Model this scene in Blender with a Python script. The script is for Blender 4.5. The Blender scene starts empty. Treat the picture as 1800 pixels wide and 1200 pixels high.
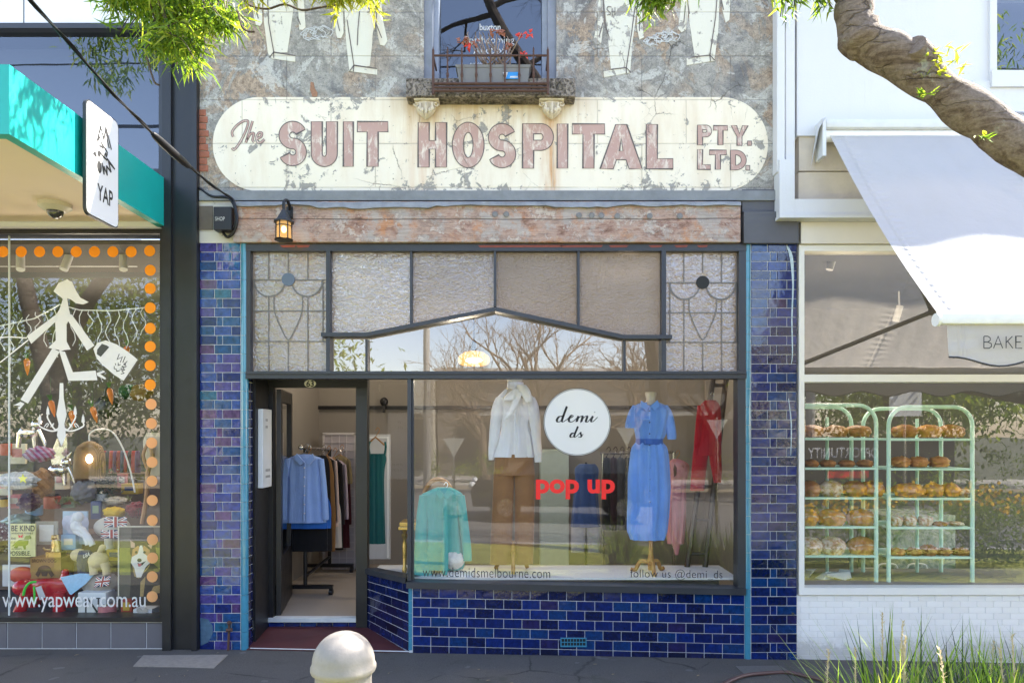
import bpy, bmesh, math, random
from mathutils import Vector, Matrix, noise as mnoise
R = math.radians
random.seed(7)
S = bpy.context.scene
COL = S.collection

# ------------------------------------------------------------------ camera, sky, sun, exposure
cam = bpy.data.cameras.new('camera'); camo = bpy.data.objects.new('camera', cam); COL.objects.link(camo)
cam.lens = 24; cam.sensor_width = 36; cam.shift_y = 160/1800; cam.clip_end = 1000; cam.clip_start = .05
camo.location = (0, -6, 1.9); camo.rotation_euler = (R(90), 0, 0); S.camera = camo
SUN = Vector((.78, .36, 1.0)).normalized()
el = math.asin(SUN.z); az = math.atan2(SUN.x, SUN.y)
w = bpy.data.worlds.new('World'); S.world = w; w.use_nodes = True
wn = w.node_tree; bg = wn.nodes['Background']
sky = wn.nodes.new('ShaderNodeTexSky'); sky.sky_type = 'NISHITA'; sky.sun_disc = False
sky.sun_elevation = el; sky.sun_rotation = az; sky.air_density = 1.0; sky.dust_density = .5; sky.ozone_density = 1.0
wb = wn.nodes.new('ShaderNodeMixRGB'); wb.blend_type = 'MULTIPLY'; wb.inputs[0].default_value = 1; wb.inputs[2].default_value = (1.09, .955, .925, 1)
wn.links.new(sky.outputs[0], wb.inputs[1]); wn.links.new(wb.outputs[0], bg.inputs[0]); bg.inputs[1].default_value = .15
sl = bpy.data.lights.new('sun', 'SUN'); so = bpy.data.objects.new('sun', sl); COL.objects.link(so)
sl.energy = 5.0; sl.angle = R(.5); sl.color = (1, .94, .83)
so.rotation_euler = (-SUN).to_track_quat('-Z', 'Y').to_euler(); so.location = SUN*40
S.view_settings.view_transform = 'Standard'; S.view_settings.look = 'None'
S.view_settings.exposure = 2.5; S.view_settings.gamma = 1
S.render.engine = 'CYCLES'
S.cycles.use_denoising = True
S.cycles.max_bounces = 10; S.cycles.diffuse_bounces = 4; S.cycles.glossy_bounces = 4
S.cycles.transparent_max_bounces = 24; S.cycles.transmission_bounces = 6
S.cycles.caustics_reflective = False; S.cycles.caustics_refractive = False
S.cycles.sample_clamp_indirect = 6

# ------------------------------------------------------------------ helpers
def A(px, py, y=0.0):
    d = 6+y
    return Vector(((px-900)*d/1200, y, 1.9+(760-py)*d/1200))
def XX(px, y=0.0): return (px-900)*(6+y)/1200
def ZZ(py, y=0.0): return 1.9+(760-py)*(6+y)/1200
def zg(x): return -.018*(min(max(x, -2.7), 6)+2.7)
def cat_rom(pts, n=6, closed=False):
    P = [Vector(p) for p in pts]; out = []; m = len(P)
    rng = range(m if closed else m-1)
    for i in rng:
        if closed: a, b, c, d = P[(i-1) % m], P[i], P[(i+1) % m], P[(i+2) % m]
        else: a, b, c, d = P[max(i-1, 0)], P[i], P[i+1], P[min(i+2, m-1)]
        for k in range(n):
            t = k/n
            out.append(.5*((2*b)+(c-a)*t+(2*a-5*b+4*c-d)*t*t+(3*b-a-3*c+d)*t**3))
    if not closed: out.append(P[-1])
    return out

ORG = {}
def tag(o, label=None, cat=None, group=None, kind=None):
    if label: o['label'] = label
    if cat: o['category'] = cat
    if group: o['group'] = group
    if kind: o['kind'] = kind
    return o
def thing(name, label, cat, loc=(0, 0, 0), group=None):
    o = bpy.data.objects.new(name, None); COL.objects.link(o); o.location = loc; o.empty_display_size = .1
    ORG[o.name] = Vector(loc)
    return tag(o, label, cat, group)
def dup(root, loc, rotz=0, label=None, scale=1):
    r = root.copy(); COL.objects.link(r); r.location = loc; r.rotation_euler = (0, 0, rotz); r.scale = (scale,)*3
    if label: r['label'] = label
    ORG[r.name] = Vector(loc)
    for ch in list(root.children):
        c = ch.copy(); COL.objects.link(c); c.parent = r
        for g in ch.children:
            d = g.copy(); COL.objects.link(d); d.parent = c
    return r

class MB:
    def __init__(s): s.v = []; s.f = []; s.mi = []; s.cur = 0
    def add(s, vs, fs):
        b = len(s.v); s.v += [tuple(v) for v in vs]; s.f += [tuple(b+i for i in f) for f in fs]; s.mi += [s.cur]*len(fs)
    def box(s, x0, x1, y0, y1, z0, z1):
        s.add([(x0, y0, z0), (x1, y0, z0), (x1, y1, z0), (x0, y1, z0), (x0, y0, z1), (x1, y0, z1), (x1, y1, z1), (x0, y1, z1)],
              [(0, 3, 2, 1), (4, 5, 6, 7), (0, 1, 5, 4), (1, 2, 6, 5), (2, 3, 7, 6), (3, 0, 4, 7)]); return s
    def pbox(s, px0, px1, py0, py1, y0, y1):
        """a box whose front face (at y0) covers this pixel rectangle"""
        a, b = A(px0, py1, y0), A(px1, py0, y0); return s.box(a.x, b.x, y0, y1, a.z, b.z)
    def cbox(s, x0, x1, y0, y1, z0, z1, c=.006):
        """box with chamfered edges"""
        bm = bmesh.new(); bmesh.ops.create_cube(bm, size=1)
        for v in bm.verts: v.co = Vector(((x0+x1)/2+v.co.x*(x1-x0), (y0+y1)/2+v.co.y*(y1-y0), (z0+z1)/2+v.co.z*(z1-z0)))
        bmesh.ops.bevel(bm, geom=bm.edges[:], offset=c, segments=2, affect='EDGES', profile=.6)
        bm.verts.index_update(); s.add([v.co[:] for v in bm.verts], [[v.index for v in f.verts] for f in bm.faces]); bm.free(); return s
    def quad(s, a, b, c, d): s.add([a, b, c, d], [(0, 1, 2, 3)]); return s
    def prism(s, pts, y0, y1):
        """polygon of (x,z) facing -y, extruded from y0 to y1"""
        ar = sum(pts[i][0]*pts[(i+1) % len(pts)][1]-pts[(i+1) % len(pts)][0]*pts[i][1] for i in range(len(pts)))
        if ar < 0: pts = pts[::-1]
        n = len(pts); vs = [(p[0], y0, p[1]) for p in pts]+[(p[0], y1, p[1]) for p in pts]
        s.add(vs, [tuple(range(n)), tuple(range(2*n-1, n-1, -1))]+[(i, i+n, (i+1) % n+n, (i+1) % n) for i in range(n)]); return s
    def pprism(s, pp, y0, y1):
        return s.prism([(XX(a, y0), ZZ(b, y0)) for a, b in pp], y0, y1)
    def tube(s, pts, r, n=8, caps=True):
        P = [Vector(p) for p in pts]; m = len(P)
        rr = r if isinstance(r, (list, tuple)) else [r]*m
        vs = []; up = None
        for i in range(m):
            t = (P[min(i+1, m-1)]-P[max(i-1, 0)])
            t = t.normalized() if t.length > 1e-9 else Vector((0, 0, 1))
            if up is None: up = Vector((0, 0, 1)) if abs(t.z) < .9 else Vector((1, 0, 0))
            a = t.cross(up)
            if a.length < 1e-6: a = t.cross(Vector((0, 1, 0)))
            a.normalize(); b = a.cross(t).normalized(); up = b
            for k in range(n):
                th = 2*math.pi*k/n
                vs.append(P[i]+(a*math.cos(th)+b*math.sin(th))*rr[i])
        fs = [(i*n+k, i*n+(k+1) % n, (i+1)*n+(k+1) % n, (i+1)*n+k) for i in range(m-1) for k in range(n)]
        if caps: fs += [tuple(range(n-1, -1, -1)), tuple((m-1)*n+k for k in range(n))]
        s.add(vs, fs); return s
    def lathe(s, prof, c=(0, 0, 0), n=24, sx=1, sy=1):
        """profile of (r,z) turned about the vertical through c"""
        m = len(prof); vs = []
        for r, z in prof:
            for k in range(n):
                th = 2*math.pi*k/n; vs.append((c[0]+r*sx*math.cos(th), c[1]+r*sy*math.sin(th), c[2]+z))
        fs = [(i*n+k, i*n+(k+1) % n, (i+1)*n+(k+1) % n, (i+1)*n+k) for i in range(m-1) for k in range(n)]
        fs += [tuple(range(n-1, -1, -1)), tuple((m-1)*n+k for k in range(n))]
        s.add(vs, fs); return s
    def ball(s, c, rx, ry=None, rz=None, n=16, m=10, rough=0, fr=3, rot=None):
        ry = ry or rx; rz = rz or rx; vs = []; c = Vector(c)
        for i in range(m+1):
            ph = math.pi*i/m-math.pi/2
            for k in range(n):
                th = 2*math.pi*k/n
                d = Vector((math.cos(ph)*math.cos(th), math.cos(ph)*math.sin(th), math.sin(ph)))
                q = 1+(rough*mnoise.noise((d*fr+c*7)) if rough else 0)
                p = Vector((d.x*rx*q, d.y*ry*q, d.z*rz*q))
                if rot: p = rot @ p
                vs.append(c+p)
        s.add(vs, [(i*n+k, i*n+(k+1) % n, (i+1)*n+(k+1) % n, (i+1)*n+k) for i in range(m) for k in range(n)]); return s
    def oloft(s, rows, y, dep=.5, n=28, fold=0, nf=7, seed=0, sub=4, thick=None):
        if fold and n >= 28: n, sub = n*2, 9
        """cloth or body lofted through (py, left px, right px) rows at depth y; elliptical sections, folds growing downward"""
        C = [(XX((l+r)/2, y), ZZ(p, y), (XX(r, y)-XX(l, y))/2) for p, l, r in rows]
        C = cat_rom([(a, b, c) for a, b, c in C], sub)
        vs = []; m = len(C)
        for i, (cx, z, h) in enumerate(C):
            t = i/(m-1); h = max(h, .002)
            d = thick if thick else h*dep
            for k in range(n):
                th = 2*math.pi*k/n
                q = 1+fold*(.25+.75*t)*(math.sin(nf*th+seed+1.5*math.sin(3*t+seed))+.5*math.sin((nf*2-3)*th+2*seed))
                j = fold*(.45*mnoise.noise(Vector((math.cos(th)*1.3+seed, math.sin(th)*1.3, z*6)))+.22*mnoise.noise(Vector((math.cos(th)*5+seed, math.sin(th)*5, z*9+2*math.cos(th)))))
                vs.append((cx+h*math.cos(th)*(1+.4*(q-1)+j*.3), y+d*math.sin(th)*(q+j), z))
        fs = [(i*n+k, (i+1)*n+k, (i+1)*n+(k+1) % n, i*n+(k+1) % n) for i in range(m-1) for k in range(n)]
        fs += [tuple(range(n)), tuple((m-1)*n+k for k in range(n-1, -1, -1))]
        s.add(vs, fs); return s
    def ribbon(s, pts, wd, y, closed=False, th=.0012):
        """flat stroke through (x,z) points facing -y"""
        P = [Vector((p[0], p[1])) for p in pts]; m = len(P); L = []; Q = []
        for i in range(m):
            if closed: a, b = P[(i-1) % m], P[(i+1) % m]
            else: a, b = P[max(i-1, 0)], P[min(i+1, m-1)]
            t = (b-a); t = t.normalized() if t.length > 1e-9 else Vector((1, 0))
            nrm = Vector((-t.y, t.x)); ww = wd[i] if isinstance(wd, list) else wd
            k = 1
            if 0 < i < m-1 or closed:
                u = (P[i]-P[(i-1) % m]); u = u.normalized() if u.length > 1e-9 else t
                k = 1/max(.5, abs(u.dot(t)))
            L.append(P[i]+nrm*ww/2*k); Q.append(P[i]-nrm*ww/2*k)
        vs = [(p.x, y, p.y) for p in L]+[(p.x, y, p.y) for p in Q]
        fs = [(i, i+m, (i+1) % m+m, (i+1) % m) for i in range(m if closed else m-1)]
        s.add(vs, fs); return s
    def pribbon(s, pp, wpx, y, closed=False, smooth=0):
        k = (6+y)/1200
        if smooth and isinstance(wpx, list): wpx = [v.x for v in cat_rom([(q, 0) for q in wpx], smooth, closed)]
        if smooth: pp = [(v.x, v.y) for v in cat_rom([(a, b) for a, b in pp], smooth, closed)]
        return s.ribbon([(XX(a, y), ZZ(b, y)) for a, b in pp], ([q*k for q in wpx] if isinstance(wpx, list) else wpx*k), y, closed)
    def disc(s, x, z, r, y, n=32, th=.002):
        return s.prism([(x+r*math.cos(2*math.pi*k/n), z+r*math.sin(2*math.pi*k/n)) for k in range(n)], y, y+th)
    def leaf(s, p, d, L, wd, up=Vector((0, 0, 1)), bend=.15):
        d = d.normalized(); a = d.cross(up)
        if a.length < 1e-4: a = Vector((1, 0, 0))
        a.normalize(); nn = a.cross(d)
        m = p+d*L*.45-nn*bend*L*.25*0+nn*bend*L*.2
        s.add([p, m+a*wd/2, p+d*L-nn*bend*L*.3, m-a*wd/2], [(0, 1, 2, 3)]); return s
    def build(s, name, mats, parent=None, loc=None, smooth=None):
        o0 = Vector((0, 0, 0))
        if parent is not None: o0 = ORG[parent.name]
        elif loc is not None: o0 = Vector(loc)
        me = bpy.data.meshes.new(name)
        me.from_pydata([(v[0]-o0.x, v[1]-o0.y, v[2]-o0.z) for v in s.v], [], s.f)
        if not isinstance(mats, (list, tuple)): mats = [mats]
        for m in mats: me.materials.append(m)
        if len(mats) > 1: me.polygons.foreach_set('material_index', s.mi)
        me.validate(); me.update()
        if smooth:
            me.polygons.foreach_set('use_smooth', [True]*len(me.polygons))
            me.set_sharp_from_angle(angle=R(smooth))
        o = bpy.data.objects.new(name, me); COL.objects.link(o)
        if parent is not None: o.parent = parent
        else: o.location = o0
        ORG[o.name] = o0
        return o

def curve_fill(outlines):
    """filled mesh data (verts, faces in x,z) from closed outlines, holes allowed"""
    cu = bpy.data.curves.new('c', 'CURVE'); cu.dimensions = '2D'; cu.fill_mode = 'FRONT'
    for o in outlines:
        sp = cu.splines.new('POLY'); sp.points.add(len(o)-1)
        for i, p in enumerate(o): sp.points[i].co = (p[0], p[1], 0, 1)
        sp.use_cyclic_u = True
    ob = bpy.data.objects.new('c', cu); COL.objects.link(ob)
    dg = bpy.context.evaluated_depsgraph_get(); dg.update()
    me = bpy.data.meshes.new_from_object(ob.evaluated_get(dg))
    vs = [v.co.copy() for v in me.vertices]; fs = [list(p.vertices) for p in me.polygons]
    fl = [p.normal.z < 0 for p in me.polygons]
    bpy.data.objects.remove(ob); bpy.data.curves.remove(cu); bpy.data.meshes.remove(me)
    return vs, [f[::-1] if q else f for f, q in zip(fs, fl)]
def text_fill(body, off=0, spacing=1.0):
    cu = bpy.data.curves.new('t', 'FONT'); cu.body = body; cu.offset = off; cu.size = 1; cu.fill_mode = 'FRONT'; cu.space_character = spacing; cu.resolution_u = 4
    ob = bpy.data.objects.new('t', cu); COL.objects.link(ob)
    dg = bpy.context.evaluated_depsgraph_get(); dg.update()
    me = bpy.data.meshes.new_from_object(ob.evaluated_get(dg))
    vs = [v.co.copy() for v in me.vertices]; fs = [list(p.vertices) for p in me.polygons]
    bpy.data.objects.remove(ob); bpy.data.curves.remove(cu); bpy.data.meshes.remove(me)
    return vs, fs
def put_text(mb, body, x0, x1, z0, z1, y, off=0, spacing=1.0, tilt=0, T=None):
    """fit the words into the box on a plane facing -y (or through T: (u,v)->point)"""
    vs, fs = text_fill(body, off, spacing)
    ax = min(v.x for v in vs); bx = max(v.x for v in vs); ay = min(v.y for v in vs); by = max(v.y for v in vs)
    out = []
    for v in vs:
        u = (v.x-ax)/(bx-ax); q = (v.y-ay)/(by-ay)
        if T: out.append(T(u, q))
        else: out.append((x0+(x1-x0)*u, y, z0+(z1-z0)*q+tilt*(x1-x0)*u))
    mb.add(out, fs)
def ptext(mb, body, px0, px1, py0, py1, y, off=0, spacing=1.0, tilt=0):
    put_text(mb, body, XX(px0, y), XX(px1, y), ZZ(py1, y), ZZ(py0, y), y, off, spacing, tilt)

# ------------------------------------------------------------------ materials
def rgba(c): return (c[0], c[1], c[2], 1)
class M:
    def __init__(s, name):
        s.m = bpy.data.materials.new(name); s.m.use_nodes = True; s.t = s.m.node_tree
        for n in list(s.t.nodes): s.t.nodes.remove(n)
        s.out = s.t.nodes.new('ShaderNodeOutputMaterial')
    def n(s, typ, _ins=None, **pr):
        nd = s.t.nodes.new('ShaderNode'+typ)
        for k, v in pr.items(): setattr(nd, k, v)
        for k, v in (_ins or {}).items():
            sk = nd.inputs[k]
            if isinstance(v, bpy.types.NodeSocket): s.t.links.new(v, sk)
            elif isinstance(v, (tuple, list)) and sk.type == 'RGBA': sk.default_value = rgba(v)
            else: sk.default_value = v
        return nd
    def pos(s, world=True, scale=None):
        o = s.n('NewGeometry').outputs['Position'] if world else s.n('TexCoord').outputs['Object']
        if scale:
            o = s.n('Mapping', {'Vector': o, 'Scale': scale}).outputs[0]
        return o
    def noise(s, v, scale, detail=6, rough=.6, dist=0, out=0):
        return s.n('TexNoise', {'Vector': v, 'Scale': scale, 'Detail': detail, 'Roughness': rough, 'Distortion': dist}).outputs[out]
    def ramp(s, f, stops, interp='LINEAR'):
        r = s.n('ValToRGB', {'Fac': f}); r.color_ramp.interpolation = interp
        e = r.color_ramp.elements
        while len(e) < len(stops): e.new(.5)
        for i, (p, c) in enumerate(stops):
            e[i].position = p; e[i].color = rgba(c) if isinstance(c, tuple) else (c, c, c, 1)
        return r.outputs[0]
    def mix(s, f, a, b, mode='MIX'):
        n = s.n('MixRGB', {'Fac': f, 'Color1': a, 'Color2': b}, blend_type=mode); return n.outputs[0]
    def math(s, op, a, b=0.0, clamp=False):
        n = s.n('Math', {0: a, 1: b}, operation=op); n.use_clamp = clamp; return n.outputs[0]
    def bump(s, h, st=.3, dist=.01):
        return s.n('Bump', {'Height': h, 'Strength': st, 'Distance': dist}).outputs[0]
    def princ(s, **k):
        nm = {'color': 'Base Color', 'rough': 'Roughness', 'metal': 'Metallic', 'normal': 'Normal', 'spec': 'Specular IOR Level', 'coat': 'Coat Weight', 'coatr': 'Coat Roughness',
              'sheen': 'Sheen Weight', 'emit': 'Emission Color', 'emits': 'Emission Strength', 'sss': 'Subsurface Weight', 'alpha': 'Alpha', 'trans': 'Transmission Weight'}
        return s.n('BsdfPrincipled', {nm[a]: b for a, b in k.items()}).outputs[0]
    def done(s, sh): s.t.links.new(sh, s.out.inputs[0]); return s.m
MATS = {}
def plain(name, c, rough=.5, metal=0, var=.12, scale=14, bump=.0, bscale=120, spec=.5, coat=0, dirt=0.0):
    """plain surface with slight tone, roughness and dirt variation"""
    if name in MATS: return MATS[name]
    m = M(name); p = m.pos(False)
    a = m.noise(p, scale, 5)
    col = m.mix(a, tuple(x*(1-var) for x in c), tuple(min(1, x*(1+var)) for x in c))
    if dirt:
        d = m.ramp(m.noise(p, scale*.35, 8, .7), [(.5, 0.0), (.75, 1.0)])
        col = m.mix(m.math('MULTIPLY', d, dirt), col, tuple(x*.35+.02 for x in c))
    kw = dict(color=col, rough=m.math('MULTIPLY_ADD', a, .2) if False else m.ramp(a, [(.2, max(.02, rough-.08)), (.8, min(1, rough+.08))]), metal=metal, spec=spec, coat=coat)
    if bump: kw['normal'] = m.bump(m.noise(p, bscale, 4), bump, .004)
    MATS[name] = m.done(m.princ(**kw)); return MATS[name]
def cloth(name, c, stripe=None, sheer=0, scale=900):
    if name in MATS: return MATS[name]
    m = M(name); p = m.pos(False)
    a = m.noise(p, 7, 6, .6); f = m.noise(p, 25, 3)
    col = m.mix(a, tuple(x*.82 for x in c), tuple(min(1, x*1.12) for x in c))
    if stripe:
        wv = m.n('TexWave', {'Vector': p, 'Scale': stripe[1], 'Distortion': .4}, bands_direction='X').outputs[1]
        col = m.mix(m.ramp(wv, [(.6, 0.0), (.8, 1.0)]), col, stripe[0])
    fv = m.noise(m.n('Mapping', {'Vector': p, 'Scale': (1, 1, .16)}).outputs[0], 34, 4, .6, .6)
    b = m.bump(m.math('ADD', m.math('MULTIPLY', f, .4), fv), .4, .014)
    sh = m.princ(color=col, rough=.85, sheen=.25, normal=b, spec=.2)
    if sheer:
        tr = m.n('BsdfTranslucent', {'Color': c, 'Normal': b}).outputs[0]
        sh = m.n('MixShader', {0: sheer, 1: sh, 2: tr}).outputs[0]
    MATS[name] = m.done(sh); return MATS[name]
def emit(name, c, st):
    m = M(name); return m.done(m.n('Emission', {'Color': c, 'Strength': st}).outputs[0])

def mat_glass(name, refl=.15, tint=(.96, .97, .96), wob=.0025):
    m = M(name); p = m.pos()
    lw = m.n('LayerWeight', {'Blend': .5}).outputs['Facing']
    fac = m.math('MULTIPLY_ADD', m.math('POWER', lw, 4.0), .7, True); fac.node.inputs[2].default_value = refl
    nb = m.bump(m.noise(p, 1.3, 2), wob, .25)
    gl = m.n('BsdfGlossy', {'Color': (.95, .97, 1), 'Roughness': .0, 'Normal': nb}).outputs[0]
    tr = m.n('BsdfTransparent', {'Color': tint}).outputs[0]
    return m.done(m.n('MixShader', {0: fac, 1: tr, 2: gl}).outputs[0])
GLASS = mat_glass('window_glass', .072)
GLASS_UP = mat_glass('upper_glass', .13, (.5, .55, .62), .004)
GLASS_CLR = mat_glass('transom_clear_glass', .15)

def mat_obscure(name, sc, seed, gw=.13, k=1.0):
    m = M(name); p = m.n('Mapping', {'Vector': m.pos(), 'Location': (seed, 0, seed*2)}).outputs[0]
    big = m.ramp(m.noise(p, 1.1, 3), [(.35, 0.0), (.65, 1.0)])
    q = m.n('Mapping', {'Vector': p, 'Scale': (.62, 1, 1.0)}).outputs[0]
    h = m.math('ADD', m.noise(q, sc, 2, .5, 1.1), m.math('MULTIPLY', m.noise(q, sc*.33, 2, .5, .6), .8))
    b = m.bump(h, 1.0, .011)
    col = m.mix(big, tuple(k*q_ for q_ in (.15, .115, .09)), tuple(k*q_ for q_ in (.30, .255, .22)))
    di = m.n('BsdfDiffuse', {'Color': col, 'Normal': b}).outputs[0]
    tl = m.n('BsdfTranslucent', {'Color': (.55, .47, .38), 'Normal': b}).outputs[0]
    tr = m.n('BsdfTransparent', {'Color': (.5, .45, .4)}).outputs[0]
    gl = m.n('BsdfGlossy', {'Color': (.95, .97, 1), 'Roughness': .10, 'Normal': b}).outputs[0]
    x = m.n('MixShader', {0: .55, 1: di, 2: tl}).outputs[0]
    x = m.n('MixShader', {0: .12, 1: x, 2: tr}).outputs[0]
    return m.done(m.n('MixShader', {0: gw, 1: x, 2: gl}).outputs[0])
OBS = [mat_obscure('obscure_glass_a', 38, 1, .22, .95), mat_obscure('obscure_glass_b', 50, 4, .17, .8), mat_obscure('obscure_glass_c', 72, 9, .10, .75)]
OBS_LEAD = mat_obscure('leadlight_glass', 34, 14, .18, .95)

def crack_mask(m, p, scale=2.0, wid=.02, thr=.46, seed=0):
    q = m.mix(.10, p, m.noise(p, 3.5, 6, .7, out=1))
    if seed: q = m.n('Mapping', {'Vector': q, 'Location': (seed, seed, seed)}).outputs[0]
    e = m.n('TexVoronoi', {'Vector': q, 'Scale': scale}, feature='DISTANCE_TO_EDGE').outputs[0]
    line = m.ramp(e, [(wid*.35, 1.0), (wid, 0.0)])
    gate = m.ramp(m.noise(p, 1.1, 3), [(thr, 0.0), (thr+.08, 1.0)])
    return m.math('MULTIPLY', line, gate)
def joint_mask(m, p, w=.78, h=.385, off=(.31, 5.57), ms=.006):
    x = m.n('SeparateXYZ', {0: p}).outputs
    c = m.n('CombineXYZ', {0: m.math('ADD', x[0], off[0]+20), 1: m.math('ADD', m.math('MULTIPLY', x[2], 1.0), 20-off[1]+.385*20)}).outputs[0]
    b = m.n('TexBrick', {'Vector': c, 'Scale': 1.0, 'Brick Width': w, 'Row Height': h, 'Mortar Size': ms, 'Mortar Smooth': .6}).outputs[1]
    return m.math('MULTIPLY', b, m.ramp(m.noise(p, 2.3, 4), [(.3, .25), (.6, 1.0)]))
def mat_render_wall():
    m = M('weathered_grey_render'); p = m.pos()
    a = m.noise(p, 1.15, 9, .68, .6)
    col = m.ramp(a, [(.33, (.12, .115, .12)), (.41, (.205, .20, .20)), (.47, (.38, .36, .33)), (.52, (.24, .23, .215)), (.58, (.48, .455, .415)), (.68, (.28, .262, .24))])
    t = m.ramp(m.noise(p, 2.2, 10, .74, 1.2), [(.50, 0.0), (.53, 1.0)])
    g = m.ramp(m.noise(m.n('Mapping', {'Vector': p, 'Location': (7, 3, 1)}).outputs[0], .9, 4), [(.42, 0.0), (.54, 1.0)])
    tan = m.ramp(m.noise(p, 24, 6, .7), [(.35, (.21, .155, .115)), (.6, (.45, .35, .265))])
    col = m.mix(m.math('MULTIPLY', t, g), col, tan)
    wsh = m.ramp(m.noise(m.n('Mapping', {'Vector': p, 'Location': (2, 0, 5)}).outputs[0], 3.6, 10, .75, .8), [(.54, 0.0), (.58, 1.0)])
    col = m.mix(m.math('MULTIPLY', wsh, .7), col, (.56, .55, .52))
    sp = m.ramp(m.noise(p, 42, 8, .8), [(.38, 1.0), (.47, 0.0)])
    col = m.mix(m.math('MULTIPLY', sp, .75), col, (.09, .09, .09))
    fine = m.ramp(m.noise(p, 95, 4, .7), [(.3, .72), (.7, 1.2)])
    col = m.mix(1.0, col, fine, 'MULTIPLY')
    ck = crack_mask(m, p, 2.9, .012, .54); j = joint_mask(m, p)
    col = m.mix(m.math('MULTIPLY', ck, .85), col, (.06, .055, .05))
    col = m.mix(m.math('MULTIPLY', j, .5), col, (.10, .10, .10))
    h = m.math('SUBTRACT', m.math('ADD', m.math('MULTIPLY', m.noise(p, 60, 6, .7), .5), m.math('MULTIPLY', t, -.35)), m.math('ADD', ck, m.math('MULTIPLY', j, .8)))
    return m.done(m.princ(color=col, rough=.88, normal=m.bump(h, .55, .012), spec=.25))
WALL = mat_render_wall()
def mat_paint(name, base, base2, chip=.66, rust=True):
    """old flaking sign paint over the render"""
    m = M(name); p = m.pos()
    col = m.mix(m.noise(p, 2.0, 5), base, base2)
    st = m.ramp(m.noise(m.n('Mapping', {'Vector': p, 'Scale': (2.2, 1, .5)}).outputs[0], 1.6, 7, .65), [(.5, 0.0), (.72, 1.0)])
    col = m.mix(m.math('MULTIPLY', st, .5), col, (.58, .44, .29))
    if rust:
        x = m.n('SeparateXYZ', {0: p}).outputs
        for cx, wd, top, stg in ((.335, .11, 4.85, 1.0), (-.79, .2, 4.85, .5)):
            dx = m.math('ABSOLUTE', m.math('SUBTRACT', m.math('ADD', x[0], m.math('MULTIPLY', m.math('SUBTRACT', m.noise(p, 5, 4), .5), .09)), cx))
            k = m.ramp(m.math('DIVIDE', dx, wd), [(.0, 1.0), (1.0, 0.0)])
            k = m.math('MULTIPLY', k, m.ramp(m.noise(m.n('Mapping', {'Vector': p, 'Scale': (9, 1, .8)}).outputs[0], 2.2, 6), [(.35, 0.1), (.65, 1.0)]))
            col = m.mix(m.math('MULTIPLY', k, stg), col, (.52, .25, .085))
        u = m.ramp(m.math('ADD', m.math('SUBTRACT', 4.87, x[2]), m.math('MULTIPLY', m.noise(p, 3, 5), .25)), [(.12, 1.0), (.35, 0.0)])
        side = m.ramp(m.math('ABSOLUTE', m.math('ADD', x[0], .2)), [(.7, 1.0), (1.0, 0.0)])
        drip = m.ramp(m.noise(m.n('Mapping', {'Vector': p, 'Scale': (7, 1, .5)}).outputs[0], 2.0, 6, .7), [(.42, 0.0), (.62, 1.0)])
        u2 = m.ramp(m.math('SUBTRACT', 4.87, x[2]), [(.2, 1.0), (.7, 0.0)])
        col = m.mix(m.math('MULTIPLY', m.math('MULTIPLY', u, side), .75), col, (.52, .36, .18))
        col = m.mix(m.math('MULTIPLY', m.math('MULTIPLY', m.math('MULTIPLY', u2, side), drip), .55), col, (.50, .33, .16))
    fn = m.noise(p, 9, 10, .72, .5)
    gate = m.noise(m.n('Mapping', {'Vector': p, 'Location': (3, 0, 8)}).outputs[0], 1.3, 3)
    jn = joint_mask(m, p, ms=.05); ckw = crack_mask(m, p, 2.9, .07, .53)
    ch = m.ramp(m.math('ADD', m.math('ADD', fn, m.math('MULTIPLY', m.math('MAXIMUM', jn, ckw), .055)), m.math('MULTIPLY', m.math('SUBTRACT', gate, .5), .5)), [(chip, 0.0), (chip+.015, 1.0)])
    col = m.mix(ch, col, m.mix(m.noise(p, 18, 4), (.26, .23, .20), (.36, .35, .33)))
    ck = crack_mask(m, p, 2.9, .011, .53); ck2 = crack_mask(m, p, 5.2, .012, .57, 3.3); j = joint_mask(m, p)
    ck = m.math('MAXIMUM', ck, m.math('MULTIPLY', ck2, .8))
    dots = m.ramp(m.noise(p, 34, 2, .4), [(.24, 1.0), (.27, 0.0)])
    col = m.mix(m.math('MULTIPLY', dots, .8), col, (.16, .14, .12))
    col = m.mix(m.math('MULTIPLY', ck, .8), col, (.13, .10, .075))
    col = m.mix(m.math('MULTIPLY', j, .55), col, (.28, .23, .17))
    h = m.math('SUBTRACT', m.math('MULTIPLY', m.noise(p, 50, 6), .3), m.math('ADD', m.math('ADD', ck, m.math('MULTIPLY', ch, .6)), j))
    return m.done(m.princ(color=col, rough=.75, normal=m.bump(h, .5, .008), spec=.3))
CREAM = mat_paint('cream_sign_paint', (.81, .745, .64), (.74, .66, .53), .60)
FIGPAINT = mat_paint('pale_figure_paint', (.70, .675, .585), (.60, .58, .50), .60, False)
def mat_letter():
    m = M('faded_rose_paint'); p = m.pos()
    sc = m.ramp(m.noise(m.n('Mapping', {'Vector': p, 'Scale': (1, 1, .35), 'Rotation': (0, .3, 0)}).outputs[0], 17, 8, .75, .6), [(.50, 0.0), (.60, 1.0)])
    gate = m.ramp(m.noise(p, 4, 4), [(.36, 0.0), (.56, 1.0)])
    col = m.mix(m.noise(p, 5, 5), (.42, .26, .225), (.50, .345, .305))
    col = m.mix(m.math('MULTIPLY', sc, gate), col, (.70, .62, .54))
    ck = crack_mask(m, p, 2.9, .011, .53); j = joint_mask(m, p)
    col = m.mix(m.math('MULTIPLY', ck, .8), col, (.12, .09, .08))
    return m.done(m.princ(color=col, rough=.75, normal=m.bump(m.math('SUBTRACT', sc, ck), .3, .004), spec=.3))
ROSE = mat_letter()
INK = plain('faded_black_paint', (.12, .10, .095), .8, var=.6, scale=40)
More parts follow.
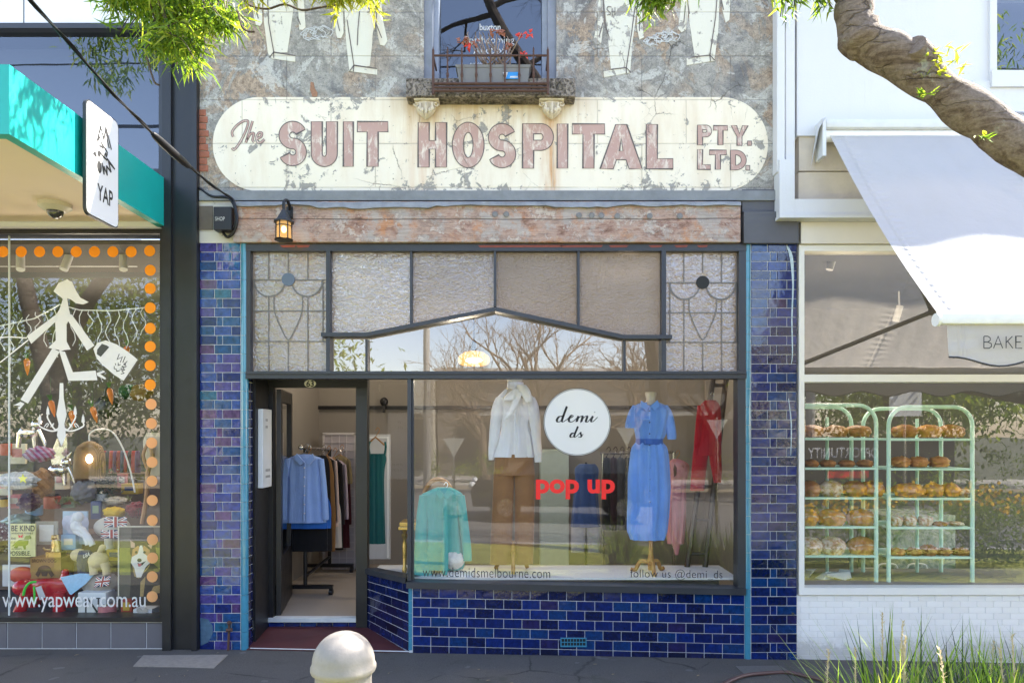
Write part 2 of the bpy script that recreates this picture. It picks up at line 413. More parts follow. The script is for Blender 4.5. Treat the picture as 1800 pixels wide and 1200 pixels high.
def mat_beam():
    m = M('stripped_timber_beam'); p = m.pos()
    g = m.n('Mapping', {'Vector': p, 'Scale': (1, 1, 2.2)}).outputs[0]
    a = m.noise(g, 3.4, 10, .76, .4)
    col = m.ramp(a, [(.33, (.14, .075, .055)), (.43, (.33, .205, .165)), (.50, (.45, .32, .265)), (.57, (.28, .19, .16)), (.66, (.50, .41, .35))])
    og = m.ramp(m.noise(p, 2.6, 9, .74), [(.53, 0.0), (.62, 1.0)])
    col = m.mix(m.math('MULTIPLY', og, .65), col, (.52, .23, .10))
    gy = m.ramp(m.noise(m.n('Mapping', {'Vector': p, 'Location': (9, 1, 2)}).outputs[0], 4.4, 9, .75), [(.50, 0.0), (.56, 1.0)])
    col = m.mix(m.math('MULTIPLY', gy, .7), col, (.40, .375, .36))
    fl = m.ramp(m.noise(m.n('Mapping', {'Vector': p, 'Location': (1, 5, 2)}).outputs[0], 9, 9, .75), [(.56, 0.0), (.59, 1.0)])
    col = m.mix(m.math('MULTIPLY', fl, .75), col, (.56, .48, .43))
    gr = m.noise(m.n('Mapping', {'Vector': p, 'Scale': (1.2, 1, 30)}).outputs[0], 3, 6, .65, .15)
    col = m.mix(1.0, col, m.ramp(gr, [(.3, .78), (.65, 1.12)]), 'MULTIPLY')
    z = m.n('SeparateXYZ', {0: p}).outputs[2]
    sp_ = m.math('ABSOLUTE', m.math('SUBTRACT', m.math('ADD', z, m.math('MULTIPLY', m.noise(p, .9, 3), .05)), 3.785))
    spl = m.ramp(sp_, [(.002, 1.0), (.006, 0.0)])
    sp = m.math('MAXIMUM', m.ramp(m.noise(p, 38, 4, .6), [(.27, 1.0), (.31, 0.0)]), m.math('MULTIPLY', spl, .8))
    col = m.mix(sp, col, (.045, .035, .03))
    return m.done(m.princ(color=col, rough=.85, normal=m.bump(m.math('SUBTRACT', m.math('ADD', gr, fl), sp), .5, .008), spec=.2))
BEAM = mat_beam()
def mat_tile(name, cols, sky=0):
    m = M(name); p = m.pos()
    r = m.n('NewGeometry').outputs['Random Per Island']
    col = m.ramp(r, cols, 'CONSTANT')
    a = m.noise(p, 9, 4, .6, .8)
    col = m.mix(m.ramp(a, [(.35, 0.0), (.75, 1.0)]), col, m.mix(.35, col, (.010, .022, .09), 'MIX'))
    col = m.mix(1.0, col, m.ramp(m.noise(p, 26, 5, .7), [(.3, .45), (.7, 1.6)]), 'MULTIPLY')
    chp = m.ramp(m.noise(p, 48, 5, .6), [(.735, 0.0), (.75, 1.0)])
    col = m.mix(m.math('MULTIPLY', chp, .7), col, (.30, .32, .36))
    edge = m.noise(p, 140, 3)
    x = m.math('ADD', m.math('MULTIPLY', m.noise(p, 22, 3, .5), 1.0), m.math('MULTIPLY', edge, .05))
    return m.done(m.princ(color=col, rough=.07, normal=m.bump(x, .10, .02), spec=.6, coat=.35, coatr=.02))
TILE = mat_tile('cobalt_glazed_tile', [(0, (.001, .010, .095)), (.22, (.0015, .015, .125)), (.42, (.001, .005, .045)), (.58, (.002, .028, .12)), (.74, (.002, .009, .075)), (.90, (.014, .010, .065)), (.955, (.05, .026, .055))])
TILE_L = mat_tile('sky_tinted_glazed_tile', [(0, (.012, .035, .20)), (.15, (.025, .06, .24)), (.32, (.006, .016, .12)), (.48, (.010, .06, .18)), (.62, (.06, .045, .20)), (.80, (.085, .038, .13)), (.93, (.015, .10, .18))])  # lighter than the cobalt tile: reflected sky is put into these colours
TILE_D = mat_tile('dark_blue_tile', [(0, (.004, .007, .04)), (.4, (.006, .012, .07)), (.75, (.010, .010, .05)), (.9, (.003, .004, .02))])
GROUT = plain('pale_grout', (.60, .60, .61), .9, var=.2, scale=22, dirt=.5)
AQUA = plain('aqua_edge_tile', (.05, .22, .33), .12, var=.25, scale=9, coat=.5)
FRAME = plain('charcoal_joinery', (.028, .031, .04), .42, var=.25, scale=8, dirt=.15, bump=.15)
FRAME_B = plain('black_joinery', (.012, .012, .014), .4, var=.3, scale=8)
LEAD = plain('lead_came', (.16, .15, .14), .55, .3)
BLACKMETAL = plain('black_metal', (.014, .014, .017), .38, .3, var=.3)
STEEL = plain('brushed_steel', (.55, .54, .52), .25, 1)
WHITE = plain('white_plastic', (.80, .80, .80), .4, var=.04)
def sticker(name, c):
    m = M(name); return m.done(m.n('MixShader', {0: .35, 1: m.princ(color=c, rough=.5), 2: m.n('BsdfTranslucent', {'Color': c}).outputs[0]}).outputs[0])
VINYLW = sticker('white_vinyl', (.86, .85, .84))
VINYLB = plain('black_vinyl', (.02, .02, .022), .5)
VINYLR = plain('red_vinyl', (.80, .012, .012), .5, var=.05)
def mat_stone():
    m = M('weathered_sill_stone'); p = m.pos()
    a = m.noise(p, 9, 9, .75, .5)
    col = m.ramp(a, [(.34, (.05, .045, .04)), (.44, (.17, .145, .12)), (.52, (.34, .29, .25)), (.60, (.22, .19, .165)), (.70, (.46, .42, .38))])
    sp = m.ramp(m.noise(p, 40, 6, .8), [(.40, 1.0), (.48, 0.0)])
    col = m.mix(m.math('MULTIPLY', sp, .7), col, (.05, .048, .04))
    return m.done(m.princ(color=col, rough=.92, normal=m.bump(m.math('SUBTRACT', a, m.math('MULTIPLY', sp, .4)), 1.0, .03), spec=.2))
STONE = mat_stone()
RUSTY = plain('rusty_iron', (.085, .042, .03), .75, .2, var=.5, scale=25, bump=.4)
def mat_bark():
    m = M('rough_grey_brown_bark'); p = m.pos()
    q = m.n('Mapping', {'Vector': p, 'Rotation': (0, R(-37), 0), 'Scale': (.55, 1.2, 2.6)}).outputs[0]
    a = m.noise(q, 7, 10, .74, .8)
    col = m.ramp(a, [(.32, (.06, .042, .03)), (.44, (.15, .11, .085)), (.54, (.24, .19, .155)), (.64, (.17, .135, .11)), (.76, (.34, .30, .26))])
    li = m.ramp(m.noise(m.n('Mapping', {'Vector': p, 'Location': (4, 2, 1)}).outputs[0], 3.6, 7, .65), [(.58, 0.0), (.61, 1.0)])
    col = m.mix(m.math('MULTIPLY', li, .5), col, (.36, .39, .30))
    f = m.noise(p, 55, 8, .75)
    col = m.mix(1.0, col, m.ramp(f, [(.3, .6), (.7, 1.35)]), 'MULTIPLY')
    fs = m.n('TexVoronoi', {'Vector': m.mix(.12, q, m.noise(p, 6, 5, .7, out=1)), 'Scale': 6.0}, feature='DISTANCE_TO_EDGE').outputs[0]
    fis = m.math('MULTIPLY', m.ramp(fs, [(.0, 1.0), (.035, 0.0)]), m.ramp(m.noise(p, 2.6, 3), [(.48, 0.0), (.6, 1.0)]))
    col = m.mix(m.math('MULTIPLY', fis, .6), col, (.045, .03, .022))
    return m.done(m.princ(color=col, rough=.88, normal=m.bump(m.math('SUBTRACT', m.math('ADD', a, m.math('MULTIPLY', f, .5)), fis), .8, .02), spec=.25))
BARK = mat_bark()
def mat_leaf(name, c1, c2, tl=.5, yellow=None, sp=.35):
    m = M(name)
    r = m.n('NewGeometry').outputs['Random Per Island']
    st = [(0, c1), (1, c2)] if not yellow else [(0, c1), (.75, c2), (1, yellow)]
    col = m.ramp(r, st)
    di = m.princ(color=col, rough=.5, spec=sp)
    t = m.n('BsdfTranslucent', {'Color': m.mix(1.0, col, (1.6, 1.7, .8), 'MULTIPLY')}).outputs[0]
    return m.done(m.n('MixShader', {0: tl, 1: di, 2: t}).outputs[0])
LEAF = mat_leaf('willowy_green_leaf', (.06, .12, .018), (.20, .28, .035), .6, (.40, .40, .06))
LEAF_Y = mat_leaf('young_yellow_leaf', (.20, .26, .03), (.40, .36, .05), .6)
LEAF_D = mat_leaf('dense_green_leaf', (.07, .125, .012), (.23, .31, .035), .4, (.38, .38, .06), .08)
def mat_asphalt():
    m = M('worn_asphalt'); p = m.pos()
    a = m.noise(p, 1.3, 6, .65); f = m.noise(p, 190, 3, .7); sp = m.ramp(m.noise(p, 60, 3, .6), [(.70, 0.0), (.74, 1.0)])
    col = m.mix(a, (.070, .064, .060), (.115, .106, .098))
    col = m.mix(1.0, col, m.ramp(f, [(.3, .55), (.7, 1.45)]), 'MULTIPLY')
    st = m.ramp(m.noise(m.n('Mapping', {'Vector': p, 'Location': (5, 5, 0)}).outputs[0], 2.4, 7, .7), [(.56, 0.0), (.66, 1.0)])
    col = m.mix(m.math('MULTIPLY', st, .4), col, (.04, .05, .032))
    col = m.mix(sp, col, (.18, .17, .155))
    gum = m.ramp(m.noise(p, 7.5, 2, .3), [(.735, 0.0), (.745, 1.0)])
    col = m.mix(m.math('MULTIPLY', gum, .5), col, (.17, .165, .16))
    ckk = crack_mask(m, p, 1.1, .01, .5)
    col = m.mix(m.math('MULTIPLY', ckk, .7), col, (.02, .02, .018))
    return m.done(m.princ(color=col, rough=.9, normal=m.bump(f, .6, .006), spec=.3))
ASPHALT = mat_asphalt()

def pattern(name, c1, c2, kind, sc):
    """woven or printed cloth"""
    m = M(name); p = m.pos(False)
    if kind == 'dots': f = m.ramp(m.n('TexVoronoi', {'Vector': p, 'Scale': sc}).outputs[0], [(.30, 1.0), (.34, 0.0)])
    elif kind == 'check':
        a = m.n('TexWave', {'Vector': p, 'Scale': sc, 'Distortion': .4}, bands_direction='X').outputs[1]; b = m.n('TexWave', {'Vector': p, 'Scale': sc, 'Distortion': .4}, bands_direction='Z').outputs[1]
        f = m.math('MULTIPLY', m.math('ADD', m.ramp(a, [(.45, 0.0), (.55, 1.0)]), m.ramp(b, [(.45, 0.0), (.55, 1.0)])), .5)
    else: f = m.ramp(m.n('TexWave', {'Vector': p, 'Scale': sc, 'Distortion': 1.2}, bands_direction='DIAGONAL').outputs[1], [(.45, 0.0), (.55, 1.0)])
    col = m.mix(f, c1, c2); col = m.mix(1.0, col, m.ramp(m.noise(p, 30, 6, .7), [(.3, .7), (.7, 1.25)]), 'MULTIPLY')
    m2 = m.done(m.princ(color=col, rough=.9, sheen=.3, normal=m.bump(m.math('ADD', m.noise(p, 160, 3), m.noise(p, 14, 4)), .6, .012), spec=.2)); MATS[name] = m2; return m2
# ------------------------------------------------------------------ ground and street
def sheet(name, xs, y0, y1, mt, dz=0, ny=1):
    mb = MB()
    for i in range(len(xs)-1):
        a, b = xs[i], xs[i+1]
        mb.quad((a, y0, zg(a)+dz), (b, y0, zg(b)+dz), (b, y1, zg(b)+dz), (a, y1, zg(a)+dz))
    o = mb.build(name, mt); o['kind'] = 'structure'; return o
GX = [-60, -20, -8, -2.7, 0, 2, 6, 20, 60]
sheet('pavement', GX, -3.25, .6, ASPHALT)
GRASSM = None
def mat_grass():
    m = M('mown_grass'); p = m.pos()
    a = m.noise(p, 3, 6, .7); f = m.noise(p, 60, 4, .7)
    col = m.mix(a, (.22, .26, .03), (.50, .48, .09)); col = m.mix(1.0, col, m.ramp(f, [(.3, .5), (.7, 1.4)]), 'MULTIPLY')
    return m.done(m.princ(color=col, rough=.9, normal=m.bump(f, 1, .03)))
sheet('nature_strip', GX, -5.9, -3.25, mat_grass(), 0)
kb = MB()
for i in range(len(GX)-1):
    a, b = GX[i], GX[i+1]
    kb.add([(a, -6.1, zg(a)-.14), (b, -6.1, zg(b)-.14), (b, -5.9, zg(b)-.14), (a, -5.9, zg(a)-.14), (a, -6.1, zg(a)), (b, -6.1, zg(b)), (b, -5.9, zg(b)), (a, -5.9, zg(a))],
           [(4, 5, 6, 7), (0, 1, 5, 4), (2, 3, 7, 6)])
kb.build('kerb', plain('kerb_concrete', (.36, .35, .33), .9, var=.3, scale=20))['kind'] = 'structure'
sheet('road', GX, -19, -6.1, plain('road_asphalt', (.17, .16, .15), .9, var=.3, scale=30), -.14)
mk = MB()
for i in range(12): mk.box(-34+i*6, -31+i*6, -12.56, -12.44, -.30, zg(-34+i*6)-.134)
sheet('far_pavement', GX, -24, -19, plain('far_path', (.45, .41, .36), .9), -.02)
sheet('ground', [-300, -60, -20, -8, 8, 20, 60, 300], -300, -24, plain('far_ground', (.12, .12, .07), .95, var=.4), -.05)
sheet('ground_beyond', [-300, -60, 60, 300], .6, 300, plain('far_ground', (.12, .12, .07), .95, var=.4), -.4)

# ------------------------------------------------------------------ the suit shop building
shop = thing('shop_building', 'weathered grey two-storey shop with painted SUIT HOSPITAL sign and cobalt tiled shopfront', 'shop', (0, 0, 0))
HB = 6.35
X0, X1 = -2.75, 2.34      # rendered wall
# wall with window opening
wx0, wx1 = XX(745), XX(978)
mw = MB()
zb = ZZ(352)
zt = HB
for a, b, c, d in ((X0, wx0, zb, zt), (wx1, X1, zb, zt), (wx0, wx1, zb, ZZ(140))):
    mw.box(a, b, 0, .3, c, d)
mw.build('rendered_wall', WALL, shop)
cp = MB(); cp.box(X0, X1, -.12, .3, HB, HB+.12); cp.build('parapet', WALL, shop)
# grey patch under the wall at right, behind the downpipe
b = MB(); b.pbox(1305, 1368, 333, 372, -.012, .25); b.pbox(1308, 1404, 372, 427, -.05, .25); b.build('painted_end_block', plain('slate_grey_paint', (.095, .095, .11), .7, var=.2, scale=9, bump=.3, bscale=30, dirt=.2), shop)
b = MB(); b.pbox(350, 425, 340, 427, -.004, .25); b.build('patched_end_block', mat_paint('patched_white_paint', (.62, .60, .55), (.50, .47, .42), .60, False), shop)
b = MB(); b.pbox(350, 374, 362, 404, -.012, .01); b.build('bare_patch', plain('brown_patch', (.13, .11, .09), .9, var=.3, scale=20), shop)
# exposed bricks at the left edge
mbk = MB()
for i in range(9):
    py = 193+i*12.2; wdt = [12, 15, 13, 17, 12, 16, 18, 14, 16][i]
    mbk.cbox(X0, X0+wdt/200, -.008, .1, ZZ(py+11), ZZ(py), .006)
mbk.build('exposed_brick', plain('broken_red_brick', (.33, .12, .075), .9, var=.4, scale=18, bump=.8, bscale=60, dirt=.5), shop)
# painted sign
def pill(px0, px1, py0, py1, r):
    pts = []
    for cx, cy, a0 in ((px1-r, py0+r, -90), (px1-r, py1-r, 0), (px0+r, py1-r, 90), (px0+r, py0+r, 180)):
        for k in range(13):
            t = R(a0+90*k/12); pts.append((cx+r*math.cos(t), cy+r*math.sin(t)))
    return pts
sg = MB(); sg.pprism(pill(374, 1350, 171, 336, 81), -.004, .002)
sign = sg.build('painted_sign', CREAM, shop)
def arc(cx, cy, rx, ry, a0, a1, n=16):
    return [(cx+rx*math.cos(R(a0+(a1-a0)*k/n)), cy+ry*math.sin(R(a0+(a1-a0)*k/n))) for k in range(n+1)]
def ribbon_outline(pts, wd):
    P = [Vector(p) for p in pts]; L = []; Q = []
    for i in range(len(P)):
        t = (P[min(i+1, len(P)-1)]-P[max(i-1, 0)]).normalized(); n = Vector((-t.y, t.x)); k = wd/2
        L.append((P[i]+n*k)[:]); Q.append((P[i]-n*k)[:])
    return L+Q[::-1]
def glyph(ch, x0, x1, y0, y1, s):
    h = s*.92; w = x1-x0; cx = (x0+x1)/2
    if ch == 'I': return [[(x0, y0), (x1, y0), (x1, y1), (x0, y1)]]
    if ch == 'T': return [[(x0, y0), (x1, y0), (x1, y0+h), (cx+s/2, y0+h), (cx+s/2, y1), (cx-s/2, y1), (cx-s/2, y0+h), (x0, y0+h)]]
    if ch == 'L': return [[(x0, y0), (x0+s, y0), (x0+s, y1-h), (x1, y1-h), (x1, y1), (x0, y1)]]
    if ch == 'H':
        m = (y0+y1)/2; q = h*.42
        return [[(x0, y0), (x0+s, y0), (x0+s, m-q), (x1-s, m-q), (x1-s, y0), (x1, y0), (x1, y1), (x1-s, y1), (x1-s, m+q), (x0+s, m+q), (x0+s, y1), (x0, y1)]]
    if ch == 'U':
        r = w/2; cy = y1-r
        return [[(x0, y0), (x0+s, y0)]+[(x0+s, cy)]+arc(cx, cy, r-s, r-h, 180, 0)[1:]+[(x1-s, y0), (x1, y0)]+arc(cx, cy, r, r, 0, 180)]
    if ch == 'O':
        m = (y0+y1)/2
        return [arc(cx, m, w/2, (y1-y0)/2, 0, 360, 40)[:-1], arc(cx, m, w/2-s, (y1-y0)/2-h, 0, 360, 40)[:-1]]
    if ch == 'P':
        yb = y0+(y1-y0)*.60; m = (y0+yb)/2; r = (yb-y0)/2
        ox = x1-r*.95
        out = [(x0, y0), (ox, y0)]+arc(ox, m, r*.95, r, -90, 90)[1:]+[(x0+s, yb), (x0+s, y1), (x0, y1)]
        inn = [(x0+s, y0+h), (ox, y0+h)]+arc(ox, m, r*.95-s*.95, r-h, -90, 90)[1:]+[(x0+s, yb-h)]
        return [out, inn]
    if ch == 'D':
        ry = (y1-y0)/2; m = (y0+y1)/2; ox = x0+s
        return [[(x0, y0), (ox, y0)]+arc(ox, m, x1-ox, ry, -90, 90)[1:]+[(x0, y1)], [(x0+s, y0+h)]+arc(ox, m, x1-ox-s, ry-h, -90, 90)+[(x0+s, y1-h)]]
    if ch == 'A':
        t = s*.5; yb = y0+(y1-y0)*.60; yc = yb+h*.85; H = y1-y0
        def ix(y, o): return (cx-x0-t)*(y-y0)/H+o
        k = 1.18*s
        return [[(cx-t, y0), (cx+t, y0), (x1, y1), (x1-k, y1), (cx+ix(yc, t)-k, yc), (cx-ix(yc, t)+k, yc), (x0+k, y1), (x0, y1)],
                [(cx, y0+h*1.35), (cx+ix(yb, t)-k, yb), (cx-ix(yb, t)+k, yb)]]
    if ch == 'Y':
        m = y0+(y1-y0)*.55; t = s/2
        return [[(x0, y0), (x0+s*1.1, y0), (cx, m-s*.55), (x1-s*1.1, y0), (x1, y0), (cx+t, m), (cx+t, y1), (cx-t, y1), (cx-t, m)]]
    if ch == 'S':
        q = s/2; rx = w/2-q; H = y1-y0; ry = (H-2*q)/4
        pts = [(x1-q*.2, y0+H*.20)] if False else []
        t = arc(cx, y0+q+ry, rx, ry, -22, -270, 22); u = arc(cx, y1-q-ry, rx, ry, -90, 158, 22)
        return [ribbon_outline(t+u[1:], s*.97)]
    if ch == '.': return [[(x0, y0), (x1, y0), (x1, y1), (x0, y1)]]
LET = [('S', 490, 539, 213, 292), ('U', 547, 593, 214, 293), ('I', 603.5, 621, 214, 293), ('T', 628, 682, 214, 293),
       ('H', 735, 785, 215.5, 294), ('O', 795, 851, 215, 295), ('S', 858, 907, 217, 295.5), ('P', 918.5, 973, 217.5, 296), ('I', 979.5, 998, 218, 296),
       ('T', 1006, 1063, 218, 296), ('A', 1055, 1129, 219, 297), ('L', 1136, 1183, 219, 297)]
SM = [('P', 1226, 1251, 220, 255), ('T', 1254, 1279, 221, 255), ('Y', 1285, 1315, 221, 256), ('.', 1314, 1321, 248, 256),
      ('L', 1226, 1249, 263, 298), ('T', 1247, 1277, 264, 298), ('D', 1284, 1312, 264, 299), ('.', 1311, 1318, 291, 299)]
lf = MB(); lo = MB()
for ch, a, b, c, d in LET+SM:
    s = 19.5 if d-c > 50 else 9
    g = glyph(ch, a, b, c, d, s)
    vs, fs = curve_fill([[(XX(x), ZZ(y)) for x, y in o] for o in g])
    lf.add([(v.x, -.0055, v.y) for v in vs], fs)
    for o in g: lo.pribbon(o, 1.5 if s > 10 else 1.2, -.007, True)
# script The
for st in ([(410, 241), (408, 232), (416, 221), (428, 213), (436, 214), (432, 230), (422, 250), (412, 263), (408, 260)],
           [(444, 213), (438, 232), (432, 251)], [(434, 246), (440, 236), (446, 235), (444, 246), (447, 250)], [(452, 244), (459, 240), (460, 234), (455, 234), (451, 242), (453, 250), (459, 250), (465, 245)]):
    lo.pribbon(st, 4.6, -.0062, False, 5)
    lf.pribbon(st, 2.6, -.0078, False, 5)
lf.build('rose_lettering', ROSE, sign); lo.build('dark_lettering_outline', INK, sign)
# painted figures
def figure(polys, lines, label=None, sh=None):
    a = MB(); l = MB()
    for i, p in enumerate(polys): a.pprism(p, -.003-.0006*i, .002)
    f = a.build('painted_figure', FIGPAINT, shop)
    for q in lines: l.pribbon(q, 1.6, -.0075)
    if sh:
        x, y = sh
        l.pribbon([(x+8, y), (x+2, y-1), (x, y+4), (x+4, y+8), (x+6, y+12), (x, y+14)], 1.3, -.0078, False, 3)
        l.pribbon([(x+9, y+2), (x+9, y+15)], 1.3, -.0078); l.pribbon([(x+14, y), (x+14, y+15)], 1.3, -.0083); l.pribbon([(x+8, y+8), (x+15, y+8)], 1.3, -.0088)
    l.build('painted_line', INK, f)
    if label: f['label'] = label
Y0 = -60
figure([[(462, Y0), (522, Y0), (514, 30), (505, 92), (471, 94), (464, 40)], [(471, 94), (480, 91), (519, 98), (519, 109), (478, 103)], [(443, Y0), (459, Y0), (461, 40), (457, 46), (450, 44), (446, 30)], [(520, Y0), (530, Y0), (537, 48), (533, 53), (526, 52)]],
       [[(468, Y0), (472, 40), (481, 91)], [(473, 102), (481, 92), (519, 98)], [(481, 91), (481, 102)], [(448, 10), (454, 33)], [(523, 30), (528, 44)]])
figure([[(602, Y0), (672, Y0), (664, 20), (655, 60), (654, 80), (650, 116), (614, 124), (608, 70)], [(613, 125), (622, 114), (663, 121), (663, 132), (620, 126)], [(584, Y0), (600, Y0), (604, 58), (600, 67), (593, 67), (590, 56)], [(664, -10), (670, -10), (672, 30), (681, 72), (676, 81), (668, 79), (664, 62), (662, 42)]],
       [[(610, 35), (622, 115)], [(614, 126), (622, 115), (663, 121)], [(622, 115), (621, 126)], [(591, 30), (597, 55)], [(668, Y0), (661, 40), (659, 56)], [(661, 42), (671, 67)], [(632, 20), (629, 52), (628, 80)]], sh=(645, 8))
figure([[(1056, Y0), (1124, Y0), (1118, 30), (1112, 72), (1108, 124), (1074, 122), (1068, 60)], [(1061, 126), (1101, 119), (1108, 128), (1062, 136)], [(1054, Y0), (1056, 20), (1061, 40), (1057, 75), (1048, 80), (1043, 72), (1050, 40)], [(1120, 5), (1128, 0), (1130, 50), (1132, 66), (1124, 70), (1120, 50)]],
       [[(1056, Y0), (1063, 40), (1070, 64)], [(1118, 0), (1110, 60), (1101, 119)], [(1074, 122), (1101, 119), (1109, 128)], [(1101, 119), (1101, 129)], [(1060, 40), (1053, 65)], [(1117, 12), (1125, 30), (1124, 55)]], sh=(1067, 13))
figure([[(1206, Y0), (1266, Y0), (1264, 25), (1262, 60), (1256, 105), (1221, 98), (1212, 40)], [(1207, 103), (1248, 97), (1257, 107), (1207, 115)], [(1200, Y0), (1206, -20), (1210, 20), (1206, 52), (1198, 57), (1192, 50), (1196, 20)], [(1266, Y0), (1278, Y0), (1284, 10), (1282, 35), (1276, 40), (1270, 20)]],
       [[(1208, 0), (1212, 25)], [(1264, Y0), (1258, 30), (1248, 97)], [(1216, 101), (1248, 97), (1256, 106)], [(1248, 97), (1249, 108)], [(1268, 0), (1272, 18)], [(1205, 10), (1202, 40)]])
# chalky sketched loops between the figures
ch = MB()
for cx, cy, sc in ((551, 60, 1), (566, 57, .9), (1165, 66, .8), (1148, 72, .7), (1180, 65, .7)):
    for k in range(3):
        pts = [(cx+sc*(14+3*k)*math.cos(t*.42+k)+3*math.sin(3*t+k), cy+sc*(8+2*k)*math.sin(t*.42+k)+2*math.cos(2.3*t)) for t in range(13)]
        ch.pribbon(pts, 1.1, -.0062-.0004*k, False, 3)
ch.build('chalk_sketch', plain('chalk_line', (.55, .56, .56), .9, var=.3, scale=60), shop)
# brick-red hole in the render
h = MB(); h.pprism([(546, 144), (551, 145), (553, 155), (558, 163), (557, 170), (549, 170), (545, 158)], -.006, .002); h.build('chipped_hole', plain('raw_brick_hole', (.30, .16, .10), .95, var=.5, scale=60), shop)

# upper window
UW = thing  # (kept for reading ease)
uw = MB()
YG = .20
fx0, fx1 = wx0, wx1
uw.box(fx0, fx0+.075, .02, .26, ZZ(140), HB); uw.box(fx1-.075, fx1, .02, .26, ZZ(140), HB)
win = uw.build('sash_window', plain('greyblue_frame', (.20, .215, .26), .6, var=.3, scale=12, dirt=.5), shop)
s2 = MB(); s2.box(fx0+.075, fx0+.12, .10, .24, ZZ(137), HB); s2.box(fx1-.12, fx1-.075, .10, .24, ZZ(137), HB); s2.box(fx0+.12, fx1-.12, .13, .24, ZZ(137), ZZ(130)); s2.build('sash', plain('sash_grey', (.30, .33, .40), .5, var=.2, dirt=.3), win)
g = MB(); g.quad((fx0+.12, YG, ZZ(130)), (fx1-.12, YG, ZZ(130)), (fx1-.12, YG, HB), (fx0+.12, YG, HB)); g.build('window_pane', GLASS_UP, win)
t = MB(); ptext(t, 'buxton', 843, 880, 42, 54, YG-.004, .018); ptext(t, 'Forthcoming', 817, 904, 64, 81, YG-.004, -.004); ptext(t, 'Auction', 832, 890, 82, 95, YG-.004, .012); ptext(t, 'Armadale', 826, 848, 110, 114, YG-.004, .0)
t.build('auction_lettering', VINYLW, win)
rm = MB(); rm.box(fx0-.1, fx1+.1, .28, 1.6, ZZ(140)-.02, ZZ(140)); rm.box(fx0-.1, fx1+.1, 1.6, 1.65, ZZ(140), HB+.02); rm.box(fx0-.1, fx1+.1, .28, 1.6, 5.95, 5.98); rm.box(fx0-.12, fx0-.1, .28, 1.6, ZZ(140), HB); rm.box(fx1+.1, fx1+.12, .28, 1.6, ZZ(140), HB)
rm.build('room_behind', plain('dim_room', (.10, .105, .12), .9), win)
st = MB(); st.cbox(XX(713, -.15), XX(1012, -.15), -.15, .12, ZZ(170, -.15), ZZ(137, -.15), .012); st.build('stone_sill', STONE, shop)
for cx in (749, 970):
    c = MB()
    c.cbox(XX(cx-22, -.13), XX(cx+22, -.13), -.125, .0, ZZ(178, -.1), ZZ(170.5, -.1), .008)
    c.oloft([(178, cx-19, cx+19), (186, cx-17, cx+17), (195, cx-16, cx+16), (203, cx-10, cx+10), (209, cx-3, cx+3)], -.045, .75, 20)
    for sx in (-1, 0, 1):
        c.tube(cat_rom([A(cx+sx*11, 180, -.115), A(cx+sx*10, 190, -.118), A(cx+sx*6, 199, -.105), A(cx, 208, -.06)], 4), [.011+.004*(sx == 0)]*13, 6)
    for sx in (-1, 1):
        sp = [(cx+sx*(17+4.5*math.cos(q)*(1-q/9)), 183+4.5*math.sin(q)*(1-q/9)) for q in [k*.5 for k in range(13)]]
        c.tube([A(a, b_, -.10) for a, b_ in sp], .007, 6)
    for k in range(5): c.ball(A(cx-12+6*k, 193+3*abs(2-k)*-1+3, -.118), .012, .010, .02)
    c.build('corbel', plain('old_cream_plaster', (.60, .52, .40), .85, var=.3, scale=18, bump=.8, bscale=50, dirt=.6), shop, smooth=50)

# lead flashing and moulding under the sign
fl = MB(); fl.pbox(350, 1366, 335, 352, -.03, .05); fl.build('grey_moulding', plain('grey_moulding_paint', (.20, .21, .225), .8, var=.35, scale=10, bump=.5, bscale=30, dirt=.4), shop)
fl = MB(); n = 60
def fly(i, k): return ZZ(352+k*(10+1.8*mnoise.noise(Vector((i*.23, 0, 0)))*2+1.2*mnoise.noise(Vector((i*.9, 3, 0)))*2+(4 if 9 < i < 24 else 0)+(3 if 37 < i < 46 else 0)), -.06)
vs = []; fs = []
for i in range(n+1):
    x = XX(412+(1302-412)*i/n, -.06)
    vs += [(x, -.028, fly(i, 0)), (x, -.065-.006*math.sin(i*.9), fly(i, .3)), (x, -.078+.008*math.sin(i*1.3), fly(i, 1)), (x, -.05, fly(i, 1))]
for i in range(n): fs += [(4*i+k, 4*i+k+1, 4*i+k+5, 4*i+k+4) for k in range(3)]
fl.add(vs, [f[::-1] for f in fs])
fl.build('lead_flashing', plain('crimped_lead', (.27, .27, .27), .6, .2, var=.5, scale=12, bump=.8, bscale=22, dirt=.6), shop, smooth=60)
bm_ = MB(); bm_.cbox(XX(410, -.05), XX(1302, -.05), -.05, .2, ZZ(425.5, -.05), ZZ(354, -.05), .006)
bm_.build('timber_beam', BEAM, shop)
kn = MB()
for px, py in ((870, 377), (890, 377), (1018, 379), (1040, 379), (1057, 379), (1085, 380), (1142, 380), (1195, 380)):
    kn.lathe([(0, 0), (.026, 0), (.026, .004), (.018, .006), (0, .006)], (0, 0, 0), 10)
    base = len(kn.v)-50
    c = A(px, py, -.053)
    for q in range(base, len(kn.v)):
        v = kn.v[q]; kn.v[q] = (c.x+v[0], c.y-v[2], c.z+v[1])
kn.build('bolt_plate', plain('dull_plate', (.20, .19, .18), .6, .5, var=.4, scale=40), bpy.data.objects['timber_beam'], smooth=40)

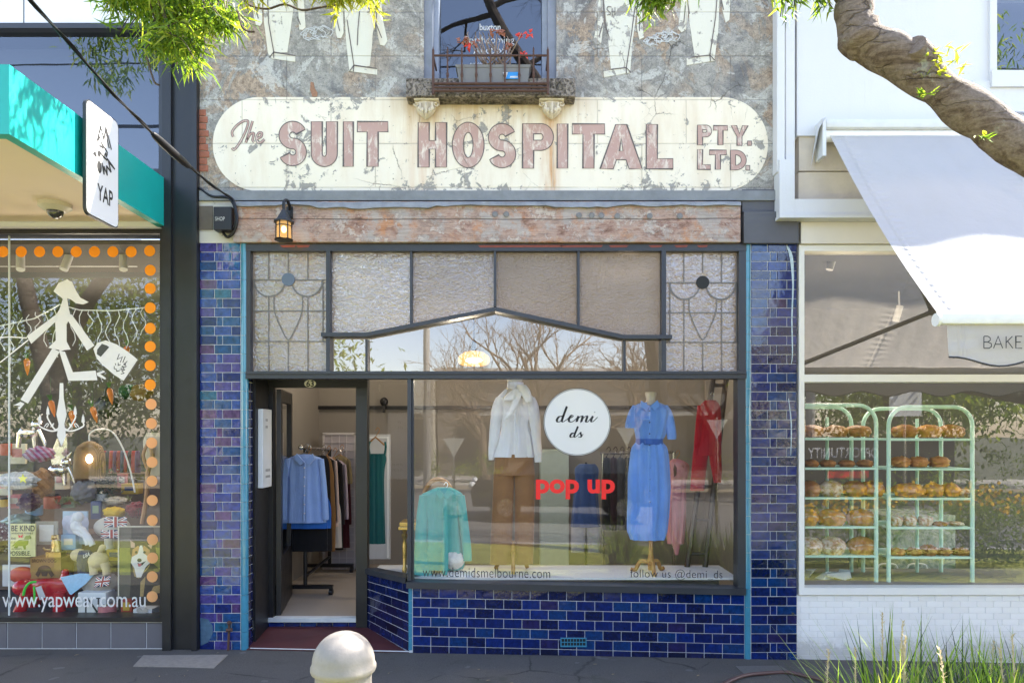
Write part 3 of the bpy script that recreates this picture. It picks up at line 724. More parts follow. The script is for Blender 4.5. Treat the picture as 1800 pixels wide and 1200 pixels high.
# tiled pillars
def tiles(mb, P00, P10, P11, P01, rows, pattern, g=.0022, lift=.006, rnd=.006, top=1.0):
    """separate glazed tiles on the quad P00 (lower left) .. P11; pattern(row) -> list of (u0,u1)"""
    P00, P10, P11, P01 = map(Vector, (P00, P10, P11, P01))
    nrm = (P10-P00).cross(P01-P00).normalized()
    W = (P10-P00).length; H = (P01-P00).length
    gu, gv = g/W, g/H
    def pt(u, v): return (P00*(1-u)+P10*u)*(1-v)+(P01*(1-u)+P11*u)*v
    for r in range(rows):
        v0, v1 = r/rows*top, (r+1)/rows*top
        for u0, u1 in pattern(r):
            a, b, c, d = (pt(x, y) for x, y in ((u0+gu, v0+gv), (u1-gu, v0+gv), (u1-gu, v1-gv), (u0+gu, v1-gv)))
            ce = (a+b+c+d)/4; tl = [random.uniform(-rnd, rnd)*.22 for _ in range(4)]
            q = [p+(ce-p).normalized()*.004+nrm*(lift+t_) for p, t_ in zip((a, b, c, d), tl)]
            mb.add([a, b, c, d]+q, [(4, 5, 6, 7), (0, 1, 5, 4), (1, 2, 6, 5), (2, 3, 7, 6), (3, 0, 4, 7)])
def pil_pat(r):
    return [(0, .42), (.42, .56), (.56, 1)] if r % 2 else [(0, .36), (.36, .78), (.78, 1)]
def pillar(name, xt0, xt1, xe0, xe1, zb, zt, mt, label=None, ret=None):
    mb = MB(); mb.box(min(xt0, xe0)+.012, max(xt1, xe1)-.012, .0, .145, zb, zt)
    p = mb.build(name, GROUT, shop)
    n = round((zt-zb)/.0813)
    tm = MB(); tiles(tm, (xt0, 0, zb), (xt1, 0, zb), (xt1, 0, zt), (xt0, 0, zt), n, pil_pat)
    tm.build('tile_face', mt, p)
    em = MB(); k = round((zt-zb)/.163)
    for i in range(k):
        z0 = zb+(zt-zb)*i/k; z1 = zb+(zt-zb)*(i+1)/k-.003
        cx = (xe0+xe1)/2; r = (xe1-xe0)/2
        em.tube([(cx, .016, z0), (cx, .016, z1)], r*1.1, 12)
    em.build('edge_tile', AQUA, p, smooth=50)
    if ret is not None:
        rm_ = MB(); x, s = ret
        a, b = ((x, .02), (x, .145)) if s > 0 else ((x, .145), (x, .02))
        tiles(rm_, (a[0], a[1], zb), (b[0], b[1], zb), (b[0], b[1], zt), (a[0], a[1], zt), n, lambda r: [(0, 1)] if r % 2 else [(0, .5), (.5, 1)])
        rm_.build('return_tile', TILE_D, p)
    if label: p['label'] = label
pillar('tiled_pillar', -2.745, -2.385, -2.385, -2.325, -.01, ZZ(427), TILE_L, 'left tiled pillar with violet and sky blue sheen in its tile colours', (-2.337, 1))
pillar('tiled_pillar', 2.10, 2.505, 2.045, 2.10, -.11, ZZ(427), TILE, 'deep cobalt tiled pillar beside the bakery')
cr = MB()
cr.pribbon([(1383, 432), (1391, 452), (1394, 500), (1392, 560), (1393, 620), (1391, 640)], [2, 6, 3, 2.5, 2, 1], -.010, False, 3)
cr.pribbon([(1386, 700), (1391, 745), (1390, 800)], [1, 2.2, 1], -.010, False, 3)
cr.build('hairline_crack', plain('pale_crack', (.45, .55, .62), .8, var=.4, scale=40), bpy.data.objects['tiled_pillar.001'])
pt_ = MB(); pt_.pprism([(352, 1085), (366, 1088), (374, 1100), (374, 1112), (366, 1128), (353, 1134)], -.0105, -.006); pt_.build('broken_tile_patch', plain('aqua_patch', (.07, .13, .20), .2, var=.5, scale=20), bpy.data.objects['tiled_pillar'])

# stall riser under the window, and the splayed return of the porch
Rr = .5
zA, zB = ZZ(1033), ZZ(1045); zC, zD = ZZ(1134), ZZ(1149)
xl, xr = -.905, 2.045
ris = MB(); ris.add([(xl, .004, zC-.2), (xr, .004, zD-.2), (xr, .004, zB), (xl, .004, zA), (xl, .15, zC-.2), (xr, .15, zD-.2), (xr, .15, zB), (xl, .15, zA)], [(0, 1, 2, 3), (3, 2, 6, 7), (0, 3, 7, 4), (1, 5, 6, 2)])
riser = ris.build('stall_riser', GROUT, shop)
tm = MB()
def rp(r):
    L = .162/2.95; o = [0, .5, 0, .5, 0, .5][r % 6]*L*.9; xs = [0]+[o+L*k for k in range(0, 20) if .01 < o+L*k < .985]+[1]
    return [(a, b) for a, b in zip(xs, xs[1:])]
tiles(tm, (xl+.03, .004, zC), (xr, .004, zD), (xr, .004, zB), (xl+.03, .004, zA), 6, rp)
tm.build('tile_face', TILE, riser)
tm = MB(); tiles(tm, (xl+.03, .004, zC-.082), (xr, .004, zD-.082), (xr, .004, zD), (xl+.03, .004, zC), 1, rp)
tm.build('plinth_tile', TILE_D, riser)
em = MB()
for i in range(5):
    z0 = zC-.04+(zA-zC+.04)*i/5; em.tube([(xl+.012, .016, z0), (xl+.012, .016, z0+(zA-zC+.04)/5-.003)], .02, 12)
em.build('edge_tile', AQUA, riser, smooth=50)
va = A(985, 1120, -.004); vb = A(1031, 1136, -.004)
v = MB()
v.box(va.x, vb.x, -.012, .004, va.z-.008, va.z); v.box(va.x, vb.x, -.012, .004, vb.z, vb.z+.012); v.box(va.x, va.x+.01, -.012, .004, vb.z+.012, va.z-.008); v.box(vb.x-.01, vb.x, -.012, .004, vb.z+.012, va.z-.008)
for i in range(1, 8): x = va.x+.01+(vb.x-va.x-.02)*i/8; v.box(x-.003, x+.003, -.010, .004, vb.z+.012, va.z-.008)
zm = (va.z+vb.z)/2; v.box(va.x+.01, vb.x-.01, -.008, .003, zm-.003, zm+.005)
v.build('air_vent', AQUA, riser)
dk = MB(); dk.box(va.x+.006, vb.x-.006, -.0045, -.0035, vb.z+.006, va.z-.004); dk.build('vent_void', plain('void_black', (.004, .004, .004), .9), riser)
# splay
S0 = Vector((xl, .02)); S1 = Vector((-1.40, Rr))
sp = MB(); sp.add([(S1.x, S1.y, -.1), (S0.x, S0.y, -.1), (S0.x, S0.y, .575), (S1.x, S1.y, .565), (S1.x+.12, S1.y, -.1), (S0.x+.12, S0.y+.1, -.1), (S0.x+.12, S0.y+.1, .575), (S1.x+.12, S1.y, .565)], [(0, 1, 2, 3), (3, 2, 6, 7), (0, 3, 7, 4)])
spl = sp.build('splayed_riser', GROUT, shop)
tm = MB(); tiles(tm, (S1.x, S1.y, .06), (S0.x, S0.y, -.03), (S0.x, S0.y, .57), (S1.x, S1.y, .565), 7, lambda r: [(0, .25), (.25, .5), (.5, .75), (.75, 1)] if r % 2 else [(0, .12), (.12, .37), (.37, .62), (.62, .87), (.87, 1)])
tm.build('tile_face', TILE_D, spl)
# window sill, following the riser
sl_ = MB()
def bar(mb, pts, y0, y1, wd):
    """bar of square section following (x,z) points, wd high"""
    for (a, b), (c, d) in zip(pts, pts[1:]):
        t = Vector((c-a, d-b)).normalized(); n_ = Vector((-t.y, t.x))*wd/2
        mb.add([(a-n_.x, y0, b-n_.y), (c-n_.x, y0, d-n_.y), (c+n_.x, y0, d+n_.y), (a+n_.x, y0, b+n_.y), (a-n_.x, y1, b-n_.y), (c-n_.x, y1, d-n_.y), (c+n_.x, y1, d+n_.y), (a+n_.x, y1, b+n_.y)],
               [(0, 1, 2, 3), (7, 6, 5, 4), (0, 4, 5, 1), (1, 5, 6, 2), (2, 6, 7, 3), (3, 7, 4, 0)])
bar(sl_, [(xl-.02, zA+.032), (xr, zB+.032)], -.035, .12, .055)
sl_.add([(S1.x-.02, S1.y-.02, .566), (S0.x-.03, S0.y-.03, .576), (S0.x-.03, S0.y-.03, .625), (S1.x-.02, S1.y-.02, .615), (S1.x+.1, S1.y+.02, .566), (S0.x+.1, S0.y+.06, .576), (S0.x+.1, S0.y+.06, .625), (S1.x+.1, S1.y+.02, .615)], [(0, 1, 2, 3), (3, 2, 6, 7), (0, 3, 7, 4), (0, 4, 5, 1)])
sl_.build('window_sill', FRAME, shop)

# shopfront joinery
YF = .055
jo = MB()
jo.pbox(432, 1312, 652, 657, -.035, .12); jo.pbox(432, 1312, 657.2, 665, -.02, .12)      # transom rail
jo.pbox(432, 1312, 429, 441, -.012, .12)                                            # head
jo.pbox(431, 440, 441, 652, -.008, .12); jo.pbox(1299, 1312, 441, 652, -.008, .12)
jo.pbox(573, 580, 441, 652, -.012, .10); jo.pbox(1163, 1171, 441, 652, -.012, .10)
jo.pbox(1297, 1312, 665, 1036, -.006, .12)
jo.pbox(716, 722.5, 665, 1020, -.006, .075)
fr = jo.build('shopfront_frame', FRAME, shop)
ga = MB()
pk = [(x_, y_) for x_, y_ in ((565, 588), (645, 588), (870, 543.5), (1095, 592), (1181, 592))]
bar(ga, [(XX(a, -.03), ZZ(b_, -.03)) for a, b_ in pk], -.045, .09, .034)
ga.build('gabled_glazing_bar', FRAME, fr)
gb = MB()
for px, p0, p1 in ((722.5, 441, 568), (870, 441, 538), (1017, 441, 572), (644, 596, 652), (1098, 598, 652)): gb.pbox(px-2, px+2, p0, p1, .0, .075)
gb.build('glazing_bar', FRAME, fr)
rd = MB()
for a, b_ in ((492, 520), (520, 545), (840, 990), (985, 1060), (1070, 1105), (1140, 1165), (1185, 1210), (1225, 1245)): rd.pprism([(a, 431), (b_, 430.5), (b_-3, 434.5), (a+4, 435)], -.0145, -.010)
rd.build('flaking_red_paint', plain('old_red_paint', (.22, .06, .05), .8, var=.4, scale=30), fr)
def pane(name, pp, mt, y=YF, par=None):
    m_ = MB(); m_.add([A(a, b_, y) for a, b_ in pp][::-1], [tuple(range(len(pp)))]); return m_.build(name, mt, par or fr)
def pkz(x):
    for (a, b_), (c, d) in zip(pk, pk[1:]):
        if a <= x <= c: return b_+(d-b_)*(x-a)/(c-a)
for i, (a, b_) in enumerate(((578, 722), (722, 870), (870, 1017), (1017, 1165))):
    pts = [(a, 438), (b_, 438), (b_, pkz(b_))]+([(645, 588)] if i == 0 else [])+([(1095, 592)] if i == 3 else [])+[(a, pkz(a))]
    pane('obscure_pane', pts, OBS[[0, 1, 2, 2][i]])
pane('clear_transom_pane', [(578, 588), (644, 588), (644, 653), (578, 653)], GLASS_CLR)
pane('clear_transom_pane', [(644, 588), (870, 543), (1098, 592), (1098, 653), (644, 653)], GLASS_CLR)
pane('clear_transom_pane', [(1098, 592), (1165, 592), (1165, 653), (1098, 653)], GLASS_CLR)
for px0, px1, cx, blk in ((439, 575, 506.5, 0), (1169, 1300, 1235.5, 1)):
    lp = pane('leadlight_pane', [(px0, 438), (px1, 438), (px1, 653), (px0, 653)], OBS_LEAD)
    l = MB(); k = (px1-px0)/136; yy = .047; dy = 5 if blk else 0
    def Lx(d): return cx+d*k
    for yv in (492+dy, 546.5+dy*.6, 600+dy*.3): l.pribbon([(px0, yv), (px1, yv)], 2.2, yy)
    for d in (-34.5, 34.5): l.pribbon([(Lx(d), 438), (Lx(d), 492+dy)], 2, yy-.0006); l.pribbon([(Lx(d), 521+dy), (Lx(d), 653)], 2, yy-.0006)
    l.pribbon([(cx, 438), (cx, 480)], 2, yy-.0006); l.pribbon([(cx, 600), (cx, 653)], 2, yy-.0006)
    for d in (-60, 61): l.pribbon([(Lx(d), 492+dy), (Lx(d), 600)], 2, yy-.0006)
    for sx in (-1, 1): l.pribbon(arc(Lx(sx*33), 494+dy, 27*k, 27, 0, 180, 18), 2.6, yy-.0012)
    l.pribbon([(Lx(-25), 518+dy), (Lx(-24), 548), (Lx(-12), 578), (cx, 597), (Lx(12), 578), (Lx(24), 548), (Lx(25), 518+dy)], 2, yy-.0018, False, 4)
    l.build('lead_strip', LEAD, lp)
    d_ = MB(); d_.disc(XX(cx, .04), ZZ(491+dy, .04), 11.5/200, .040, 28, .008)
    d_.build('roundel_disc', plain('black_hole', (.012, .011, .01), .6) if blk else plain('slate_blue_roundel', (.10, .125, .19), .15), lp)  # right disc is plain black, painted for the dark of an open hole
# shop window
WY = .05
sw = MB(); sw.pbox(722.6, 727, 665, 1026, .03, .07)
swin = sw.build('display_window', FRAME, shop)
m_ = MB(); m_.quad((XX(722, WY), WY, zA+.06), (XX(1299, WY), WY, zB+.06), (XX(1299, WY), WY, ZZ(664)), (XX(722, WY), WY, ZZ(664)))
m_.build('window_pane', GLASS, swin)
m_ = MB(); m_.quad((S1.x+.03, S1.y, .6), (S0.x+.01, S0.y+.03, .61), (S0.x+.01, S0.y+.03, ZZ(664)), (S1.x+.03, S1.y, ZZ(664)))
m_.build('splayed_pane', GLASS, swin)
YL = WY-.004
d_ = MB(); d_.disc(XX(1014.5, YL), ZZ(741.5, YL), 59.5*6.05/1200, YL, 56, .001); dsk = d_.build('round_sticker', VINYLW, swin)
ri = MB(); ri.pribbon(arc(1014.5, 741.5, 57.5, 57.5, 0, 360, 60)[:-1], .8, YL-.001, True); ri.pribbon(arc(1014.5, 741.5, 59.3, 59.3, 0, 360, 60)[:-1], .9, YL-.0012, True)
def script(mb, strokes, ox, oy, sc, wd, y):
    for st in strokes:
        W_ = []
        pts = cat_rom([(ox+a*sc, oy-b_*sc) for a, b_ in st], 6)
        for i, p in enumerate(pts):
            t = pts[min(i+1, len(pts)-1)]-pts[max(i-1, 0)]
            W_.append(wd*(.45+.9*max(0, t.y)/(t.length+1e-6)))
        mb.pribbon([(p.x, p.y) for p in pts], W_, y)
# demi ds in a slanted hand
DEMI = [[(3, 4), (8, 9), (13, 10), (12, 9), (7, 9), (3, 4), (4, 0), (9, 1), (14, 9), (20, 26), (18, 21), (12, 4), (13, 0), (17, 2), (23, 6)],
        [(23, 5), (29, 8), (31, 10), (28, 11), (24, 6), (24, 1), (29, 0), (36, 5), (40, 10)], [(40, 10), (37, 0), (41, 7), (46, 10), (47, 8), (45, 0), (49, 7), (54, 10), (55, 8), (53, 1), (56, 0), (62, 7)],
        [(65, 10), (62, 3), (63, 0), (67, 2), (73, 8)], [(67.5, 16), (68.5, 17)]]
script(ri, DEMI, 976, 741, 1.02, 3.0, YL-.0016)
DS = [[(2, 3), (7, 8), (11, 9), (6, 9), (2, 4), (3, 0), (8, 1), (13, 9), (19, 24), (17, 19), (11, 4), (12, 0), (17, 3), (22, 8), (25, 11), (25, 8), (27, 3), (24, 0), (20, 1)], [(27, 3), (31, 7)]]
script(ri, DS, 1001, 768, .78, 2.6, YL-.0016)
ri.build('sticker_script', VINYLB, dsk)
t = MB(); ptext(t, 'pop up', 942, 1081, 842, 877, YL, .035, 1.0); t.build('red_lettering', VINYLR, swin)
t = MB(); ptext(t, 'www.demidsmelbourne.com', 743, 967, 996, 1013, YL, -.008, 1.05, -.012); ptext(t, 'follow us @demi_ds', 1108, 1270, 999, 1018, YL, -.008, 1.05, -.012); t.build('web_lettering', VINYLB, swin)

# porch: jambs, head, floor, threshold, door
po = MB()
po.box(-2.33, -2.31, .147, Rr+.06, .02, 2.45)                                  # left lining
po.box(-2.33, -2.27, Rr-.02, Rr+.06, .1, 2.42)
po.box(-2.31, S1.x+.03, Rr-.03, Rr+.06, ZZ(681, Rr), 2.45)
po.box(S1.x-.075, S1.x+.03, Rr-.05, Rr+.06, .06, ZZ(681, Rr))
dfr = po.build('door_frame', FRAME_B, shop)
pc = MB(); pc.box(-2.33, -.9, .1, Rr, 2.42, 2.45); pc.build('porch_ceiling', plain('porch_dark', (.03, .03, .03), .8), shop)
fl_ = MB(); fl_.add([(-2.33, -.005, .0), (-.905, -.005, -.03), (S1.x, Rr, .062), (-2.33, Rr, .062), (-2.33, -.005, -.15), (-.905, -.005, -.15)], [(0, 1, 2, 3), (4, 5, 1, 0)])
fl_.build('porch_floor', plain('oxblood_step_paint', (.085, .022, .024), .55, var=.3, scale=7, bump=.3, bscale=90, dirt=.35), shop)
ed = MB(); ed.add([(-2.3, -.012, .008), (-.905, -.012, -.022), (-.905, .004, -.018), (-2.3, .004, .011)], [(0, 1, 2, 3)]); ed.build('step_nosing', plain('step_edge', (.55, .55, .53), .7, dirt=.3), shop)
th = MB(); th.cbox(-2.32, S1.x+.02, Rr-.04, Rr+.05, .105, .145, .005); th.build('threshold', plain('worn_threshold', (.58, .60, .60), .6, var=.2, scale=8, dirt=.4), shop)
tr = MB(); tiles(tr, (-2.32, Rr-.008, .05), (S1.x, Rr-.008, .05), (S1.x, Rr-.008, .105), (-2.32, Rr-.008, .105), 1, lambda r: [(k/6, (k+1)/6) for k in range(6)]); tr.build('step_tile', TILE, shop)
# open door leaf
hx, hy = -2.262, Rr+.05
dl = []
ang = R(101)
ux, uy = math.cos(ang), math.sin(ang)
def DP(u, v, z): return Vector((hx+ux*u+uy*v, hy+uy*u-ux*v, z))
def dbox(mb, u0, u1, v0, v1, z0, z1):
    mb.add([DP(u0, v0, z0), DP(u1, v0, z0), DP(u1, v1, z0), DP(u0, v1, z0), DP(u0, v0, z1), DP(u1, v0, z1), DP(u1, v1, z1), DP(u0, v1, z1)], [(0, 3, 2, 1), (4, 5, 6, 7), (0, 1, 5, 4), (1, 2, 6, 5), (2, 3, 7, 6), (3, 0, 4, 7)])
dm = MB(); DW = .86; z0, z1 = .15, ZZ(681, Rr)-.01
dbox(dm, 0, .11, 0, .045, z0, z1); dbox(dm, DW-.11, DW, 0, .045, z0, z1); dbox(dm, .11, DW-.11, 0, .045, z0, z0+.55); dbox(dm, .11, DW-.11, 0, .045, z1-.12, z1)
door = dm.build('entrance_door', FRAME_B, shop)
g = MB(); g.quad(DP(.11, .022, z0+.55), DP(DW-.11, .022, z0+.55), DP(DW-.11, .022, z1-.12), DP(.11, .022, z1-.12)); g.build('door_pane', GLASS, door)
k = MB()
for sv, s_ in ((.045, 1), (0, -1)):
    c = DP(DW-.055, sv, ZZ(866, .9)); o_ = DP(DW-.055, sv+s_*.07, ZZ(866, .9)); k.tube([c, c+(o_-c)*.6], .012, 10); k.ball(o_, .03)
k.build('door_knob', STEEL, door, smooth=60)
num = MB(); c = A(545, 674, Rr-.035)
num.prism([(c.x+.056*math.cos(q*.2618), c.z+.036*math.sin(q*.2618)) for q in range(24)], c.y, c.y+.004); np_ = num.build('number_plate', plain('ivory_enamel', (.88, .84, .70), .35), shop)
t = MB(); ptext(t, '63', 538.5, 551.5, 668.5, 679.5, c.y-.002, .02); t.build('numerals', VINYLB, np_)
mbx = MB(); mbx.cbox(-2.309, -2.262, .20, .43, ZZ(856, .3), ZZ(719, .3), .006); mb_o = mbx.build('meter_box', plain('pale_grey_enamel', (.62, .63, .65), .45, var=.06, dirt=.15), None, loc=(-2.3, .3, 1.5))
tag(mb_o, 'white metal meter box mounted on the dark door jamb of the shop porch', 'meter box')
sl2 = MB()
for zc in (ZZ(738, .3), ZZ(750, .3), ZZ(826, .3), ZZ(837, .3)):
    for i in range(6 if zc < 1.7 else 3): sl2.box(-2.2615, -2.2605, .27+i*.02, .276+i*.02, zc-.012, zc+.012)
sl2.build('vent_slot', plain('void_black', (.004, .004, .004), .9), mb_o)
# conduit and tap at the left pillar foot
cd = MB(); cd.tube([A(401, 1145, -.03), A(402, 1120, -.03), A(403, 1096, -.02)], .011, 8); cd.tube([A(398, 1107, -.045), A(408, 1106, -.045)], .016, 8); cd.ball(A(403, 1094, -.03), .02)
tag(cd.build('stand_pipe', RUSTY, None, loc=A(402, 1145, -.03), smooth=50), 'short rusty stand pipe with tap at the foot of the left tiled pillar', 'pipe')

# ------------------------------------------------------------------ interior of the suit shop
FZ = .135
PLASTER = plain('warm_plaster', (.27, .245, .22), .9, var=.06, scale=2.5)
CARPET = plain('beige_carpet', (.30, .26, .22), .95, var=.15, scale=60, bump=.5, bscale=300)
it = MB()
it.box(-2.62, -2.6, Rr+.06, 3.2, FZ, 3.7); it.box(-2.62, 2.62, 3.2, 3.22, FZ, 3.7); it.box(2.6, 2.62, .15, 3.2, FZ, 3.7); it.box(2.04, 2.6, .146, .16, -.1, 3.6); it.box(-2.62, -2.33, Rr+.03, Rr+.06, FZ, 3.7)
it.build('interior_wall', PLASTER, shop)
it = MB(); it.box(-2.6, 2.6, Rr+.05, 3.2, FZ-.03, FZ); it.build('carpet_floor', CARPET, shop)
it = MB(); it.box(-2.6, 2.6, .125, 3.2, 3.7, 3.74); it.build('interior_ceiling', plain('shop_ceiling', (.36, .33, .30), .9), shop)
it = MB()
for i in range(6): it.box(-.87+.0, 2.03, .125+i*.095, .217+i*.095, .60-.02, .60-.0005*(i % 2))
it.box(-.87, 2.03, .69, .71, FZ, .598)
it.add([(-1.3, .45, .601), (-.87, .1, .601), (-.87, .71, .601), (-1.3, .71, .601)], [(0, 1, 2, 3)])
it.build('display_platform', plain('white_boards', (.66, .65, .64), .5, var=.08, scale=5), shop)
it = MB(); it.box(-2.6, 2.6, 3.15, 3.2, ZZ(719, 3.15), ZZ(713, 3.15)); it.build('picture_rail', FRAME_B, shop)
# ------------------------------------------------------------------ left neighbour: the pet-wear shop
yap = thing('pet_shop_building', 'pet shop at the left with teal canopy, black steel column and dotted display window', 'shop', (-5, 0, 0))
XW = -8.5
WALLW = plain('white_panel_paint', (.74, .75, .77), .5, var=.04, scale=3, dirt=.08)
u = MB(); u.box(XW, XX(283), 0, .3, ZZ(44), 6.6); u.build('upper_panel', WALLW, yap)
u = MB(); u.box(XX(42)-.004, XX(42)+.004, -.002, .01, ZZ(44), 6.6); u.build('panel_joint', FRAME_B, yap)
u = MB(); u.box(XW, XX(283), -.03, .3, ZZ(53), ZZ(44)); u.box(XX(283), XX(290), -.04, .3, 3.7, 6.6); u.box(XW, XX(283), -.03, .3, ZZ(306), ZZ(299)); u.build('upper_window_frame', FRAME, yap)
u = MB(); u.quad((XW, .04, ZZ(302)), (XX(284), .04, ZZ(302)), (XX(284), .04, ZZ(50)), (XW, .04, ZZ(50))); u.build('upper_window_pane', GLASS_UP, yap)
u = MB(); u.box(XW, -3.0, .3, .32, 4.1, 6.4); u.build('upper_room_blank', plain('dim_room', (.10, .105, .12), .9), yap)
u = MB(); u.box(XX(290), XX(305), -.05, .2, 0, 6.6); u.box(XX(305)-.0, XX(342), -.015, .2, 0, 6.6); u.box(XX(342), XX(351), -.06, .2, 0, 6.6)
u.build('steel_column', plain('black_steel_paint', (.014, .014, .016), .35, var=.4, scale=6, dirt=.2), yap)
# canopy
TEAL = plain('teal_canopy_paint', (.006, .36, .33), .38, var=.12, scale=3, dirt=.2)
CZ0, CZ1, CY = 3.70, 4.12, -1.88
CXR = -3.035
c = MB(); c.box(CXR-.07, CXR, CY, -.01, CZ0, CZ1); c.box(XW, CXR-.07, CY, CY+.07, CZ0, CZ1)
can = c.build('canopy_fascia', TEAL, yap)
c = MB(); c.box(XW, CXR-.07, CY+.07, -.01, CZ0+.05, CZ0+.09); c.build('canopy_soffit', plain('peach_soffit', (.84, .68, .55), .7, var=.05, scale=2, dirt=.08), can)
c = MB(); c.box(XW, CXR-.07, CY+.07, -.01, CZ1-.06, CZ1-.03); c.build('canopy_roof', plain('zinc_roof', (.3, .3, .3), .5), can)
# shopfront
u = MB(); u.box(XW, XX(290), -.03, .15, ZZ(412), ZZ(404)); u.box(XW, XX(290), -.03, .15, ZZ(1091), ZZ(1083)); u.box(XX(284), XX(290), -.03, .15, ZZ(1083), ZZ(412)); u.build('shopfront_frame', FRAME_B, yap)
YG1 = .04
u = MB(); u.quad((XW, YG1, ZZ(1084)), (XX(285), YG1, ZZ(1084)), (XX(285), YG1, ZZ(411)), (XW, YG1, ZZ(411))); yp = u.build('display_pane', mat_glass('pet_shop_glass', .07), yap)
u = MB(); u.box(XX(9), XX(11.5), YG1-.004, YG1+.006, ZZ(1084), ZZ(411)); u.build('silicone_joint', plain('pale_joint', (.55, .58, .57), .4), yap)
u = MB(); u.box(XW, XX(293), -.0, .1, -.1, ZZ(1091)); ub = u.build('tile_base', GROUT, yap)
tm = MB(); tiles(tm, (XX(-34), 0, ZZ(1139)), (XX(293), 0, ZZ(1139)), (XX(293), 0, ZZ(1093)), (XX(-34), 0, ZZ(1093)), 1, lambda r: [(0, .145), (.145, .33), (.33, .515), (.515, .70), (.70, .892), (.892, 1)], .003)
tm.build('tile_face', plain('grey_porcelain_tile', (.115, .11, .125), .5, var=.15, scale=8, dirt=.2), ub)
u = MB(); u.box(XW, -2.8, 3.4, 3.45, 0, 3.7); u.box(-2.8, -2.76, .2, 3.4, 0, 3.7); u.box(XW, -2.8, .1, 3.4, 3.58, 3.62)
u.build('interior_wall', plain('grey_shop_wall', (.075, .07, .065), .9), yap)
u = MB(); u.box(XW, -2.8, .1, 3.4, .2, ZZ(1088)); u.build('display_floor', plain('dark_display_floor', (.05, .05, .055), .7, dirt=.2), yap)
u = MB(); u.box(-6.2, -2.85, 1.05, 1.5, .28, .85); u.box(-6.2, -2.85, 1.5, 1.9, .28, 1.45); u.build('display_step', plain('walnut_step', (.12, .075, .05), .6, var=.3, scale=6), yap)
# lamp track with three spots is a thing on the ceiling
tk = thing('track_light', 'white ceiling track with three cylinder spotlights behind the pet shop glass', 'light', A(120, 420, .5))
u = MB(); u.pbox(-20, 249, 421, 425, .5, .53); u.pbox(-20, 240, 466, 468, .9, .92); u.build('track', WHITE, tk)
for px, tl in ((36, 0), (122, .22), (217, 0)):
    s_ = MB(); a = A(px+4*(tl > 0), 438, .5); b_ = A(px-10*(tl > 0), 474, .42)
    s_.tube([a, b_], .036, 14); s_.tube([A(px, 424, .5), a], .012, 6); s_.build('spot', WHITE, tk, smooth=40)
u = MB(); u.box(XW, XX(290), .0, .12, ZZ(404), ZZ(308)); u.build('header_panel', WALLW, yap)
# stickers on the glass
YK = YG1-.004
ORANGE = sticker('orange_vinyl', (1.0, .42, .012)); PEACH = sticker('peach_vinyl', (.95, .52, .22))
pts = [(5+32.2*i, 442.5) for i in range(-1, 8)]+[(263, 441)]+[(264, y) for y in (475, 507, 541, 577, 609, 642, 676)]+[(265.5, 710), (266, 744), (266.5, 778), (267, 812), (267, 845), (267.5, 879), (267.5, 914), (268, 948), (268, 980), (267.5, 1013), (267.5, 1048)]
for px, py in pts:
    d_ = MB(); d_.disc(XX(px, YK), ZZ(py, YK), 9.7*6.04/1200, YK, 28, .001); d_.build('round_dot_sticker', ORANGE if py < 705 else PEACH, yp)
f = MB(); PP = lambda p, dy: f.pprism(p, YK-dy, YK-dy+.0008)
PP([(118, 491), (127, 496), (133, 510), (141, 523), (156, 531), (146, 535), (134, 533), (124, 526), (118, 524), (114, 531), (109, 524), (94, 512), (103, 497)], 0)
PP([(111, 524), (118, 524), (120, 538), (124, 556), (117, 570), (117, 600), (124, 614), (113, 615), (105, 618), (104, 615), (85, 611), (98, 598), (97, 565), (94, 560), (104, 545)], .001)
PP([(105, 548), (98, 565), (55, 604), (47, 591)], .002); PP([(118, 550), (126, 553), (166, 607), (153, 616), (119, 563)], .003)
PP([(92, 612), (105, 618), (49, 709), (36, 702)], .004); PP([(104, 617), (114, 618), (128, 654), (168, 651), (171, 668), (120, 669)], .005)
PP([(170, 655), (183, 651), (184, 654), (176, 657), (186, 664), (185, 667), (171, 660)], .006); PP([(36, 706), (43, 709), (34, 720), (31, 716), (36, 713), (24, 712)], .007)
f.pribbon([(47, 594), (20, 592), (-20, 594)], 2, YK-.003); f.pribbon([(50, 597), (0, 637)], 2, YK-.0035)
fig = f.build('walking_figure_sticker', VINYLW, yp)
f = MB(); f.pprism([(164, 613), (172, 602), (186, 598), (205, 605), (225, 618), (242, 632), (217, 669), (200, 658), (180, 641), (170, 630)], YK-.008, YK-.0072); bag = f.build('bag_sticker', VINYLW, yp)
f = MB(); f.pprism([(171, 614), (179, 604), (188, 607), (192, 610), (177, 627), (170, 622)], YK-.009, YK-.0085); f.build('bag_handle_gap', plain('dark_gap', (.08, .08, .07), .9), bag)
def dogface(mb, T, w_):
    for st in ([(0, 0), (2, 8), (6, 1), (8, 9)], [(9, -2), (11, 7), (15, 2), (14, 9)], [(6, 11), (8, 14), (10, 11)], [(3, 14), (5, 16)], [(13, 13), (16, 12)], [(4, 18), (6, 21), (9, 20), (11, 22), (14, 19)], [(15, 15), (19, 14), (17, 18), (21, 18), (18, 22)]):
        mb.pribbon([T(*p) for p in st], w_, YK-.0095)
f = MB()
def Tb(u, v): a = R(35); x, y = u*1.25-4, v*1.25-12; return (206+x*math.cos(a)-y*math.sin(a), 634+x*math.sin(a)+y*math.cos(a))
dogface(f, Tb, 1.3)
def TY(u, q): return A(215+16*.6*u-.8*7*q, 654-16*.8*u-.6*7*q, YK-.0096)
put_text(f, 'YAP', 0, 0, 0, 0, 0, .01, 1, 0, TY); f.build('bag_print', VINYLB, bag)
f = MB(); ptext(f, 'www.yapwear.com.au', 4, 256, 1048, 1075, YK, .004, 1.0); f.build('web_lettering', VINYLW, yp)
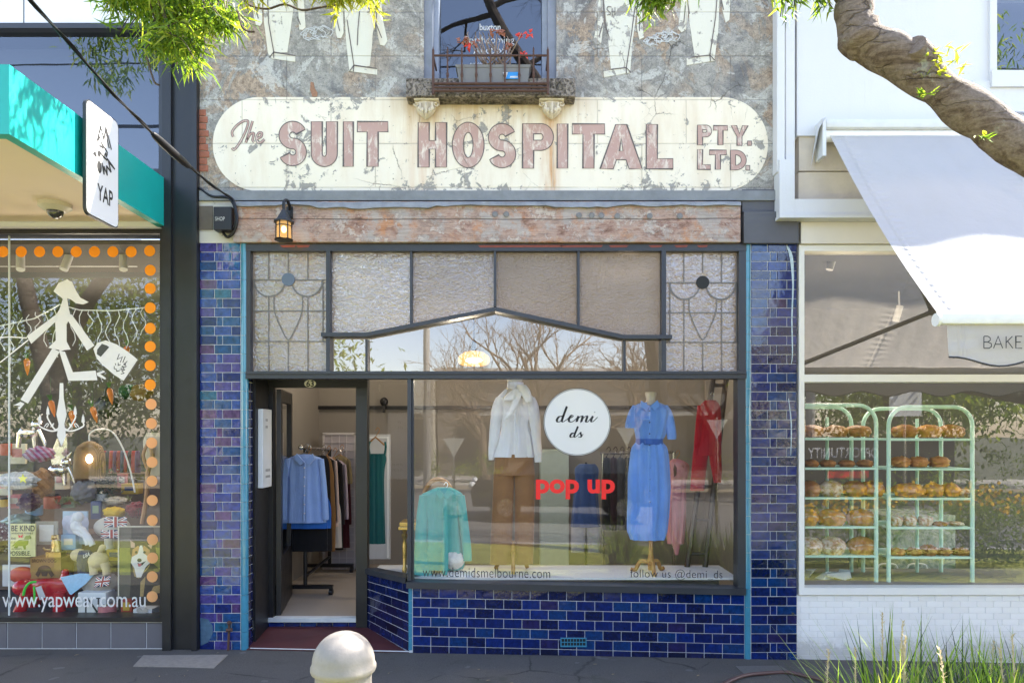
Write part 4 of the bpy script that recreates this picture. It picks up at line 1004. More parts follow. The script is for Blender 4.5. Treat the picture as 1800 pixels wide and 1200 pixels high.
# chandelier sticker
f = MB(); Cx = 108
f.pprism([(Cx-3, 673), (Cx+3, 673), (Cx+4, 700), (Cx+9, 728), (Cx+5, 745), (Cx+8, 765), (Cx, 784), (Cx-8, 765), (Cx-5, 745), (Cx-9, 728), (Cx-4, 700)], YK, YK+.0008)
for sx in (-1, 1):
    for q, (ex, ey) in enumerate(((38, 742), (24, 728))):
        f.pribbon([(Cx+sx*4, 755-q*4), (Cx+sx*ex*.5, 757-q*3), (Cx+sx*ex, ey+7), (Cx+sx*ex, ey)], 2.6, YK-.001*(q+1), False, 5)
        f.pprism([(Cx+sx*ex-3, ey), (Cx+sx*ex+3, ey), (Cx+sx*ex+2, ey-9), (Cx+sx*ex, ey-15), (Cx+sx*ex-2, ey-9)], YK-.003, YK-.0022)
        f.pribbon([(Cx+sx*ex*.8, 750), (Cx+sx*(ex*.8-5), 744), (Cx+sx*ex*.6, 746), (Cx+sx*ex*.7, 751)], 1.5, YK-.0035, False, 4)
f.build('chandelier_sticker', VINYLW, yp)
YI = .10
# string of icicle lights
f = MB(); f.tube([A(-10, 575, YI), A(60, 560, YI), A(105, 535, YI), A(140, 545, YI), A(200, 546, YI), A(262, 540, YI)], .006, 5)
for i in range(17):
    x = 4+i*15.5; y = 572-28*math.sin(min(1, x/105)*1.57) if x < 105 else 541+4*math.sin((x-105)/50); L = random.uniform(25, 95)
    f.tube([A(x+5*math.sin(k*1.3+i), y+L*k/6, YI) for k in range(7)], .004, 4)
tag(f.build('icicle_lights', WHITE, None, loc=A(120, 560, YI)), 'white wire icicle light string hung across the pet shop window', 'string lights')
# carrots
CAR = plain('carrot_orange', (.72, .20, .03), .6, var=.2, scale=40); CARG = plain('carrot_top_green', (.06, .16, .03), .7)
def carrot(px, py, y, rot, lab):
    t_ = thing('hanging_carrot', lab, 'carrot', A(px, py, y), 'paper carrots hanging in the pet shop window')
    c_ = A(px, py, y); dx = math.sin(rot); dz = -math.cos(rot)
    b = MB(); b.tube([c_+Vector((dx*k, 0, dz*k)) for k in (0, .02, .06, .11, .155)], [.012, .026, .024, .016, .003], 10); b.build('root', CAR, t_, smooth=60)
    b = MB()
    for i in range(5): b.tube([c_, c_+Vector((-dx*.05+(i-2)*.012, (i % 2)*.01, .055))], [.006, .003], 5)
    b.tube([c_+Vector((0, 0, .05)), c_+Vector((0, 0, .22))], .0015, 4)
    b.build('leafy_top', CARG, t_)
for a in ((47, 630, .3, .05, 'carrot at left of the walking figure sticker'), (89, 704, .35, .25, 'carrot hanging at the left arm of the chandelier sticker'), (125, 722, .35, .2, 'carrot hanging right of the chandelier sticker stem'),
          (162, 715, .35, .3, 'tilted carrot right of the chandelier sticker'), (192, 682, .35, .18, 'carrot hanging under the white bag sticker'), (223, 608, .35, -.1, 'carrot peeping above the white bag sticker')): carrot(*a)
# stock on display -----------------------------------------------------
def poster(name, lab, cat, px0, px1, py0, py1, y, mt, lean=0, th=.015):
    b = MB(); b.cbox(XX(px0, y), XX(px1, y), y, y+th, ZZ(py1, y), ZZ(py0, y), .003)
    return tag(b.build(name, mt, None, loc=A((px0+px1)/2, py1, y)), lab, cat)
o = poster('slogan_plaque', 'pale yellow plaque reading BE KIND with a green dog', 'sign', 14, 62, 920, 978, .35, plain('pale_yellow_board', (.72, .68, .33), .6))
f = MB(); ptext(f, 'BE KIND', 20, 61, 923, 933, .347, .01); ptext(f, 'WHENEVER POSSIBLE', 20, 58, 935, 938, .347, 0); ptext(f, 'AND', 19, 28, 944, 948, .347); ptext(f, 'IT IS', 19, 27, 951, 955, .347); ptext(f, 'ALWAYS', 20, 38, 963, 966, .347); ptext(f, 'POSSIBLE.', 16, 54, 968, 976, .347, .005); f.build('plaque_lettering', VINYLB, o)
f = MB(); f.pprism([(25, 955), (33, 948), (42, 947), (45, 941), (52, 940), (55, 945), (50, 948), (49, 956), (45, 959), (45, 965), (42, 965), (40, 959), (32, 959), (30, 963), (24, 962), (27, 958), (20, 960)], .346, .348); f.build('dog_print', plain('olive_print', (.25, .30, .02), .6), o)
f = MB(); f.pprism([(32, 939), (36, 942), (40, 938), (39, 945), (36, 943), (33, 945)], .345, .347); f.build('butterfly_print', VINYLR, o)
o = poster('picture_frame', 'grey wooden picture frame with small pale picture', 'picture frame', 62, 101, 916, 957, .45, plain('driftwood', (.32, .30, .25), .8, var=.3, scale=30))
f = MB(); f.pbox(69, 94, 922, 951, .446, .449); f.build('picture', plain('pale_picture', (.66, .66, .66), .5, var=.15, scale=18), o)
o = poster('elephant_print', 'light blue print behind a seated plush toy', 'print', 110, 154, 898, 956, .55, plain('sky_print', (.38, .50, .62), .6, var=.3, scale=14))
f = MB(); f.ball(A(132, 922, .545), .09, .004, .11, 20, 12); f.ball(A(118, 918, .545), .05, .004, .07); f.ball(A(147, 918, .545), .05, .004, .07); f.build('pale_drawing', plain('pale_lilac_print', (.52, .54, .66), .6, var=.3, scale=30), o)
o = thing('plush_rabbit', 'white long-limbed plush toy slumped before the light blue print', 'soft toy', A(140, 958, .45))
f = MB(); f.ball(A(134, 924, .45), .05, .045, .06); f.tube([A(130, 926, .45), A(145, 930, .42), A(156, 944, .4), A(163, 958, .4)], [.035, .03, .025, .028], 10); f.tube([A(133, 932, .45), A(150, 942, .4), A(155, 957, .4)], [.03, .025, .025], 10); f.ball(A(138, 908, .45), .045, .04, .05); f.tube([A(133, 902, .45), A(126, 918, .43)], [.02, .016], 8)
f.build('body', plain('white_plush', (.68, .69, .72), .95, var=.1, scale=30, bump=.8, bscale=200), o, smooth=60)
def unionjack(mb_b, mb_w, mb_r, T):
    def poly(mb, P): mb.add([T(*p) for p in P], [tuple(range(len(P)))])
    poly(mb_b, [(0, 0, 0), (1, 0, 0), (1, 1, 0), (0, 1, 0)])
    for m_, wd, k in ((mb_w, .16, 1), (mb_r, .06, 3)):
        poly(m_, [(0, wd, k), (0, 0, k), (wd*.7, 0, k), (1, 1-wd, k), (1, 1, k), (1-wd*.7, 1, k)]); poly(m_, [(1-wd*.7, 0, k+.5), (1, 0, k+.5), (1, wd, k+.5), (wd*.7, 1, k+.5), (0, 1, k+.5), (0, 1-wd, k+.5)])
    for m_, wd, k in ((mb_w, .32, 5), (mb_r, .18, 7)):
        poly(m_, [(.5-wd/3, 0, k), (.5+wd/3, 0, k), (.5+wd/3, 1, k), (.5-wd/3, 1, k)]); poly(m_, [(0, .5-wd/2, k+.5), (1, .5-wd/2, k+.5), (1, .5+wd/2, k+.5), (0, .5+wd/2, k+.5)])
NAVY = plain('navy_print', (.03, .035, .09), .8); REDP = plain('brick_red_print', (.35, .04, .03), .8); LINEN = plain('linen_cloth', (.52, .49, .44), .9, var=.15, scale=30)
o = thing('flag_cushion', 'linen bolster cushion printed with dark union flags beside the dog portrait', 'cushion', A(197, 945, .55))
f = MB(); f.ball(A(197, 926, .55), .17, .10, .105, 24, 14); f.build('cushion_body', LINEN, o, smooth=60)
for fl_i, (cx, cy, w_, h_) in enumerate(((203, 917, 40, 18), (196, 938, 38, 15))):
    q1, q2, q3 = MB(), MB(), MB()
    unionjack(q1, q2, q3, lambda u, v, k: A(cx+w_*(u-.5), cy-h_*(v-.5), .55-.112-k*.0006+abs(u-.5)*.03))
    q1.build('flag_print', NAVY, o); q2.build('flag_white_cross', WHITE, o); q3.build('flag_red_cross', REDP, o)
# corgi portrait
o = poster('dog_portrait', 'framed portrait of a tricolour corgi in a dark brocade jacket', 'poster', 207, 291, 925, 1051, .12, plain('portrait_ground', (.10, .09, .07), .5, var=.4, scale=9), th=.006)
yy = .1165
f = MB(); f.pbox(207, 291, 924, 926, .112, .12); f.pbox(207, 209, 926, 1051, .112, .12); f.pbox(289, 291, 926, 1051, .112, .12); f.build('thin_frame', plain('pale_frame', (.6, .55, .45), .5), o)
def pic(name, polys, mt):
    q = MB()
    for i, (p, k) in enumerate(polys): q.add([A(x, y_, yy-.0004*k-.00005*i) for x, y_ in p][::-1], [tuple(range(len(p)))])
    q.build(name, mt, o)
pic('picture_field', [([(209, 962), (289, 962), (289, 1010), (209, 1010)], 0)], plain('picture_grass', (.22, .22, .06), .6, var=.3, scale=30))
pic('jacket', [([(229, 990), (240, 983), (264, 985), (281, 1000), (289, 1030), (287, 1049), (228, 1049), (230, 1020)], 1), ([(231, 926), (270, 926), (275, 975), (230, 975)], .5)], plain('brocade', (.045, .035, .028), .6, var=.9, scale=60))
pic('brocade_trim', [([(232, 990), (236, 1012), (244, 1016), (262, 996), (264, 990), (246, 1012), (240, 1010)], 2), ([(247, 1022), (256, 1012), (252, 1048), (246, 1048)], 2), ([(270, 1030), (286, 1026), (286, 1040), (262, 1046)], 2)], plain('gold_brocade', (.36, .25, .10), .5, var=.5, scale=90))
pic('dark_fur', [(arc(248, 968, 20, 17, 0, 360, 24)[:-1], 3), ([(231, 962), (228, 945), (231, 946), (240, 955)], 3), ([(256, 956), (268, 950), (271, 951), (265, 966)], 3)], plain('dark_fur_print', (.07, .05, .04), .7, var=.4, scale=60))
pic('pink_ear', [([(230, 962), (229, 949), (237, 954), (237, 962)], 4), ([(259, 958), (269, 953), (266, 964)], 4)], plain('ear_print', (.55, .35, .30), .7))
pic('tan_fur', [([(233, 965), (243, 958), (248, 966), (253, 958), (263, 966), (265, 985), (256, 992), (238, 992), (231, 982)], 5)], plain('tan_fur_print', (.50, .27, .12), .7, var=.25, scale=50))
pic('white_fur', [([(246, 958), (250, 958), (253, 972), (263, 980), (264, 988), (256, 996), (248, 1014), (240, 1014), (236, 998), (230, 988), (232, 978), (242, 973)], 6)], plain('white_fur_print', (.72, .68, .62), .7, var=.12, scale=50))
pic('dark_features', [(arc(239.5, 970, 2.4, 2.4, 0, 360, 12)[:-1], 8), (arc(254, 970, 2.4, 2.4, 0, 360, 12)[:-1], 8), (arc(245, 984, 4, 3.4, 0, 360, 14)[:-1], 8), ([(241, 988), (246, 990), (257, 985), (250, 993), (244, 993)], 8)], VINYLB)
pic('tongue', [([(242, 990), (249, 990), (247, 995), (243, 995)], 9)], plain('tongue_print', (.5, .12, .14), .5))
# red balloon style dogs
REDG = plain('glossy_red', (.52, .012, .02), .22, var=.12, scale=4, coat=.3)
o = thing('red_toy_dog', 'big glossy red toy dog with a green lead standing on the window floor', 'toy dog', A(75, 1083, .35))
f = MB()
def tb(pts, r, y): f.tube(cat_rom([A(a, b_, y) for a, b_ in pts], 4), r, 14); 
f.oloft([(1018, 50, 122), (1024, 46, 128), (1038, 45, 128), (1050, 48, 126)], .38, .42)
for (ax, ay, bx, by, y) in ((48, 1040, 34, 1078, .28), (64, 1044, 60, 1076, .45), (105, 1040, 104, 1079, .28), (120, 1040, 125, 1076, .45)):
    f.tube([A(ax, ay, y), A((ax+bx)/2, (ay+by)/2, y), A(bx, by-3, y)], [.05, .05, .052], 14); f.ball(A(bx, by-2, y), .055, .055, .035)
f.ball(A(40, 1032, .32), .085, .08, .075); f.tube([A(112, 1026, .4), A(115, 1006, .4)], [.05, .03], 12); f.ball(A(115, 1005, .4), .032)
f.build('body', REDG, o, smooth=60)
f = MB(); f.tube(cat_rom([A(41, 1046, .22), A(44, 1034, .22), A(52, 1024, .22), A(64, 1022, .24)], 4), .011, 8); f.tube(cat_rom([A(60, 1030, .22), A(61, 1050, .22), A(62, 1060, .22)], 4), .009, 8); f.build('lead', plain('neon_green_strap', (.06, .60, .05), .5), o)
f = MB(); f.pprism([(62, 1032), (72, 1029), (80, 1049), (70, 1054)], .21, .213); f.build('swing_tag', plain('grey_tag', (.55, .55, .57), .5), o)
o = poster('boxed_cushion', 'red oval cushion in an open white box behind the red toy dog', 'cushion box', 4, 60, 992, 1030, .55, plain('white_card', (.62, .62, .63), .7))
f = MB(); f.ball(A(39, 1010, .53), .125, .06, .08, 24, 12); f.build('red_oval', plain('coral_red', (.58, .09, .05), .5), o, smooth=60)
o = poster('dog_sign', 'brown kraft box printed BROWN DOG with a dog head', 'box', 53, 107, 980, 1025, .5, plain('kraft_card', (.36, .22, .07), .7, var=.15), th=.2)
f = MB(); ptext(f, 'BROWN DOG', 56, 99, 982, 988, .497, .01); f.pprism(arc(78, 1002, 12, 9, 180, 360, 14)+[(95, 1010), (90, 1014), (84, 1005), (82, 1012), (74, 1012), (72, 1005), (67, 1014), (62, 1009)], .496, .498); f.build('print', plain('dark_brown_print', (.10, .06, .03), .7), o)
o = thing('gilt_dog_statue', 'small gilt dog statuette on a block above the kraft box', 'statuette', A(97, 978, .45))
GILT = plain('gilt', (.55, .38, .14), .3, .8, var=.2)
f = MB(); f.oloft([(946, 93, 101), (952, 91, 104), (962, 90, 106), (968, 88, 108)], .45, .7); f.ball(A(97, 944, .45), .028); f.tube([A(93, 940, .45), A(91, 948, .44)], [.012, .008], 6); f.tube([A(101, 940, .45), A(103, 948, .44)], [.012, .008], 6); f.tube([A(90, 966, .45), A(79, 966, .42), A(76, 962, .42)], [.012, .012, .008], 6); f.build('figure', GILT, o, smooth=60)
f = MB(); f.pbox(80, 107, 970, 979, .42, .5); f.build('block', GILT, o)
o = thing('plush_dog', 'cream plush dog in a navy shirt with its back turned', 'soft toy', A(160, 1010, .3))
PL = plain('cream_plush', (.62, .50, .32), .95, var=.15, scale=40, bump=.9, bscale=220)
f = MB(); f.ball(A(173, 985, .28), .085, .085, .085, 18, 12, .05); f.tube([A(165, 990, .25), A(164, 1000, .24), A(165, 1009, .24)], [.045, .035, .036], 10); f.tube([A(184, 990, .25), A(187, 1000, .24), A(188, 1009, .24)], [.045, .035, .036], 10)
f.tube([A(174, 972, .28), A(180, 962, .27)], [.022, .03], 10); f.ball(A(180, 962, .27), .03); f.ball(A(138, 975, .33), .07, .06, .06); f.tube([A(133, 970, .32), A(130, 981, .3)], [.03, .022], 8); f.build('body', PL, o, smooth=60)
f = MB(); f.oloft([(967, 140, 158), (975, 136, 164), (987, 136, 162), (1000, 137, 158), (1006, 138, 156)], .31, .7, fold=.05); s_ = f.build('shirt', plain('navy_jersey', (.05, .05, .11), .9, var=.2), o, smooth=60)
f = MB(); put_text(f, 'USA', 0, 0, 0, 0, 0, .02, 1, 0, lambda u, q: A(146+u*12, 981-u*5-q*7, .228)); f.build('shirt_print', VINYLW, s_)
o = thing('blue_bandana', 'pale blue patterned bandana draped over the N cube', 'bandana', A(140, 1040, .2))
f = MB(); f.add([A(106, 1014, .2), A(140, 1007, .22), A(167, 1008, .24), A(150, 1026, .2), A(125, 1045, .17), A(122, 1043, .17)], [(0, 1, 2, 3, 4, 5)][::-1]); m__ = MB()
f.add([A(106, 1014, .206), A(140, 1007, .226), A(167, 1008, .246), A(150, 1026, .206), A(125, 1045, .176), A(122, 1043, .176)], [(5, 4, 3, 2, 1, 0)])
f.build('cloth', plain('baby_blue_cotton', (.30, .50, .68), .9, var=.25, scale=45), o)
o = thing('flag_bandana', 'stone coloured scarf with union flag over the N cube', 'scarf', A(180, 1040, .3))
f = MB(); f.oloft([(1008, 168, 200), (1018, 154, 208), (1028, 146, 210), (1038, 150, 206)], .3, .5, fold=.12, nf=5); f.build('cloth', plain('stone_cotton', (.36, .32, .27), .9, var=.25, scale=30), o, smooth=60)
q1, q2, q3 = MB(), MB(), MB(); unionjack(q1, q2, q3, lambda u, v, k: A(165+26*u+4*v, 1032-18*v-3*u, .195-k*.0006)); q1.build('flag_print', NAVY, o); q2.build('flag_white_cross', WHITE, o); q3.build('flag_red_cross', REDP, o)
def cube(name, lab, px0, px1, pxr, py0, py1, y):
    z0, z1 = ZZ(py1, y), ZZ(py0, y); s = XX(px1, y)-XX(px0, y)
    b = MB(); b.cbox(XX(px0, y), XX(px1, y), y, y+s*.8, z0, z1, .004); return tag(b.build(name, plain('white_painted_wood', (.66, .68, .69), .5, var=.06), None, loc=A((px0+px1)/2, py1, y)), lab, 'box')
o = cube('letter_cube', 'white wooden cube with a black serif N', 137, 186, 207, 1041, 1088, .14)
f = MB(); yq = .1385
for P in ([(147, 1050), (154, 1050), (154, 1051.5), (152, 1052), (152, 1077), (154, 1078), (154, 1079.5), (147, 1079.5), (147, 1078), (149.5, 1077), (149.5, 1052), (147, 1051.5)], [(169, 1050), (176, 1050), (176, 1051.5), (174, 1052), (174, 1079.5), (171.5, 1074), (171.5, 1052), (169, 1051.5)], [(152.2, 1050), (155, 1050), (171.3, 1073), (171.3, 1079.5)]): f.pprism(P, yq, yq+.001)
f.build('letter', VINYLB, o)
o = cube('heart_box', 'white box with a grey wire heart under the dog portrait', 234, 267, 280, 1070, 1090, .12)
f = MB(); f.pprism([(250, 1083), (240, 1074), (240, 1070), (245, 1068), (250, 1072), (255, 1068), (260, 1070), (260, 1074)], .110, .117); f.build('heart', plain('grey_wire', (.42, .40, .38), .6, var=.4, scale=120), o)
# upper displays: arc lamp with wicker shade, silver dogs, cushions, plants, clothes
WICK = M('woven_wicker'); p_ = WICK.pos(False)
wv = WICK.n('TexWave', {'Vector': p_, 'Scale': 32.0, 'Distortion': 1.5}, bands_direction='Z').outputs[1]; wv2 = WICK.n('TexWave', {'Vector': p_, 'Scale': 38.0, 'Distortion': 1.2}, bands_direction='X').outputs[1]
wm = WICK.math('MAXIMUM', wv, wv2)
WICK = WICK.done(WICK.princ(color=WICK.ramp(wm, [(.3, (.06, .03, .012)), (.8, (.48, .30, .14))]), rough=.8, normal=WICK.bump(wm, .8, .01)))
o = thing('arc_lamp', 'wicker dome lamp shade hanging from a white arched stem', 'lamp', A(236, 860, .9))
f = MB(); c_ = A(157.5, 840, .9); f.lathe([(.135, 0), (.14, .04), (.142, .14), (.135, .25), (.11, .32), (.05, .365), (.015, .375)], c_, 28); f.build('lamp_shade', WICK, o, smooth=60)
f = MB(); f.tube(cat_rom([A(157, 775, .9), A(158, 762, .9), A(170, 755, .9), A(195, 757, .9), A(215, 785, .9), A(230, 830, .9), A(237, 865, .9)], 6), .008, 8); f.build('stem', WHITE, o, smooth=60)
f = MB(); f.ball(A(157, 806, .74), .03, .03, .045); f.build('bulb', emit('lamp_bulb', (1, .8, .55), 2.2), o, smooth=60)
SILV = plain('silver_foil', (.72, .70, .70), .12, .95, var=.1)
for i, (cx, cy, lab) in enumerate(((50, 760, 'silver foil dog balloon at the left above the striped cushion'), (102, 826, 'silver foil dog ornament beside the wicker shade'))):
    o = thing('silver_dog', lab, 'ornament', A(cx, cy+25, 1.0), 'silver dog ornaments')
    f = MB(); f.ball(A(cx, cy, 1.0), .10, .06, .065); f.ball(A(cx+16, cy-14, 1.0), .055); f.tube([A(cx+16, cy-22, 1.0), A(cx+24, cy-32, 1.0)], [.02, .006], 8); f.tube([A(cx-14, cy, 1.0), A(cx-18, cy+26, 1.0)], [.03, .02], 8); f.tube([A(cx+10, cy, 1.0), A(cx+12, cy+26, 1.0)], [.03, .02], 8); f.tube([A(cx+18, cy-5, 1.0), A(cx+28, cy+16, 1.0), A(cx+30, cy+24, 1.0)], [.022, .018, .014], 8); f.build('body', SILV, o, smooth=60)
def cush(name, lab, cat, px, py, y, rx, ry, rz, mt, rough=.3, fr=3.2):
    f = MB(); f.ball(A(px, py, y), rx, ry, rz, 30, 20, rough, fr); return tag(f.build(name, mt, None, loc=A(px, py, y), smooth=70), lab, cat)
cush('purple_cushion', 'magenta and lilac dog cushion at the left of the pet shop shelves', 'cushion', 70, 798, .9, .15, .08, .075, pattern('magenta_plush', (.34, .08, .20), (.40, .30, .46), 'stripe', 9.0))
cush('grey_bolster', 'silver grey quilted cushion with a yellow star', 'cushion', 32, 845, .6, .18, .10, .085, pattern('grey_satin', (.40, .43, .48), (.55, .57, .60), 'check', 12.0))
f = MB(); f.pprism([(40+9*(1 if k % 2 == 0 else .42)*math.sin(k*R(36)), 841-9*(1 if k % 2 == 0 else .42)*math.cos(k*R(36))) for k in range(10)], .455, .46); f.build('star', plain('acid_yellow', (.75, .75, .03), .5), bpy.data.objects['grey_bolster'])
cush('aubergine_cushion', 'dark aubergine cushion below the silver one', 'cushion', 52, 882, .7, .10, .09, .085, pattern('aubergine_cloth', (.07, .03, .06), (.20, .13, .10), 'dots', 26.0))
cush('tan_cushion', 'tan suede pet bed behind the grey cushion', 'pet bed', 74, 848, .95, .10, .09, .14, pattern('tan_suede', (.42, .23, .10), (.30, .15, .06), 'stripe', 5.0))
cush('grey_plush', 'round grey plush under the wicker shade', 'soft toy', 147, 863, .85, .11, .10, .11, plain('grey_plush_cloth', (.24, .23, .25), .95, var=.25, scale=30, bump=.8, bscale=200))
cush('yellow_toy', 'yellow duck toy above the flag cushion', 'soft toy', 200, 900, .75, .10, .08, .055, plain('duck_yellow', (.70, .45, .02), .8))
cush('white_fleece', 'cream fleece folded behind the corgi portrait', 'fleece', 205, 880, .95, .13, .1, .04, pattern('cream_fleece', (.60, .55, .46), (.50, .42, .34), 'check', 16.0))
cush('red_tartan', 'crimson tartan blanket near the dog portrait', 'blanket', 240, 895, .8, .09, .09, .075, pattern('crimson_cloth', (.34, .015, .03), (.05, .01, .02), 'check', 22.0))
cush('teal_cup_stack', 'green metal bowl at the left above the slogan plaque', 'bowl', 38, 915, .7, .16, .12, .07, plain('sage_metal', (.16, .24, .20), .35, .4))
cush('polka_cushion', 'dark polka dot cushion at the far left', 'cushion', 3, 945, .6, .10, .1, .14, pattern('polka_cloth', (.10, .03, .04), (.55, .50, .46), 'dots', 30.0))
o = tag(MB().pprism([(118, 762), (118, 812), (92, 820), (88, 800), (100, 770)], 1.2, 1.24).build('metal_sculpture', SILV, None, loc=A(105, 800, 1.2)), 'silver hand shaped sculpture left of the wicker shade', 'ornament')
f = MB()
for i in range(900):
    px = random.uniform(98, 228); c_ = A(px, 888-abs(math.sin(px*.09))*6, random.uniform(.9, 1.2)); f.leaf(c_, Vector((random.uniform(-.6, .6), random.uniform(-.6, .6), random.uniform(.4, 1))), random.uniform(.04, .1), .008)
tag(f.build('planter_grass', plain('sage_leaf', (.26, .28, .13), .8, var=.4), None, loc=A(160, 890, 1.0)), 'row of sage green artificial grass on the display step', 'plant', kind='thing')
f = MB()
for i in range(300): c_ = A(187, 850, 1.0)+Vector((random.gauss(0, .06), random.gauss(0, .05), random.gauss(0, .07))); f.leaf(c_, Vector((random.uniform(-1, 1), random.uniform(-1, 1), random.uniform(-.3, 1))), .07, .02)
tag(f.build('pot_plant', plain('dark_leaf', (.02, .05, .02), .6), None, loc=A(187, 865, 1.0)), 'dark bushy plant right of the grey plush', 'plant')
CL = [((.24, .02, .03), 'crimson'), ((.035, .03, .04), 'black'), ((.30, .04, .05), 'red'), ((.08, .03, .10), 'purple'), ((.20, .015, .02), 'maroon'), ((.04, .05, .10), 'navy')]
for i in range(10):
    c_, nm = CL[i % 6]; px = 182+i*6.5; f = MB(); f.oloft([(792, px-1, px+4), (800, px-3, px+6), (850, px-4, px+7), (868, px-4, px+7)], 1.7, .9, 14, fold=.1, nf=3, seed=i)
    tag(f.build('pet_coat', cloth('pet_coat_'+nm, c_), None, loc=A(px, 868, 1.7), smooth=60), nm+' pet coat on the back rail of the pet shop, %s from the wicker shade' % ['first', 'second', 'third', 'fourth', 'fifth', 'sixth', 'seventh', 'eighth', 'ninth', 'tenth'][i], 'pet coat', 'pet coats on the back rail')
o = thing('leather_lead', 'tan leather harness hanging down beside the dotted sticker column', 'harness', A(256, 900, .35))
f = MB(); f.tube(cat_rom([A(262, 770, .35), A(268, 800, .35), A(260, 830, .35), A(258, 870, .35), A(250, 920, .35)], 5), .022, 8); f.tube(cat_rom([A(262, 775, .35), A(252, 800, .35), A(262, 830, .35)], 5), .016, 8); f.build('strap', plain('tan_leather', (.36, .17, .06), .5, var=.3), o)
f = MB(); f.oloft([(760, 258, 288), (775, 252, 290), (800, 254, 286), (830, 262, 284), (836, 266, 280)], .42, .3); f.build('collar_card', plain('cream_card', (.60, .52, .40), .8), o, smooth=60)
cush('black_bag', 'black shoulder bag hanging behind the white bag sticker', 'bag', 190, 715, .9, .12, .06, .11, plain('black_leather', (.012, .012, .014), .4))
f = MB(); f.tube(cat_rom([A(183, 705, .9), A(186, 684, .9), A(192, 684, .9), A(194, 706, .9)], 5), .008, 6); f.build('bag_handle', plain('black_leather', (.012, .012, .014), .4), bpy.data.objects['black_bag'])
cush('green_cap', 'green cap on the shop wall above the dark shelf', 'cap', 224, 688, 1.0, .09, .05, .07, plain('bottle_green', (.01, .08, .03), .8)); cush('straw_hat', 'straw hat beside the green cap', 'hat', 248, 690, 1.0, .12, .06, .08, plain('straw', (.24, .15, .04), .8, var=.4, scale=40))
kinds = [('tin', 'treat tin'), ('book', 'picture book'), ('jar', 'treat jar'), ('gift_box', 'gift box'), ('card', 'greeting card')]
tones = [('mustard', (.55, .36, .05)), ('cream', (.66, .60, .48)), ('navy', (.04, .06, .16)), ('rose', (.55, .20, .22)), ('sage', (.26, .34, .22)), ('white', (.70, .69, .67)), ('brick red', (.42, .07, .04)), ('sky', (.25, .42, .58))]
spots = [(8, 890, 1.1), (24, 893, 1.15), (92, 893, 1.0), (104, 860, 1.25), (118, 892, 1.05), (60, 905, .8), (168, 912, .8), (178, 893, 1.0), (228, 868, 1.2), (214, 856, 1.3), (12, 800, 1.3), (30, 815, 1.3), (88, 862, 1.3), (120, 966, .5), (108, 1040, .6), (192, 965, .6), (200, 985, .5), (188, 1082, .2), (222, 1084, .2), (6, 870, 1.0)]
places = ['at the far left edge under the silver cushion', 'above the BE KIND plaque', 'left of the sage grass row', 'between the tan pet bed and the silver ornament', 'in front of the sage grass row', 'by the right top corner of the BE KIND plaque', 'right of the light blue print', 'just above the flag cushion',
    'under the rail of pet coats', 'behind the yellow duck toy', 'at the far left beside the magenta cushion', 'left of the magenta cushion', 'right of the tan pet bed', 'between the gilt statuette and the plush dog', 'behind the red toy dog', 'left of the corgi portrait', 'below the flag cushion', 'on the window floor beside the N cube', 'on the window floor before the corgi portrait', 'at the far left above the polka dot cushion']
for i, (px, py, y) in enumerate(spots):
    k_, kn_ = kinds[i % 5]; tn, tc = tones[(i*3) % 8]; b = MB(); c_ = A(px, py, y); mt_ = plain('stock_'+tn.replace(' ', '_'), tc, .5, var=.25, scale=25); w_ = .05+.02*(i % 3); h_ = .09+.03*(i % 4)
    if k_ in ('tin', 'jar'): b.lathe([(w_*.8, 0), (w_*.85, .01), (w_*.85, h_*.8), (w_*.6, h_*.86)], c_, 16)
    else: b.cbox(c_.x-w_, c_.x+w_, c_.y, c_.y+(.03 if k_ != 'gift_box' else .1), c_.z, c_.z+h_*1.2, .004)
    o = tag(b.build(k_, mt_, None, loc=c_, smooth=40), tn+' '+kn_+' '+places[i], kn_.split()[-1])
    b = MB()
    if k_ in ('tin', 'jar'): b.lathe([(w_*.7, h_*.86), (w_*.7, h_*1.0), (w_*.5, h_*1.03)], c_, 16); b.build('lid', STEEL if i % 2 else VINYLB, o, smooth=40)
    else: b.box(c_.x-w_*.6, c_.x+w_*.6, c_.y-.002, c_.y, c_.z+h_*.4, c_.z+h_*.9); b.build('cover_print', plain('stock_'+tones[(i*3+2) % 8][0].replace(' ', '_'), tones[(i*3+2) % 8][1], .5, var=.25, scale=25), o)
# round camera under the canopy
o = thing('dome_camera', 'cream dome security camera under the teal canopy', 'camera', (XX(97, -.47), -.47, CZ0+.05))
c_ = Vector((XX(97, -.47), -.47, CZ0+.05))
f = MB(); f.lathe([(.12, 0), (.12, -.03), (.085, -.055), (.07, -.06)], c_, 28); f.build('housing', plain('cream_plastic', (.66, .60, .50), .4), o, smooth=40)
f = MB(); f.ball(c_+Vector((0, 0, -.058)), .062, .062, .06); f.build('dome', plain('smoked_dome', (.05, .05, .055), .08, coat=.6), o, smooth=60)
